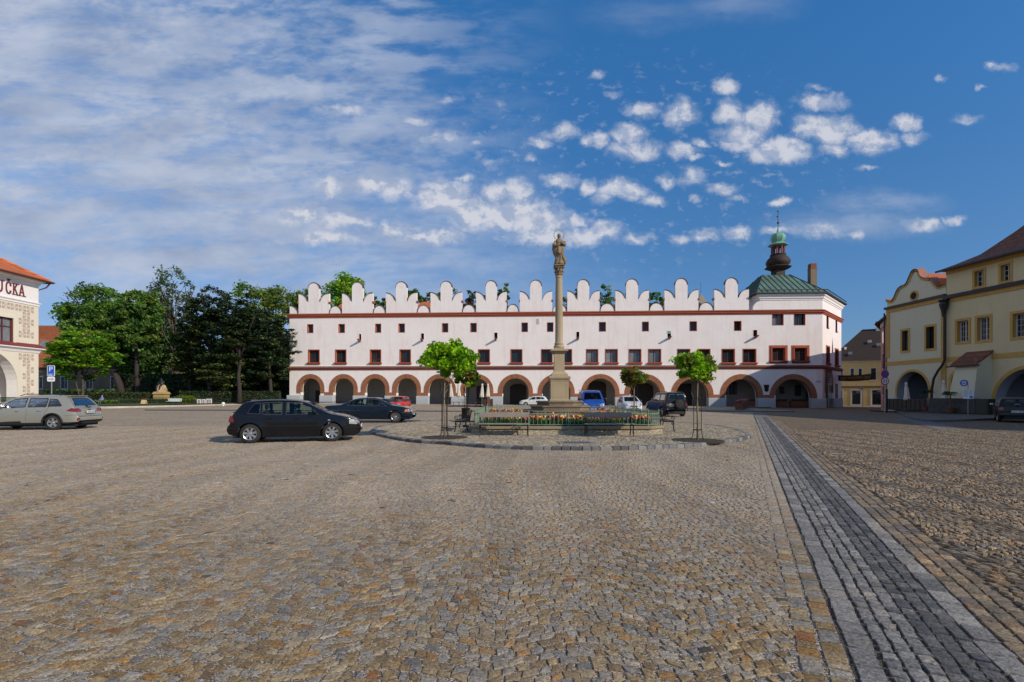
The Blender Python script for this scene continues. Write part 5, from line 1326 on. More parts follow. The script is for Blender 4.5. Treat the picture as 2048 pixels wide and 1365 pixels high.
def leaves(name, cen, size, cols, m, parent, flat=0., rg=None, aspect=1.6):
    """leaf faces: folded kites scattered at cen"""
    rg = rg or np.random.default_rng(1); n = len(cen)
    nr = rg.normal(0, 1, (n, 3)); nr[:, 2] = np.abs(nr[:, 2])*(1+flat)+flat; nr /= np.linalg.norm(nr, axis=1, keepdims=True)
    a = rg.normal(0, 1, (n, 3)); a -= (a*nr).sum(1, keepdims=True)*nr; a /= np.linalg.norm(a, axis=1, keepdims=True); b = np.cross(nr, a)
    s = size*rg.uniform(.6, 1.3, (n, 1)); L = s*aspect/2; W = s/2
    V = np.stack([cen-a*L, cen-b*W-nr*s*.12, cen+a*L, cen+b*W-nr*s*.12], 1).reshape(-1, 3)
    F = np.arange(n*4).reshape(n, 4)
    C = np.concatenate([cols, np.ones((n, 1))], 1); C = np.repeat(C[:, None], 4, 1).reshape(-1, 4)
    return np_mesh(name, V, F, m, colors=C, parent=parent)
def crown_points(rg, centre, rx, ry, rz, nclump, clump_r, per, squash=.75, shell=.62, lumps=5):
    """leaf clumps through the crown's volume, denser towards an uneven skin"""
    L = rg.normal(0, 1, (lumps, 3)); L /= np.linalg.norm(L, axis=1, keepdims=True); la = rg.uniform(.08, .3, lumps)
    C = []
    while len(C) < nclump:
        d = rg.normal(0, 1, 3); d /= np.linalg.norm(d)
        if d[2] < -.55 and rg.random() < .7: continue
        bump_ = 1-.16+sum(a*max(0, d @ l)**3 for a, l in zip(la, L)); bump_ *= rg.uniform(.9, 1.06)
        r = (shell+(1-shell)*rg.random()**.6) if rg.random() < .75 else rg.uniform(.25, shell)
        C.append(centre+d*np.array([rx, ry, rz])*r*bump_)
    C = np.array(C); k = rg.integers(int(per*.6), int(per*1.4), len(C)); idx = np.repeat(np.arange(len(C)), k)
    cr = clump_r*rg.uniform(.6, 1.3, len(C))
    d = rg.normal(0, 1, (len(idx), 3)); d /= np.linalg.norm(d, axis=1, keepdims=True); rr = rg.random((len(idx), 1))**.45
    P = C[idx]+d*rr*cr[idx][:, None]*np.array([1, 1, squash])
    return P, idx, C
def tree(name, label, cat, base, H, zc, rx, rz, nclump, per, leaf, pal, seed, tr=.2, clump=.22, ry=None, group=None, lean=(0, 0), bark=None, m=None, stems=1, limbs=11, squash=.75, shell=.6, flat=.25, rise=.0, var=.22, crown=True, trunk_pts=None):
    rg = np.random.default_rng(seed); rnd = random.Random(seed)
    root = empty(name, base, 0, label, cat, group); ry = ry or rx
    centre = np.array([lean[0], lean[1], zc]); tb = MB()
    for s in range(stems):
        ox, oy = (rnd.uniform(-.5, .5)*tr*6, rnd.uniform(-.5, .5)*tr*6) if stems > 1 else (0, 0)
        top = Vector((lean[0]*.8+ox*2.5, lean[1]*.8+oy*2.5, zc+rz*.45)); pts = []; rad = []
        for k in range(7):
            t = k/6; pts.append(Vector((ox, oy, -.15)).lerp(top, t)+Vector((rnd.uniform(-1, 1), rnd.uniform(-1, 1), 0))*tr*1.1*(t > .05)*(t < .97)); rad.append(tr*((1.3 if k == 0 else 1)-t*.82)/(1 if stems == 1 else 1.5))
        if trunk_pts: pts = [Vector(p) for p in trunk_pts]; rad = [tr*(1.25-k/(len(pts)-1)) for k in range(len(pts))]
        tb.path(pts, rad, 8)
        for j in range(limbs):
            t = rnd.uniform(.38, .95); i = min(5, int(t*6)); a = pts[min(i, len(pts)-2)].lerp(pts[min(i+1, len(pts)-1)], t*6-i if t*6-i < 1 else 1)
            ang = 2*pi*(j/limbs)+rnd.uniform(-.5, .5); q = rnd.uniform(.55, .92)
            e = Vector((centre[0]+rx*q*cos(ang), centre[1]+ry*q*sin(ang), zc+rz*rnd.uniform(-.5, .75)))
            md = a.lerp(e, .5)+Vector((0, 0, rnd.uniform(-.05, .12)*rz)); r0 = tr*(1-t)*.62+tr*.1
            tb.path([a, a.lerp(md, .6)+Vector((0,0,.03*rz)), md, md.lerp(e, .6)+Vector((0,0,.04*rz)), e], [r0, r0*.8, r0*.6, r0*.38, r0*.12], 5)
            for q2 in range(3):
                e2 = md.lerp(e, rnd.uniform(.2, .8))+Vector((rnd.uniform(-1, 1)*rx, rnd.uniform(-1, 1)*ry, rnd.uniform(-.3, 1)*rz))*.3
                st = md.lerp(e, rnd.uniform(.0, .5)); tb.path([st, st.lerp(e2, .5)+Vector((0,0,.04*rz)), e2], [r0*.42, r0*.26, r0*.06], 4)
    tb.build('trunk', bark or BARK, root, smooth=True)
    if crown:
        P, idx, C = crown_points(rg, centre, rx, ry, rz, nclump, clump*rx, per, squash, shell)
        pal = np.array(pal); ck = rg.integers(0, len(pal), len(C)); cb = rg.normal(1, var*.7, len(C)).clip(.5, 1.6)
        cols = pal[ck[idx]]*cb[idx][:, None]*rg.normal(1, var, (len(idx), 1)).clip(.45, 1.8)
        leaves('crown', P, leaf, cols.clip(.004, 1), m or LEAF, root, flat, rg)
    return root
def br(p, f): return [tuple(c*f for c in q) for q in p]
P_BRIGHT = br([(.085,.17,.012),(.11,.20,.018),(.06,.135,.012),(.12,.18,.012)], 1.9)
P_MAPLE = br([(.14,.28,.008),(.19,.34,.01),(.09,.20,.008),(.22,.35,.012)], 1.4)
P_MAPLE2 = br([(.11,.15,.015),(.16,.15,.02),(.08,.11,.014),(.17,.12,.03)], 1.3)
P_MID = br([(.05,.10,.022),(.065,.12,.03),(.04,.085,.018),(.075,.125,.026)], 1.75)
P_GREY = br([(.055,.085,.035),(.07,.10,.045),(.045,.07,.03)], 1.7)
P_YEL = br([(.085,.125,.02),(.11,.145,.025),(.07,.105,.02)], 1.6)
P_PINE = br([(.018,.035,.014),(.026,.045,.016),(.012,.026,.012),(.035,.05,.014)], 1.6)
P_PINEL = br([(.045,.065,.018),(.06,.08,.02),(.03,.05,.016)], 1.7)
def ground(px, Z): x = PX(px, Z); return (x, Z, G(x, Z))
def ztop(py, Z): return HZ(py, Z)
# park trees behind the square, on the left
def park(name, label, px, Z, y0, y1, hw, seed, pal, **k):
    z1, z0 = ztop(y0, Z), ztop(y1, Z); rz = (z1-z0)/2; rx = hw/1000*Z
    return tree(name, label, k.pop('cat', 'tree'), ground(px, Z), z1, (z0+z1)/2, rx, rz, k.pop('nclump', 150), k.pop('per', 60), k.pop('leaf', .34), pal, seed, **k)
park('broadleaf_tree', 'low bright green tree with several thin stems right of the sgraffito house', 168, 66, 655, 775, 62, 1, P_BRIGHT, stems=4, tr=.14, nclump=190, per=70, leaf=.27, clump=.2, flat=.8, squash=.45)
park('broadleaf_tree', 'tall fresh green tree with a leaning dark trunk behind the low bright tree', 196, 80, 566, 720, 66, 2, P_MID+P_BRIGHT[:1], tr=.5, nclump=210, per=60, leaf=.32, bark=BARKD, clump=.19, trunk_pts=[(4.2,0,0),(3.4,0,3),(2.2,0,6),(.8,0,9),(0,0,13)])
park('broadleaf_tree', 'rounded mid green tree between the leaning tree and the tall thin-topped tree', 276, 78, 566, 730, 44, 3, P_MID+P_YEL[:1], tr=.42, nclump=150, per=60, leaf=.32, bark=BARKD)
park('broadleaf_tree', 'tall tree with a thin, almost bare top showing its twigs against the sky', 345, 84, 533, 700, 46, 4, P_GREY, tr=.4, nclump=110, per=28, leaf=.26, bark=BARK, limbs=22, clump=.2)
park('broadleaf_tree', 'slender green tree rising behind the statue in the park', 318, 92, 585, 770, 40, 5, P_MID, tr=.35, nclump=120, per=50, leaf=.36, bark=BARKD)
for i, (px, Z, y0, y1, hw, lab) in enumerate([(415, 70, 562, 742, 52, 'large dark pine with layered branches in the park, the tallest of the pines'), (478, 69, 590, 745, 50, 'dark pine with a broken outline standing nearest the white building'),
                             (385, 73, 640, 775, 46, 'dark olive pine spreading low branches behind the white poster boards'), (540, 72, 620, 790, 42, 'dark shadowy pine against the left end of the white building'), (452, 71, 700, 786, 50, 'low spreading yellowish pine branches above the shaded lawn')]):
    park('pine_tree', lab, px, Z, y0, y1, hw, 20+i, P_PINEL if i in (2, 4) else P_PINE, m=NEEDLE, nclump=230, per=60, leaf=.24, squash=.35, clump=.24, tr=.32, bark=BARKD, flat=1., shell=.45, var=.3)
for i, (px, Z, y0, y1, hw, pal, lab, kw) in enumerate([
    (548, 96, 560, 700, 52, P_YEL, 'yellow-green tree rising behind the pines left of the white building', {}),
    (500, 100, 572, 720, 40, P_MID, 'green tree peeping out behind the top of the tallest pine', {}),
    (610, 100, 572, 690, 34, P_YEL, 'olive green tree behind the leftmost battlement', {}),
    (694, 104, 542, 690, 46, P_BRIGHT, 'tall bright green oak above the second battlement from the left', dict(nclump=190)),
    (757, 106, 588, 700, 22, P_MID, 'small green treetop between the second and third battlements', {}),
    (826, 104, 572, 700, 20, P_MID, 'narrow green treetop right of the third battlement', {}),
    (858, 106, 577, 700, 18, P_GREY, 'thin grey-green treetop with bare twigs left of the fourth battlement', dict(per=16, limbs=18)),
    (896, 104, 568, 700, 25, P_MID, 'green treetop behind the fourth battlement', {}),
    (940, 106, 575, 700, 20, P_GREY, 'grey-green treetop between the fourth and fifth battlements', dict(per=30)),
    (975, 108, 574, 700, 18, P_GREY, 'greyish treetop partly hidden by the fifth battlement', dict(per=30)),
    (1004, 104, 562, 700, 18, P_MID, 'green treetop just right of the fifth battlement', {}),
    (1136, 106, 576, 700, 17, P_GREY, 'almost bare treetop right behind the stone column', dict(per=12, limbs=22)),
    (1160, 108, 568, 700, 20, P_MID, 'treetop behind the seventh battlement', {}),
    (1206, 104, 571, 700, 28, P_MID, 'broad green treetop right of the seventh battlement', {}),
    (1314, 106, 579, 700, 20, P_MID, 'green treetop between the eighth and ninth battlements', {}),
    (1247, 110, 588, 700, 15, P_GREY, 'grey treetop with a few leaves behind the eighth battlement', dict(per=20))]):
    d = dict(nclump=90, per=50, leaf=.36, bark=BARKD, tr=.35, group='treetops seen beyond the battlements', clump=.26); d.update(kw)
    if i == 0 or i == 1: d.pop('group')
    park('broadleaf_tree', lab, px, Z, y0, y1, hw, 40+i, pal, **d)
park('pine_tree', 'broad olive pine with drooping lower branches right of the monument', 418, 76, 690, 800, 58, 61, P_PINEL, m=NEEDLE, nclump=260, per=60, leaf=.24, squash=.35, clump=.22, tr=.3, bark=BARKD, flat=1., shell=.45, var=.3)
park('pine_tree', 'shaded pine with low branches just left of the white building', 522, 78, 680, 802, 46, 62, P_PINE, m=NEEDLE, nclump=220, per=60, leaf=.26, squash=.35, clump=.24, tr=.3, bark=BARKD, flat=1., shell=.45, var=.3)
park('broadleaf_tree', 'dense mid green tree standing in front of the old red roof, behind the monument', 286, 88, 640, 782, 58, 63, P_MID, tr=.4, nclump=200, per=60, leaf=.36, bark=BARKD, clump=.2)
# closed wood behind the park
rg = np.random.default_rng(5); n = 42000
X = rg.uniform(-125, -38, n); Y = rg.uniform(100, 128, n); top = 11+3.5*np.sin(X*.21)+2.5*np.sin(X*.53+1)+rg.normal(0, .8, n); Z_ = rg.random(n)**.75*top
pal = np.array(P_PINE+P_MID); cols = pal[rg.integers(0, len(pal), n)]*rg.normal(1, .3, (n, 1)).clip(.4, 1.8)
o = leaves('woodland', np.stack([X, Y, Z_], 1), .9, cols, LEAF, None, .2, rg); o['kind'] = 'stuff'; o['label'] = 'dark wood closing the view behind the park trees'
def hedge(name, label, pts, w, h, leaf, pal, seed, dens=260, cat='hedge', rnd=.0, z0=.25):
    rg = np.random.default_rng(seed); P = [Vector((p[0], p[1])) for p in pts]; C = []
    for a, b in zip(P[:-1], P[1:]):
        d = b-a; L = d.length; d.normalize(); nn = Vector((d.y, -d.x)); m = int(dens*L*(w+2*h)*.35)
        s = rg.uniform(0, L, m); side = rg.integers(0, 3, m); hh = h*(1-rnd*np.abs(2*s/L-1)**2)
        t = np.where(side == 0, rg.uniform(-w/2, w/2, m), np.where(side == 1, -w/2, w/2)); z = np.where(side == 0, hh, rg.uniform(0, 1, m)*hh)
        t = t+rg.normal(0, .05, m); z = z+rg.normal(0, .05, m)
        C.append(np.stack([a.x+d.x*s+nn.x*t, a.y+d.y*s+nn.y*t, z0+z], 1))
    C = np.concatenate(C); pal = np.array(pal); cols = pal[rg.integers(0, len(pal), len(C))]*rg.normal(1, .25, (len(C), 1)).clip(.5, 1.6)
    o = leaves(name, C, leaf, cols, LEAF, None, .2, rg); settag(o, label, cat)
    inner = MB()
    for a, b in zip(P[:-1], P[1:]):
        d = b-a; L = d.length; d.normalize(); nn = Vector((d.y, -d.x))*(w/2-.08)
        ring = lambda z: [(a.x+nn.x, a.y+nn.y, z), (b.x+nn.x, b.y+nn.y, z), (b.x-nn.x, b.y-nn.y, z), (a.x-nn.x, a.y-nn.y, z)]
        inner.loft([ring(z0-.1), ring(z0+h*(1-rnd)-.08)], caps=True)
    inner.build('hedge_core', mat('hedge_core', (.012,.018,.006), .95), o)
    return o
hedge('tall_hedge', 'tall dark green clipped hedge in front of the old park house', [ground(136, 69)[:2], ground(300, 69)[:2]], 1.6, 1.5, .16, P_PINE+P_PINEL, 3, 200)
hedge('tall_hedge', 'dark hedge behind the poster boards, running toward the white building', [ground(362, 69)[:2], ground(560, 72)[:2]], 1.6, 1.7, .18, P_PINE, 4, 150)
hedge('low_hedge', 'low bright clipped hedge behind the railing near the estate car', [ground(196, 62.6)[:2], ground(231, 62.2)[:2]], 1.0, .55, .09, P_BRIGHT, 6, 500)
hedge('low_hedge', 'long low hedge behind the iron railing, beside the white bench', [ground(238, 65.5)[:2], ground(352, 65.5)[:2]], 1.0, .7, .1, P_PINEL, 8, 300)
hedge('bush', 'yellow-green mounded bush left of the poster boards', [ground(345, 66)[:2], ground(392, 65)[:2]], 1.4, 1.1, .12, [(.16,.22,.015),(.12,.18,.015)], 9, 320, 'bush', rnd=.45)
# park railing
IRON = mat('wrought_iron', (.018, .018, .019), .5, metal=.4, var=.15)
def railing(name, label, pts, h, step, cat='railing', m=IRON, z0=.27, r=.012, post=2.2, ball=False, rails=(.12, .9)):
    root = empty(name, (0, 0, 0), 0, label, cat)
    mb = MB(); pb_ = MB(); P = [Vector((p[0], p[1])) for p in pts]
    for a, b in zip(P[:-1], P[1:]):
        d = b-a; L = d.length; n = max(1, int(L/step)); ga, gb = G(a.x, a.y)+z0, G(b.x, b.y)+z0
        for f in rails: mb.tube((a.x,a.y,ga+h*f), (b.x,b.y,gb+h*f), r*1.2, n=4)
        for k in range(n):
            p = a.lerp(b, k/n); g = lerp(ga, gb, k/n); mb.tube((p.x,p.y,g+.02), (p.x,p.y,g+h), r, r*.5, 4)
        n = max(1, round(L/post))
        for k in range(n+1):
            p = a.lerp(b, k/n); g = lerp(ga, gb, k/n); q = MB(); q.tube((p.x,p.y,g-.02), (p.x,p.y,g+h*1.1), r*2.2, n=6); q.sphere((p.x,p.y,g+h*1.13), r*3, 6); q.build('post', m, root)
    mb.build('bars', m, root); return root
railing('park_railing', 'low black iron railing along the park kerb', [ground(176, 60.8)[:2], ground(300, 62.8)[:2], ground(436, 66.5)[:2]], .75, .16)
railing('park_railing', 'black iron railing on the shaded lawn left of the white building', [ground(446, 74)[:2], ground(572, 75.5)[:2]], .8, .2)
o = railing('picket_fence', 'dark picket fence in front of the sgraffito house arch', [(-37.2, 33.0), (-37.5, 38.0)], 1.0, .22, 'fence', mat('maroon_pickets', (.05,.015,.018), .6), z0=0., r=.04, post=2.5)

hedge('shrubbery', 'dark tangled shrubbery filling the gaps between the pine trunks', [ground(245, 84)[:2], ground(400, 82)[:2], ground(580, 80)[:2]], 3.0, 4.6, .34, P_PINE+P_MID[:1], 12, 22, 'shrubs')
hedge('shrubbery', 'low green shrubs in front of the old park house', [ground(100, 82)[:2], ground(240, 80)[:2]], 2.4, 2.0, .26, P_MID+P_PINE, 13, 50, 'shrubs')
# ------------------------------------------------------------ vehicles
def paint(name, col, metal=0., rough=.32, dirt=.25):
    m, t, b = material(name)
    co = t.node('ShaderNodeTexCoord').outputs['Object']; z = t.sep(co)[2]
    n = t.noise(co, 5, 4, .65); n2 = t.noise(co, 40, 3, .6)
    d = t.math('MULTIPLY', t.math('ADD', t.mapr(z, .75, .2, 0., .7), .12), t.mapr(n, .35, .7, .3, 1.))
    d = t.math('MULTIPLY', d, dirt)
    t.l.new(t.mix(d, col, (.22, .19, .16)), b.inputs['Base Color'])
    b.inputs['Metallic'].default_value = metal; t.l.new(t.math('ADD', t.math('MULTIPLY', d, .5), rough), b.inputs['Roughness'])
    b.inputs['Coat Weight'].default_value = .7 if sum(col) > .1 else .35; b.inputs['Coat Roughness'].default_value = .06; b.inputs['Specular IOR Level'].default_value = .25
    t.l.new(t.bump(n2, .03, .002), b.inputs['Normal'])
    return m
def car_glass(name, tint=(.55,.66,.6)):
    m, t, b = material(name); out = [n for n in t.n if n.type == 'OUTPUT_MATERIAL'][0]; t.n.remove(b)
    tr = t.node('ShaderNodeBsdfTransparent'); tr.inputs[0].default_value = c4(tint); g = t.node('ShaderNodeBsdfGlossy'); g.inputs['Roughness'].default_value = .03
    f = t.node('ShaderNodeFresnel'); f.inputs[0].default_value = 1.5; mx = t.node('ShaderNodeMixShader')
    t.l.new(t.math('ADD', t.math('MULTIPLY', f.outputs[0], .5), .02), mx.inputs[0]); t.l.new(tr.outputs[0], mx.inputs[1]); t.l.new(g.outputs[0], mx.inputs[2]); t.l.new(mx.outputs[0], out.inputs[0])
    return m
CGLASS = car_glass('car_glass'); CGLASSD = car_glass('tinted_car_glass', (.06,.07,.08))
RUBBER = mat('black_trim', (.014,.014,.015), .5, var=.1, coords='obj'); TYRE = mat('tyre_rubber', (.018,.017,.016), .85, var=.2, coords='obj')
ALLOY = mat('alloy_rim', (.50,.50,.50), .3, metal=.85, var=.05, coords='obj'); CHROME = mat('chrome', (.62,.62,.63), .12, metal=1., var=.02, coords='obj')
STEELR = mat('grey_hubcap', (.32,.32,.33), .4, metal=.5, var=.05, coords='obj')
CINT = mat('car_interior', (.018,.018,.02), .8, coords='obj'); LAMPR = mat('red_lamp', (.17,.004,.006), .15, coords='obj', var=.03, coat=1.); LAMPO = mat('orange_lamp', (.75,.18,.01), .2, coords='obj', var=.03, coat=1.)
LAMPW = mat('clear_lamp', (.55,.57,.58), .12, metal=.6, coords='obj', var=.1, coat=1.); PLATE = mat('number_plate', (.70,.71,.72), .4, coords='obj', var=.02); PLATEB = mat('plate_blue', (.01,.04,.30), .4, coords='obj'); PLATEK = mat('plate_characters', (.02,.02,.02), .5, coords='obj')
SEAM = mat('panel_gap', (.004,.004,.004), .9, coords='obj')
def pl(pts, x):
    xs = [p[0] for p in pts]; return float(np.interp(x, xs, [p[1] for p in pts]))
def smooth_prof(pts, n=6):
    out = []
    for i in range(len(pts)-1):
        P = [np.array(pts[max(0, min(len(pts)-1, i+k-1))], float) for k in range(4)]
        for j in range(n):
            t = j/n
            # monotone in x: blend of linear and catmull
            c = .5*((2*P[1])+(P[2]-P[0])*t+(2*P[0]-5*P[1]+4*P[2]-P[3])*t*t+(3*P[1]-P[0]-3*P[2]+P[3])*t**3); l = P[1]*(1-t)+P[2]*t
            out.append((l[0], .6*c[1]+.4*l[1]))
    out.append(tuple(pts[-1])); return out
def inpoly(poly, x, y):
    r = False; n = len(poly)
    for i in range(n):
        (x0, y0), (x1, y1) = poly[i], poly[(i+1) % n]
        if (y0 > y) != (y1 > y) and x < (x1-x0)*(y-y0)/(y1-y0)+x0: r = not r
    return r
def dens(poly, d=.08):
    out = []
    for i in range(len(poly)):
        a, b = poly[i], poly[(i+1) % len(poly)]; L = math.hypot(b[0]-a[0], b[1]-a[1]); n = max(1, int(L/d))
        out += [(a[0]+(b[0]-a[0])*k/n, a[1]+(b[1]-a[1])*k/n) for k in range(n)]
    return out
def roundp(poly, r=.05, n=3):
    out = []; N = len(poly)
    for i in range(N):
        p, a, b = Vector(poly[i]), Vector(poly[i-1]), Vector(poly[(i+1) % N]); ra = min(r, (a-p).length*.4); rb = min(r, (b-p).length*.4)
        A = p+(a-p).normalized()*ra; B = p+(b-p).normalized()*rb
        for k in range(n+1): t = k/n; q = A*(1-t)**2+p*2*t*(1-t)+B*t*t; out.append((q.x, q.y))
    return out
class Car:
    def __init__(s, name, label, cat, S, body, loc, heading, group=None, glassmat=None):
        s.S = S; s.L, s.W, s.H = S['L'], S['W'], S['H']; s.top = smooth_prof(S['top']); s.bot = S['bot']
        s.root = empty(name, loc, heading, label, cat, group); s.paint = body; s.glass = glassmat or CGLASS
        s.cuts_side = [dens(roundp(p, .04)) for p in S.get('side', [])]; s.cut_f = dens(roundp(S['front'], .06)) if 'front' in S else None; s.cut_r = dens(roundp(S['rear'], .06)) if 'rear' in S else None
        s.mk_body()
    def w(s, x, z):
        S = s.S; lr, lf = S.get('lr', .55), S.get('lf', .8); ar, af = S.get('ar', .16), S.get('af', .22)
        p = 1-ar*max(0, (lr-x)/lr)**2.6-af*max(0, (x-(s.L-lf))/lf)**2.6
        zb = S['belt']; y = s.W/2*p
        y -= .035*max(0, (.55-z)/.35)**2; y -= .02*max(0, (z-.62)/.3)**2 if z < zb else .0
        if z > zb: y -= (.02*((zb-.62)/.3)**2)+(z-zb)*S.get('tum', .33)*(1+.3*(z-zb))
        for xw in (S['xr'], S['xf']):
            d = math.hypot(x-xw, z-S['R']); Ra = S['R']+.06
            if Ra-.03 < d < Ra+.16: y += .014*(1-(d-Ra)/.16)
        return max(y, .12)
    def mk_body(s):
        S = s.S; R = S['R']; Ra = R+.055; L = s.L
        xs = set(np.round(np.linspace(0, L, int(L/.045)), 4)) | set(np.round(np.linspace(0, .12, 9), 4)) | set(np.round(np.linspace(L-.12, L, 9), 4))
        for xw in (S['xr'], S['xf']):
            xs |= {xw-Ra-.001, xw+Ra+.001} | {round(xw+Ra*sin(t), 4) for t in np.linspace(-pi/2+.02, pi/2-.02, 17)}
        xs = sorted(xs); K1, K2 = 16, 8; secs = []; s.xs = xs
        for x in xs:
            zt = pl(s.top, x); zb = pl(s.bot, x); arch = False
            for xw in (S['xr'], S['xf']):
                d = abs(x-xw)
                if d < Ra: zb = max(zb, R+sqrt(Ra*Ra-d*d)-.005); arch = True
            crown = S.get('crown', .075) if zt > S['belt']+.05 else .05
            crown = min(crown, max(.01, (zt-zb)*.4)); ze = zt-crown; zb = min(zb, ze-.005)
            sec = []
            for k in range(K1+1):
                z = zb+(ze-zb)*k/K1; sec.append((x, s.w(x, z), z))
            we = s.w(x, ze)
            for k in range(1, K2+1):
                th = pi/2*k/K2; sec.append((x, we*max(0, cos(th))**.62, ze+crown*sin(th)**1.0))
            secs.append(sec)
        n = len(secs[0]); V = []; F = []
        for sec in secs: V += sec
        o = len(V)
        for sec in secs: V += [(x, -y, z) for x, y, z in sec]
        for i in range(len(secs)-1):
            for k in range(n-1):
                a, b, c, d = i*n+k, (i+1)*n+k, (i+1)*n+k+1, i*n+k+1
                F.append((a, b, c, d, k)); F.append((o+a, o+d, o+c, o+b, k))
        G_ = []
        for f in F:
            c = [sum(V[i][j] for i in f[:4])/4 for j in range(3)]; G_.append(c)
        s.bvh = BVHTree.FromPolygons([Vector(v) for v in V], [f[:4] for f in F])
        keep = []; mid = L*.5
        for f, c in zip(F, G_):
            cut = False
            if f[4] <= K1+2 and any(inpoly(p, c[0], c[2]) for p in s.cuts_side) and abs(c[1]) > s.W*.25: cut = True
            if s.cut_f and c[0] > mid and inpoly(s.cut_f, c[1], c[2]) and f[4] >= K1-2: cut = True
            if s.cut_r and c[0] < mid and inpoly(s.cut_r, c[1], c[2]) and f[4] >= K1-2: cut = True
            if s.cut_f and c[0] > mid and inpoly(s.cut_f, c[1], c[2]) and not cut:
                A = Vector(V[f[0]]); nn = (Vector(V[f[1]])-A).cross(Vector(V[f[2]])-A).normalized()
                if abs(nn.x) > .35: cut = True
            if s.cut_r and c[0] < mid and inpoly(s.cut_r, c[1], c[2]) and not cut:
                A = Vector(V[f[0]]); nn = (Vector(V[f[1]])-A).cross(Vector(V[f[2]])-A).normalized()
                if abs(nn.x) > .35: cut = True
            if not cut: keep.append(f[:4])
        e0 = [k for k in range(n)]; keep.append(tuple([k for k in range(n)]+[o+k for k in range(n-1, -1, -1)]))
        e = (len(secs)-1)*n; keep.append(tuple([o+e+k for k in range(n)]+[e+k for k in range(n-1, -1, -1)]))
        mb = MB(); mb.v = V; mb.f = keep; clad = S.get('clad'); mb.m = [0]*len(keep)
        if clad:
            for q, f in enumerate(keep):
                cz = sum(V[i][2] for i in f)/len(f); 
                if cz < clad: mb.m[q] = 1
        s.body = mb.build('body', [s.paint, RUBBER], s.root, smooth=True)
        s.body.data.set_sharp_from_angle(angle=radians(48))
        # dark tub, floor and seats
        t = MB(); bz = S['belt']; x0, x1 = S.get('cab', (.5, L-1.15))
        t.bbox((.14, -s.W/2+.24, .17), (L-.2, s.W/2-.24, .42), .03); t.bbox((x0+.1, -s.W/2+.13, .4), (x1, s.W/2-.13, bz-.16), .05)
        t.build('underbody', CINT, s.root)
        for sx in S.get('seats', (x0+.95, x0+1.75)):
            for sy in (-.36, .36):
                t = MB(); t.bbox((sx-.1, sy-.22, bz-.35), (sx+.02, sy+.22, bz+.16), .05); t.bbox((sx-.09, sy-.11, bz+.2), (sx-.0, sy+.11, bz+.36), .03); t.tube((sx-.05, sy, bz+.1), (sx-.05, sy, bz+.24), .02, n=5); t.build('seat', CINT, s.root)
        for p in s.cuts_side:
            for sd in (1, -1):
                s.pane(p, lambda a, c, sd=sd: Vector((a, sd*(s.w(a, c)), c)), Vector((0, sd, 0)), 'side_window')
        if s.cut_f: s.pane(s.cut_f, lambda a, c: s.hit(a, c, 1), Vector((1, 0, 0)), 'windscreen')
        if s.cut_r: s.pane(s.cut_r, lambda a, c: s.hit(a, c, -1), Vector((-1, 0, 0)), 'rear_window')
        for xw, nm in ((S['xr'], 'r'), (S['xf'], 'f')):
            for sd in (1, -1): s.wheel(xw, sd)
    def hit(s, y, z, d):
        r = s.bvh.ray_cast(Vector((s.L/2+d*s.L, y, z)), Vector((-d, 0, 0)))
        if r[0] is None: r = s.bvh.ray_cast(Vector((s.L/2+d*s.L, y*.97, z-.01)), Vector((-d, 0, 0)))
        return r[0] if r[0] is not None else Vector((s.L/2+d*s.L/2, y, z))
    def pane(s, poly, f, off, name):
        cx = sum(p[0] for p in poly)/len(poly); cz = sum(p[1] for p in poly)/len(poly)
        size = max(max(p[0] for p in poly)-min(p[0] for p in poly), .3); hz = max(p[1] for p in poly)-min(p[1] for p in poly)
        kx, kz = 1-.055/size*2*.5, 1-.055/hz*2*.5
        sc = lambda a, b: [(cx+(p[0]-cx)*a, cz+(p[1]-cz)*b) for p in poly]
        P = [f(*p)+off*.006 for p in sc(1.015, 1.02)]; Q = [f(*p)+off*.007 for p in sc(kx, kz)]
        fr = MB(); fr.loft([P, Q]); fo = fr.build(name, s.S.get('winframe', RUBBER), s.root, smooth=True)
        g = MB(); rr = [[f(*p)+off*.004 for p in sc(kx*q, kz*q)] for q in (1.01, .75, .5, .25)]; g.loft(rr); g.add(rr[-1], [tuple(range(len(poly)))]); g.build('glass', CGLASSD if name == 'rear_window' else s.glass, fo, smooth=True)
    def patch(s, poly, view, name, m, off=.008, parent=None, rnd=.02, both=False, build=True):
        """a flat outline laid on the bodywork, seen from view: side / front / rear"""
        for sd in ((1, -1) if both else (1,)):
            P = dens(roundp(poly, rnd), .06); 
            if view in ('front', 'rear'):
                d = 1 if view == 'front' else -1; f = lambda a, c: s.hit(a*sd, c, d)+Vector((d*off, 0, 0))
            else:
                q = sd*(1 if view == 'left' else -1) if view in ('left', 'right') else sd
                f = lambda a, c: Vector((a, q*(s.w(a, c)+off), c))
            cx = sum(p[0] for p in P)/len(P); cz = sum(p[1] for p in P)/len(P)
            rr = [[f(cx+(p[0]-cx)*k, cz+(p[1]-cz)*k) for p in P] for k in (1, .6, .2)]
            g = MB(); g.loft(rr); g.add(rr[-1], [tuple(range(len(P)))])
            o = g.build(name, m, parent or s.root, smooth=True)
        return o
    def seam(s, pts, r=.004, name='door_seam', m=None, both=True, wide=None):
        for sd in ((1, -1) if both else (1,)):
            g = MB(); P = []
            for i in range(len(pts)-1):
                for k in range(8): t = k/8; P.append((pts[i][0]+(pts[i+1][0]-pts[i][0])*t, pts[i][1]+(pts[i+1][1]-pts[i][1])*t))
            P.append(pts[-1]); g.path([(a, sd*(s.w(a, c)+.0005), c) for a, c in P], r if wide is None else wide, 4); g.build(name, m or SEAM, s.root)
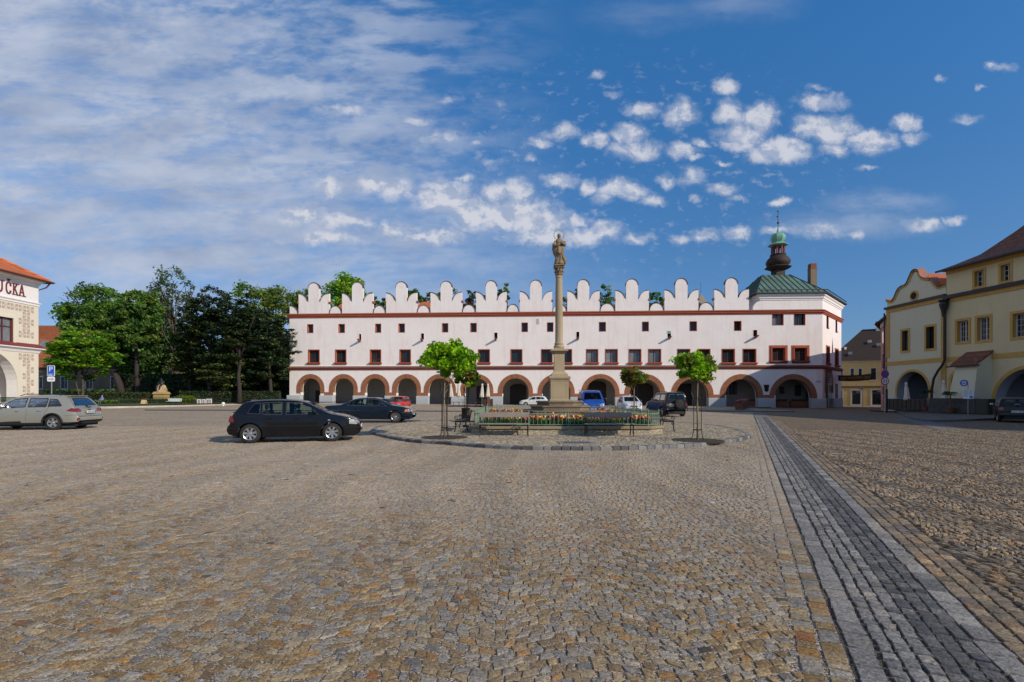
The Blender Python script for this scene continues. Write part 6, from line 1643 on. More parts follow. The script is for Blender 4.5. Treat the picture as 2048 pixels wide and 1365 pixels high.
    def wheel(s, xw, sd):
        S = s.S; R = S['R']; T = S.get('tw', .2); yo = sd*(s.W/2-.015); c = (xw, 0, R); st = S.get('rim', 'five')
        root = bpy.data.objects.new('wheel', None); COL.objects.link(root); root.parent = s.root
        rr = S.get('rr', R*.66); prof = [(rr, 0), (rr+.01, .012), (R-.045, .004), (R-.012, .02), (R, .045), (R, T-.045), (R-.012, T-.02), (R-.045, T-.004), (rr, T)]
        t = MB(); t.loft([[(c[0]+r*cos(2*pi*k/36), yo-sd*h, c[2]+r*sin(2*pi*k/36)) for k in range(36)] for r, h in prof]); t.build('tyre', TYRE, root, smooth=True)
        g = MB()
        def ringz(r, h): return [(c[0]+r*cos(2*pi*k/36), yo-sd*h, c[2]+r*sin(2*pi*k/36)) for k in range(36)]
        g.loft([ringz(rr+.004, .01), ringz(rr-.004, .004), ringz(rr-.018, .012), ringz(rr-.022, .05), ringz(rr-.03, .1)])
        g.lathe_ = None; g.loft([ringz(rr-.025, .085), ringz(.02, .085)], m=1)
        ns, wd = {'seven': (7, .030), 'five': (5, .042), 'ten': (15, .011), 'cap': (8, .03)}[st]
        if st in ('cap',): g.loft([ringz(rr-.02, .02), ringz(rr*.5, .01), ringz(.01, .015)])
        for k in range(ns):
            a = 2*pi*k/ns+.3; d = Vector((cos(a), 0, sin(a))); n_ = Vector((-sin(a), 0, cos(a))); C = Vector((c[0], 0, c[2]))
            w0, w1 = wd*(.8 if st == 'seven' else 1), wd*(1.35 if st in ('seven', 'five') else 1)
            ya, yb = yo-sd*.022, yo-sd*.012; yc = yo-sd*.07
            P = [C+d*.03-n_*w0, C+d*.03+n_*w0, C+d*(rr-.012)+n_*w1, C+d*(rr-.012)-n_*w1]
            top = [(p.x, ya if i < 2 else yb, p.z) for i, p in enumerate(P)]; bt = [(p.x, yc, p.z) for p in P]
            g.add(top+bt, [(0,1,2,3),(0,4,5,1),(1,5,6,2),(2,6,7,3),(3,7,4,0)])
        g.loft([[(c[0]+r*cos(2*pi*k/14), yo-sd*h, c[2]+r*sin(2*pi*k/14)) for k in range(14)] for r, h in ((.055, .06), (.055, .018), (.045, .01), (.001, .008))])
        g.build('rim', [STEELR if st == 'cap' else ALLOY, RUBBER], root)
    def mirror(s, x, z, m=None, sz=1.):
        for sd in (1, -1):
            g = MB(); y = sd*(s.w(x, z)+.13*sz); g.sphere((x, y, z+.05), .1*sz, 12, sc=(.7, 1.05, .75)); g.path([(x+.02, sd*(s.w(x, z)-.02), z), (x, y, z+.02)], .03, 6); o = g.build('mirror', m or s.paint, s.root, smooth=True)
            q = MB(); xx = x-.062*sz; q.add([(xx, y-.075*sz, z+.005), (xx, y+.075*sz, z+.005), (xx, y+.075*sz, z+.1), (xx, y-.075*sz, z+.1)], [(0,1,2,3)]); q.build('mirror_glass', CHROME, o)
    def handle(s, x, z, m=None, w=.17):
        for sd in (1, -1):
            g = MB(); y = s.w(x, z); g.path([(x-w/2, sd*(y+.005), z), (x-w/2+.03, sd*(y+.03), z), (x+w/2-.03, sd*(y+.03), z), (x+w/2, sd*(y+.005), z)], .013, 6); g.build('door_handle', m or s.paint, s.root)
    def plate(s, z, view, y=0., w=.52, h=.11, txt=True):
        d = 1 if view == 'front' else -1; x = max([s.hit(y+q, z, d).x*d for q in (-w/2, 0, w/2)])*d+d*.012
        g = MB(); F = [(0,1,2,3)]
        q = lambda a, b, c_, e, o, m: g.add([(x+d*o, y+a, z+c_), (x+d*o, y+b, z+c_), (x+d*o, y+b, z+e), (x+d*o, y+a, z+e)], F, m)
        g.box((min(x, x-d*.03), y-w/2, z-h/2), (max(x, x-d*.03), y+w/2, z+h/2), 0)
        q(-w/2 if d < 0 else w/2-.045, -w/2+.045 if d < 0 else w/2, -h/2, h/2, .002, 1)
        for k in range(7):
            a = -w/2+.08+k*.058+(.03 if k > 2 else 0)
            q(a, a+.036, -h*.3, h*.3, .003, 2); q(a+.011, a+.025, -h*.14+.01*(k % 3), h*.12, .004, 0)
        g.build('number_plate', [PLATE, PLATEB, PLATEK], s.root)

def face(v): return math.atan2(v[1], v[0])
def put(p_rear, p_front): pass
def place_by_wheel(S, px, py, heading, which, side):
    """world position of the car's origin so that the named near wheel stands on pixel px, py"""
    p = GP(px, py); h = heading; xw = S['xf'] if which == 'f' else S['xr']
    f = Vector((cos(h), sin(h), 0)); l = Vector((-sin(h), cos(h), 0))
    return p-f*xw-l*(side*(S['W']/2-.1))
HATCH = dict(L=4.15, W=1.735, H=1.44, belt=.90, R=.315, xr=.70, xf=3.21, rim='seven', tum=.30, crown=.07, ar=.14, af=.26, lf=.75, lr=.5,
    top=[(0,.52),(.03,.60),(.09,.66),(.15,.92),(.26,1.10),(.44,1.31),(.56,1.385),(1.0,1.43),(1.6,1.44),(2.1,1.415),(2.42,1.335),(2.9,1.09),(3.17,.965),(3.35,.93),(3.75,.84),(3.98,.745),(4.07,.65),(4.12,.55),(4.15,.47)],
    bot=[(0,.40),(.06,.30),(.3,.24),(.9,.20),(3.2,.19),(3.8,.2),(4.02,.22),(4.12,.32),(4.15,.40)],
    side=[[(.60,.97),(1.0,.945),(1.0,1.33),(.80,1.30)],[(1.05,.94),(1.66,.925),(1.66,1.345),(1.05,1.335)],[(1.77,.925),(2.80,.935),(2.62,1.07),(2.22,1.305),(1.77,1.345)]],
    front=[(-.62,1.02),(.62,1.02),(.50,1.33),(-.50,1.33)], rear=[(-.58,.98),(.58,.98),(.47,1.31),(-.47,1.31)], cab=(.45,2.95), seats=(1.15,2.05))
SALOON = dict(L=4.98, W=1.86, H=1.43, belt=.93, R=.325, xr=1.12, xf=4.05, rim='ten', tum=.36, crown=.07, ar=.16, af=.22,
    top=[(0,.55),(.02,.68),(.05,.80),(.10,.95),(.25,1.00),(.95,1.035),(1.3,1.17),(1.65,1.325),(1.95,1.40),(2.4,1.43),(2.85,1.42),(3.1,1.36),(3.45,1.18),(3.78,1.01),(3.9,.985),(4.5,.90),(4.82,.80),(4.90,.70),(4.95,.56),(4.98,.50)],
    bot=[(0,.42),(.06,.30),(.4,.24),(1.2,.20),(4.0,.19),(4.6,.2),(4.85,.22),(4.95,.34),(4.98,.42)],
    side=[[(1.42,.99),(1.66,.975),(1.66,1.27),(1.55,1.19)],[(1.71,.975),(2.42,.965),(2.42,1.345),(1.95,1.335),(1.71,1.285)],[(2.50,.965),(3.50,.955),(3.36,1.08),(3.02,1.30),(2.50,1.345)]],
    front=[(-.68,1.03),(.68,1.03),(.55,1.34),(-.55,1.34)], rear=[(-.64,1.06),(.64,1.06),(.52,1.33),(-.52,1.33)], cab=(1.3,3.5), seats=(1.9,2.8), winframe=None)
ESTATE = dict(L=4.775, W=1.82, H=1.56, belt=.98, R=.335, xr=1.0, xf=3.745, rim='five', tum=.36, crown=.07, ar=.17, af=.24, lr=.6, clad=.37, tw=.21,
    top=[(0,.50),(.03,.62),(.08,.70),(.12,.92),(.20,1.06),(.42,1.36),(.60,1.50),(.75,1.54),(1.5,1.575),(2.2,1.56),(2.6,1.50),(2.9,1.38),(3.25,1.18),(3.55,1.04),(3.75,1.0),(4.3,.90),(4.58,.80),(4.68,.68),(4.74,.56),(4.775,.5)],
    bot=[(0,.42),(.06,.34),(.35,.29),(1.0,.26),(3.7,.25),(4.4,.26),(4.65,.28),(4.74,.36),(4.775,.42)],
    side=[[(.64,1.07),(1.22,1.045),(1.22,1.40),(.90,1.37)],[(1.28,1.04),(2.02,1.02),(2.02,1.44),(1.28,1.41)],[(2.12,1.02),(3.18,1.0),(3.0,1.14),(2.62,1.38),(2.12,1.44)]],
    front=[(-.66,1.09),(.66,1.09),(.55,1.46),(-.55,1.46)], rear=[(-.64,1.09),(.64,1.09),(.52,1.42),(-.52,1.42)], cab=(.6,3.3), seats=(1.55,2.45))
SMALLH = dict(HATCH); SMALLH.update(L=3.86, W=1.63, xr=.66, xf=3.1, R=.28, rim='cap', tw=.17, af=.16, ar=.1)
SMALLH['top'] = [(x*3.86/4.15, z*.985) for x, z in HATCH['top']]; SMALLH['bot'] = [(x*3.86/4.15, z) for x, z in HATCH['bot']]
SMALLH['side'] = [[(x*3.86/4.15, z*.985) for x, z in p] for p in HATCH['side']]; SMALLH['cab'] = (.4, 2.75); SMALLH['seats'] = (1.05, 1.9)
SMALLE = dict(ESTATE); k_ = 4.2/4.775; SMALLE.update(L=4.2, W=1.63, xr=.82, xf=3.27, R=.28, rim='cap', tw=.17, clad=None, belt=.88)
for q in ('top', 'bot'): SMALLE[q] = [(x*k_, z*.91) for x, z in ESTATE[q]]
SMALLE['side'] = [[(x*k_, z*.91) for x, z in p] for p in ESTATE['side']]; SMALLE['front'] = [(y*.9, z*.91) for y, z in ESTATE['front']]; SMALLE['rear'] = [(y*.9, z*.91) for y, z in ESTATE['rear']]; SMALLE['cab'] = (.5, 2.9); SMALLE['seats'] = (1.35, 2.15)
VAN = dict(L=4.78, W=1.90, H=1.95, belt=1.10, R=.33, xr=.85, xf=3.95, rim='cap', tum=.17, crown=.09, ar=.05, af=.14, lf=.7, lr=.3,
    top=[(0,.6),(.02,1.5),(.06,1.82),(.2,1.92),(1.0,1.96),(2.9,1.95),(3.3,1.86),(3.62,1.62),(4.0,1.28),(4.2,1.12),(4.45,1.02),(4.62,.90),(4.70,.74),(4.76,.6),(4.78,.5)],
    bot=[(0,.42),(.06,.34),(.4,.28),(4.4,.24),(4.7,.26),(4.78,.40)], side=[[(3.0,1.16),(3.82,1.14),(3.45,1.55),(3.25,1.70),(3.0,1.72)]],
    front=[(-.74,1.20),(.74,1.20),(.63,1.76),(-.63,1.76)], cab=(.5,3.9), seats=(3.0,))
MINI = dict(L=3.64, W=1.60, H=1.52, belt=.96, R=.285, xr=.6, xf=2.97, rim='cap', tum=.34, crown=.08, ar=.12, af=.24, lf=.7, tw=.17,
    top=[(0,.5),(.03,.64),(.08,.95),(.2,1.2),(.36,1.42),(.6,1.49),(1.3,1.52),(1.8,1.49),(2.1,1.40),(2.5,1.20),(2.9,1.02),(3.1,.97),(3.4,.84),(3.54,.70),(3.6,.56),(3.64,.48)],
    bot=[(0,.40),(.06,.3),(.5,.22),(3.3,.19),(3.55,.24),(3.64,.38)], side=[[(.66,1.06),(1.3,1.0),(1.3,1.38),(.85,1.36)],[(1.38,1.0),(2.5,.97),(2.1,1.32),(1.38,1.40)]],
    front=[(-.60,1.04),(.60,1.04),(.50,1.40),(-.50,1.40)], rear=[(-.5,1.08),(.5,1.08),(.42,1.36),(-.42,1.36)], cab=(.4,2.8), seats=(1.0,1.8))
SUV = dict(L=3.98, W=1.72, H=1.80, belt=1.12, R=.36, xr=.72, xf=3.17, rim='five', tum=.22, crown=.07, ar=.08, af=.14, lr=.35, clad=.46, tw=.24,
    top=[(0,.6),(.02,1.05),(.05,1.45),(.14,1.68),(.3,1.76),(.9,1.80),(2.0,1.79),(2.2,1.70),(2.5,1.42),(2.75,1.19),(2.9,1.15),(3.5,1.08),(3.8,1.0),(3.88,.85),(3.93,.66),(3.98,.6)],
    bot=[(0,.50),(.08,.42),(.5,.36),(3.6,.36),(3.9,.42),(3.98,.52)], side=[[(.32,1.18),(1.15,1.16),(1.15,1.62),(.42,1.62)],[(1.25,1.16),(2.38,1.16),(2.05,1.56),(1.25,1.63)]],
    front=[(-.62,1.24),(.62,1.24),(.56,1.64),(-.56,1.64)], rear=[(-.62,1.20),(.62,1.20),(.56,1.62),(-.56,1.62)], cab=(.3,2.7), seats=(.9,1.8))
DARKH = dict(SMALLH); DARKH['R'] = .30; DARKH['rim'] = 'five'
SALOON['winframe'] = RUBBER
# --- black hatchback
h = face((2.46, .70)); c = Car('hatchback', 'dusty black five-door hatchback with seven-spoke alloy wheels, nearest car on the square', 'car', HATCH, paint('black_paint', (.004,.004,.006), .0, .22, .03), (0,0,0), h)
pr, pf = GP(501, 887.3), GP(668, 883.4); d_ = (pf-pr).normalized(); h = face(d_); c.root.rotation_euler.z = h
c.root.location = place_by_wheel(HATCH, 501, 887.3, h, 'r', -1)
c.seam([(1.69,.93),(1.70,.3)]); c.seam([(2.86,.92),(2.88,.6),(2.80,.28)]); c.seam([(1.02,.95),(.98,.72)]); c.seam([(.22,.79),(.62,.84),(3.05,.83),(3.8,.72)], r=.0025)
c.seam([(1.0,.56),(2.9,.56)], name='rubbing_strip', m=RUBBER, wide=.012); c.mirror(2.66, .97); c.handle(1.28, .80); c.handle(2.12, .79)
c.patch([(.05,.70),(.24,.70),(.18,.90),(.10,.90)], 'side', 'tail_light', LAMPR, both=True); c.patch([(.60,.70),(.80,.70),(.70,.92),(.60,.92)], 'rear', 'tail_light', LAMPR, both=True)
c.patch([(3.76,.60),(4.02,.575),(4.04,.70),(3.86,.755),(3.76,.73)], 'side', 'headlight', LAMPW, both=True); c.patch([(.40,.60),(.74,.60),(.72,.73),(.40,.70)], 'front', 'headlight', LAMPW, both=True)
c.patch([(-.38,.62),(.38,.62),(.38,.72),(-.38,.72)], 'front', 'grille', RUBBER); c.patch([(-.5,.30),(.5,.30),(.5,.42),(-.5,.42)], 'front', 'lower_grille', RUBBER)
c.seam([(3.62,.48),(4.1,.47)], name='bumper_strip', m=RUBBER, wide=.012); c.seam([(.03,.5),(.42,.5)], name='bumper_strip', m=RUBBER, wide=.012)
c.plate(.50, 'front'); c.plate(.8, 'rear'); c.patch([(3.08,.72),(3.16,.72),(3.16,.75),(3.08,.75)], 'side', 'side_repeater', LAMPW, both=True)
t = MB(); t.tube((.75,0,1.40),(.35,0,1.72),.006,.003,4); t.build('antenna', RUBBER, c.root)
t = MB(); t.bbox((.42,-.52,1.375),(.66,.52,1.41),.015); t.build('roof_spoiler', c.paint, c.root)
# --- dark blue saloon
S = SALOON; c = Car('saloon', 'long dark blue saloon with silver multi-spoke wheels behind the black hatchback', 'car', S, paint('dark_blue_paint', (.004,.012,.024), .2, .2, .02), (0,0,0), 0)
h = radians(1.5); c.root.rotation_euler.z = h; c.root.location = place_by_wheel(S, 791, 845.6, h, 'f', -1)
c.seam([(2.46,.95),(2.47,.3)]); c.seam([(3.58,.94),(3.6,.3)]); c.seam([(1.40,.97),(1.55,.7)]); c.seam([(.1,.60),(3.7,.60),(4.4,.6)], name='chrome_strip', m=RUBBER, wide=.010); c.seam([(1.38,.965),(2.4,.95),(3.55,.94)], name='chrome_strip', m=CHROME, wide=.008)
c.seam([(1.38,.97),(1.52,1.19),(1.68,1.30),(1.95,1.352),(2.45,1.362),(3.05,1.315),(3.42,1.06),(3.56,.95)], name='chrome_strip', m=CHROME, wide=.006)
c.seam([(4.46,.56),(4.93,.54)], name='chrome_strip', m=CHROME, wide=.009); c.mirror(3.34, .99); c.handle(1.85, .80); c.handle(2.72, .80)
c.patch([(4.55,.62),(4.70,.60),(4.72,.745),(4.62,.76)], 'side', 'indicator', LAMPO, both=True); c.patch([(4.72,.60),(4.87,.59),(4.86,.70),(4.73,.745)], 'side', 'headlight', LAMPW, both=True)
c.patch([(.42,.60),(.80,.62),(.80,.72),(.42,.73)], 'front', 'headlight', LAMPW, both=True); c.patch([(.03,.60),(.36,.60),(.36,.75),(.03,.75)], 'front', 'grille', CHROME, both=True); c.plate(.47, 'front'); c.plate(.7, 'rear')
c.patch([(.45,.72),(.84,.72),(.82,.86),(.45,.86)], 'rear', 'tail_light', LAMPR, both=True); c.patch([(3.78,.62),(3.88,.62),(3.88,.65),(3.78,.65)], 'side', 'side_repeater', LAMPO, both=True)
# --- silver estate on the left
S = ESTATE; c = Car('estate_car', 'champagne silver estate car with black lower cladding at the left edge', 'car', S, paint('champagne_paint', (.40,.385,.32), .55, .32, .12), (0,0,0), 0)
h = face((-.99, -.115)); c.root.rotation_euler.z = h; c.root.location = place_by_wheel(S, 108, 860.6, h, 'r', 1)
c.seam([(2.06,1.02),(2.07,.38)]); c.seam([(3.2,1.0),(3.25,.38)]); c.seam([(1.18,1.04),(1.3,.75),(1.42,.5)]); c.mirror(2.98, 1.05, sz=1.15); c.handle(1.55, .86, ALLOY); c.handle(2.42, .85, ALLOY)
c.patch([(.10,.80),(.46,.86),(.26,.985),(.12,.96)], 'side', 'tail_light', LAMPR, both=True); c.patch([(.50,.80),(.88,.80),(.86,.95),(.62,.97),(.50,.90)], 'rear', 'tail_light', LAMPR, both=True)
c.patch([(.68,.40),(.80,.40),(.80,.54),(.72,.54)], 'rear', 'reflector', LAMPR, both=True, off=.014); c.patch([(-.88,.30),(.88,.30),(.88,.37),(-.88,.37)], 'rear', 'lower_bumper', RUBBER, off=.01)
c.plate(.80, 'rear'); c.patch([(-.45,.88),(.45,.88),(.45,.905),(-.45,.905)], 'rear', 'chrome_strip', CHROME); c.patch([(-.09,1.0),(.09,1.0),(.09,1.05),(-.09,1.05)], 'rear', 'badge', CHROME, rnd=.03)
c.seam([(.05,.66),(.5,.655)]); c.patch([(-.75,.60),(.75,.60),(.75,.612),(-.75,.612)], 'rear', 'tailgate_seam', SEAM)
c.patch([(4.2,.70),(4.62,.66),(4.6,.80),(4.3,.86)], 'side', 'headlight', LAMPW, both=True)
for sd in (1, -1):
    t = MB(); t.path([(.85,sd*.60,1.545),(.95,sd*.60,1.60),(2.3,sd*.62,1.605),(2.5,sd*.62,1.53)], .018, 6); t.build('roof_rail', RUBBER, c.root)
    for xw in (S['xr'], S['xf']):
        t = MB(); Ra = S['R']+.075; pts = [(xw-Ra*cos(a), sd*(c.w(xw-Ra*cos(a), S['R']+Ra*sin(a))+.006), S['R']+Ra*sin(a)) for a in np.linspace(-.05, pi+.05, 22)]; t.path(pts, .034, 6); t.build('wheel_arch_trim', RUBBER, c.root)
t = MB(); t.bbox((.50,-.56,1.50),(.72,.56,1.545),.015); t.build('roof_spoiler', c.paint, c.root)
# --- red hatchback by the arcade
S = SMALLH; c = Car('hatchback', 'small bright red hatchback parked in front of the third and fourth arches', 'car', S, paint('red_paint', (.62,.02,.02), 0., .35, .08), (0,0,0), -pi/2)
p = GP(785, 822.5); h = radians(-93); c.root.rotation_euler.z = h; c.root.location = p-Vector((cos(h), sin(h), 0))*S['L']
c.seam([(1.6,.92),(1.6,.3)]); c.mirror(2.5, .95, RUBBER); c.handle(1.2, .8, RUBBER); c.handle(2.0, .8, RUBBER)
c.patch([(.40,.58),(.72,.58),(.72,.71),(.40,.71)], 'front', 'headlight', LAMPW, both=True, rnd=.02); c.patch([(-.36,.60),(.36,.60),(.36,.69),(-.36,.69)], 'front', 'grille', RUBBER); c.patch([(-.78,.40),(.78,.40),(.78,.50),(-.78,.50)], 'front', 'bumper_strip', RUBBER); c.plate(.45, 'front')
c.seam([(.5,.55),(3.0,.55)], name='rubbing_strip', m=RUBBER, wide=.015)
# --- white estate
S = SMALLE; c = Car('estate_car', 'old white estate car beside the arcade, partly behind the column steps', 'car', S, paint('white_paint', (.62,.66,.66), 0., .35, .15), (0,0,0), pi)
p = GP(1051, 811.5); h = pi; c.root.rotation_euler.z = h; c.root.location = place_by_wheel(S, 1051.5, 812.3, h, 'f', 1)
c.seam([(1.8,.9),(1.8,.3)]); c.seam([(2.8,.9),(2.85,.3)]); c.mirror(2.62, .93, RUBBER); c.handle(1.4, .78, RUBBER); c.handle(2.1, .78, RUBBER); c.seam([(.3,.52),(3.6,.52)], name='rubbing_strip', m=RUBBER, wide=.012)
c.patch([(3.8,.56),(4.06,.56),(4.04,.68),(3.8,.70)], 'side', 'headlight', LAMPW, both=True); c.plate(.45, 'front')
for sd in (1, -1): t = MB(); t.path([(.75,sd*.52,1.39),(.85,sd*.52,1.45),(2.0,sd*.53,1.45),(2.1,sd*.53,1.41)], .014, 5); t.build('roof_rail', RUBBER, c.root)
# --- blue van
S = VAN; c = Car('van', 'bright blue panel van facing the square behind the flower bed', 'van', S, paint('blue_paint', (.012,.075,.40), .1, .35, .08), (0,0,0), -pi/2)
h = radians(-92); c.root.rotation_euler.z = h; c.root.location = GP(1188, 829)-Vector((cos(h), sin(h), 0))*S['L']
c.patch([(.46,.62),(.88,.62),(.90,.86),(.70,.90),(.52,.80)], 'front', 'headlight', LAMPW, both=True); c.patch([(.50,.55),(.90,.55),(.90,.64),(.50,.62)], 'front', 'indicator', LAMPO, both=True, off=.012)
c.patch([(-.44,.60),(.44,.60),(.48,.74),(-.48,.74)], 'front', 'grille', RUBBER); c.patch([(-.12,.64),(.12,.64),(.12,.72),(-.12,.72)], 'front', 'badge', CHROME, off=.014, rnd=.03); c.patch([(-.7,.30),(.7,.30),(.74,.46),(-.74,.46)], 'front', 'lower_grille', RUBBER); c.plate(.40, 'front')
c.patch([(.05,1.04),(.55,1.05),(.55,1.08),(.05,1.07)], 'front', 'bonnet_vent', RUBBER, rnd=.005); c.mirror(3.75, 1.18, RUBBER, 1.5)
t = MB(); t.box((3.2,-.92,1.975),(3.26,.92,2.0)); t.box((1.2,-.92,1.975),(1.26,.92,2.0)); [t.box((x,y,1.93),(x+.04,y+.04,1.976)) for x in (1.21,3.21) for y in (-.84,.80)]; t.build('roof_bar', RUBBER, c.root)
# --- small white car
S = MINI; c = Car('small_car', 'small pearl white car facing the square between blue van and dark off-roader', 'car', S, paint('pearl_paint', (.62,.62,.65), .1, .3, .06), (0,0,0), -pi/2)
h = radians(-91); c.root.rotation_euler.z = h; c.root.location = GP(1268, 828)-Vector((cos(h), sin(h), 0))*S['L']
c.patch([(.44,.60),(.74,.66),(.70,.92),(.58,.86),(.46,.70)], 'front', 'headlight', LAMPW, both=True, rnd=.03); c.patch([(-.34,.58),(.34,.58),(.30,.68),(-.30,.68)], 'front', 'grille', RUBBER); c.patch([(-.4,.30),(.4,.30),(.44,.46),(-.44,.46)], 'front', 'lower_grille', RUBBER); c.plate(.52, 'front', w=.5); c.mirror(2.2, 1.02, RUBBER, 1.1)
t = MB(); t.tube((.7,0,1.49),(.5,0,1.75),.008,.004,4); t.build('antenna', RUBBER, c.root)
# --- dark off-roader seen from behind
S = SUV; c = Car('off_road_car', 'black off-road car with spare wheel on its tailgate, seen from behind', 'car', S, paint('black_green_paint', (.007,.009,.009), .1, .25, .03), (0,0,0), pi/2, glassmat=CGLASSD)
h = radians(97); c.root.rotation_euler.z = h; c.root.location = GP(1353, 834)-Vector((cos(h), sin(h), 0))*.1
c.patch([(.66,.78),(.82,.78),(.80,.98),(.66,.98)], 'rear', 'tail_light', LAMPR, both=True); c.patch([(.68,.50),(.80,.50),(.80,.58),(.68,.58)], 'rear', 'reflector', LAMPW, both=True); c.plate(.84, 'rear', y=.38, w=.36, h=.2); c.mirror(2.2, 1.2, RUBBER, 1.2)
t = MB(); prof = [(.10,0),(.20,-.01),(.205,-.03),(.235,-.02),(.33,-.02),(.35,.02),(.35,.13),(.2,.14)]
sw = empty('spare_wheel', (0,0,0)); sw.parent = c.root
t.lathe([(r, -h_) for r, h_ in prof[:3]], (-.13,-.04,.92), 26, 0, axis='x'); t.build('hub', ALLOY, sw, smooth=True)
t = MB(); t.lathe([(.21,.02),(.30,.02),(.325,-.02),(.325,-.12),(.2,-.14)], (-.13,-.04,.92), 30, 0, axis='x'); t.lathe([(.21,.02),(.20,-.01)], (-.13,-.04,.92), 30, 0, axis='x', caps=False); t.build('tyre', TYRE, sw, smooth=True)
t = MB(); t.lathe([(.235,.026),(.295,.024)], (-.13,-.04,.92), 30, 0, axis='x', caps=False); t.build('cover_ring', mat('spare_cover', (.20,.18,.14), .6, coords='obj'), sw)
for sd in (1, -1): t = MB(); t.path([(.4,sd*.6,1.76),(.5,sd*.6,1.83),(1.7,sd*.6,1.83),(1.8,sd*.6,1.77)], .018, 5); t.build('roof_rail', RUBBER, c.root)
# --- dark hatchback in the shade on the right
S = DARKH; c = Car('hatchback', 'black hatchback in the shade at the right edge, seen from behind', 'car', S, paint('shade_black_paint', (.006,.006,.008), .1, .3, .02), (0,0,0), 0, glassmat=CGLASSD)
h = radians(50); c.root.rotation_euler.z = h; c.root.location = GP(2036, 846)
c.patch([(.58,.70),(.78,.70),(.72,.86),(.58,.86)], 'rear', 'tail_light', LAMPR, both=True); c.patch([(.06,.70),(.2,.70),(.15,.86),(.1,.86)], 'side', 'tail_light', LAMPR, both=True); c.plate(.62, 'rear'); c.mirror(2.5, .96, RUBBER); c.seam([(1.6,.92),(1.6,.3)])
# ------------------------------------------------------------ the island: column, flower bed, benches, young trees
SAND = plaster('column_sandstone', (.40, .315, .20), stain=(.14, .11, .08), amt=.55, patch=.8, streak=.9)
SANDW = plaster('weathered_step_stone', (.25, .19, .125), stain=(.07, .06, .045), amt=.9, patch=1., streak=.8)
STATUE = mat('statue_sandstone', (.22, .165, .105), .9, var=.45, scale=6, bump=.8, bscale=22, bdist=.03, coords='obj')
GOLD = mat('gilding', (.95, .66, .20), .22, metal=1., var=.1)
BX0, BX1, BY0, BY1 = -1.55, 5.77, 18.6, 29.5; CHX = .62
CX, CY = 2.27, 24.15
def octo(hx, hy, ch, cx=CX, cy=CY): return [(cx-hx+ch,cy-hy),(cx+hx-ch,cy-hy),(cx+hx,cy-hy+ch),(cx+hx,cy+hy-ch),(cx+hx-ch,cy+hy),(cx-hx+ch,cy+hy),(cx-hx,cy+hy-ch),(cx-hx,cy-hy+ch)]
BP = octo((BX1-BX0)/2, (BY1-BY0)/2, CHX, (BX0+BX1)/2, (BY0+BY1)/2)
def grow(P, d):
    out = []; n = len(P)
    for i in range(n):
        a, b, c = Vector(P[i-1]), Vector(P[i]), Vector(P[(i+1) % n]); u, v = (b-a).normalized(), (c-b).normalized(); m1, m2 = Vector((u.y,-u.x)), Vector((v.y,-v.x)); q = (m1+m2).normalized(); q = q/q.dot(m1); out.append((b.x+q.x*d, b.y+q.y*d))
    return out
bed = empty('flower_bed', (0,0,0), 0, 'eight-sided raised flower bed with rough stone wall and sandstone coping round the column', 'flower bed')
m, t, b = material('bed_wall_stone')
co = t.node('ShaderNodeNewGeometry').outputs['Position']; br_ = t.node('ShaderNodeTexVoronoi'); br_.feature = 'DISTANCE_TO_EDGE'; sv = t.vmath('MULTIPLY', co, (2.6, 2.6, 6.5)); t.l.new(sv, br_.inputs['Vector']); bc = t.node('ShaderNodeTexVoronoi'); t.l.new(sv, bc.inputs['Vector'])
cc = t.ramp(t.sep(bc.outputs['Color'])[0], [(0, (.42,.34,.22)), (.35, (.58,.50,.38)), (.65, (.34,.28,.2)), (1, (.66,.60,.48))])
cc = t.vmath('SCALE', cc, sc=t.math('ADD', t.math('MULTIPLY', t.noise(co, 16, 4, .7), 1.2), .4)); cc = t.mix(t.mapr(br_.outputs['Distance'], .02, .07, 0., 1.), (.16,.13,.09), cc)
t.l.new(cc, b.inputs['Base Color']); b.inputs['Roughness'].default_value = .9; t.l.new(t.bump(t.math('ADD', t.mapr(br_.outputs['Distance'], 0., .12, 0., 1.), t.math('MULTIPLY', t.noise(co, 20, 3), .5)), .8, .03), b.inputs['Normal'])
BEDW = m
w = MB(); ZL_ = ISL_Z+.225
w.loft([[(*p, -.02) for p in grow(BP, .03)], [(*p, ZL_) for p in grow(BP, .0)]]); w.build('wall', BEDW, bed)
w = MB(); w.loft([[(*p, ZL_) for p in grow(BP, .06)], [(*p, ZL_+.07) for p in grow(BP, .07)], [(*p, ZL_+.09) for p in grow(BP, .05)], [(*p, ZL_+.09) for p in grow(BP, -.3)], [(*p, ZL_) for p in grow(BP, -.3)], [(*p, ZL_) for p in grow(BP, .06)]]); w.build('coping', SAND, bed)
SOIL = mat('bed_soil', (.035, .026, .016), .95, var=.4, scale=8, bump=.8, bscale=30)
w = MB(); w.add([(*p, ZL_+.06) for p in grow(BP, -.28)], [tuple(range(8))]); w.build('soil', SOIL, bed)
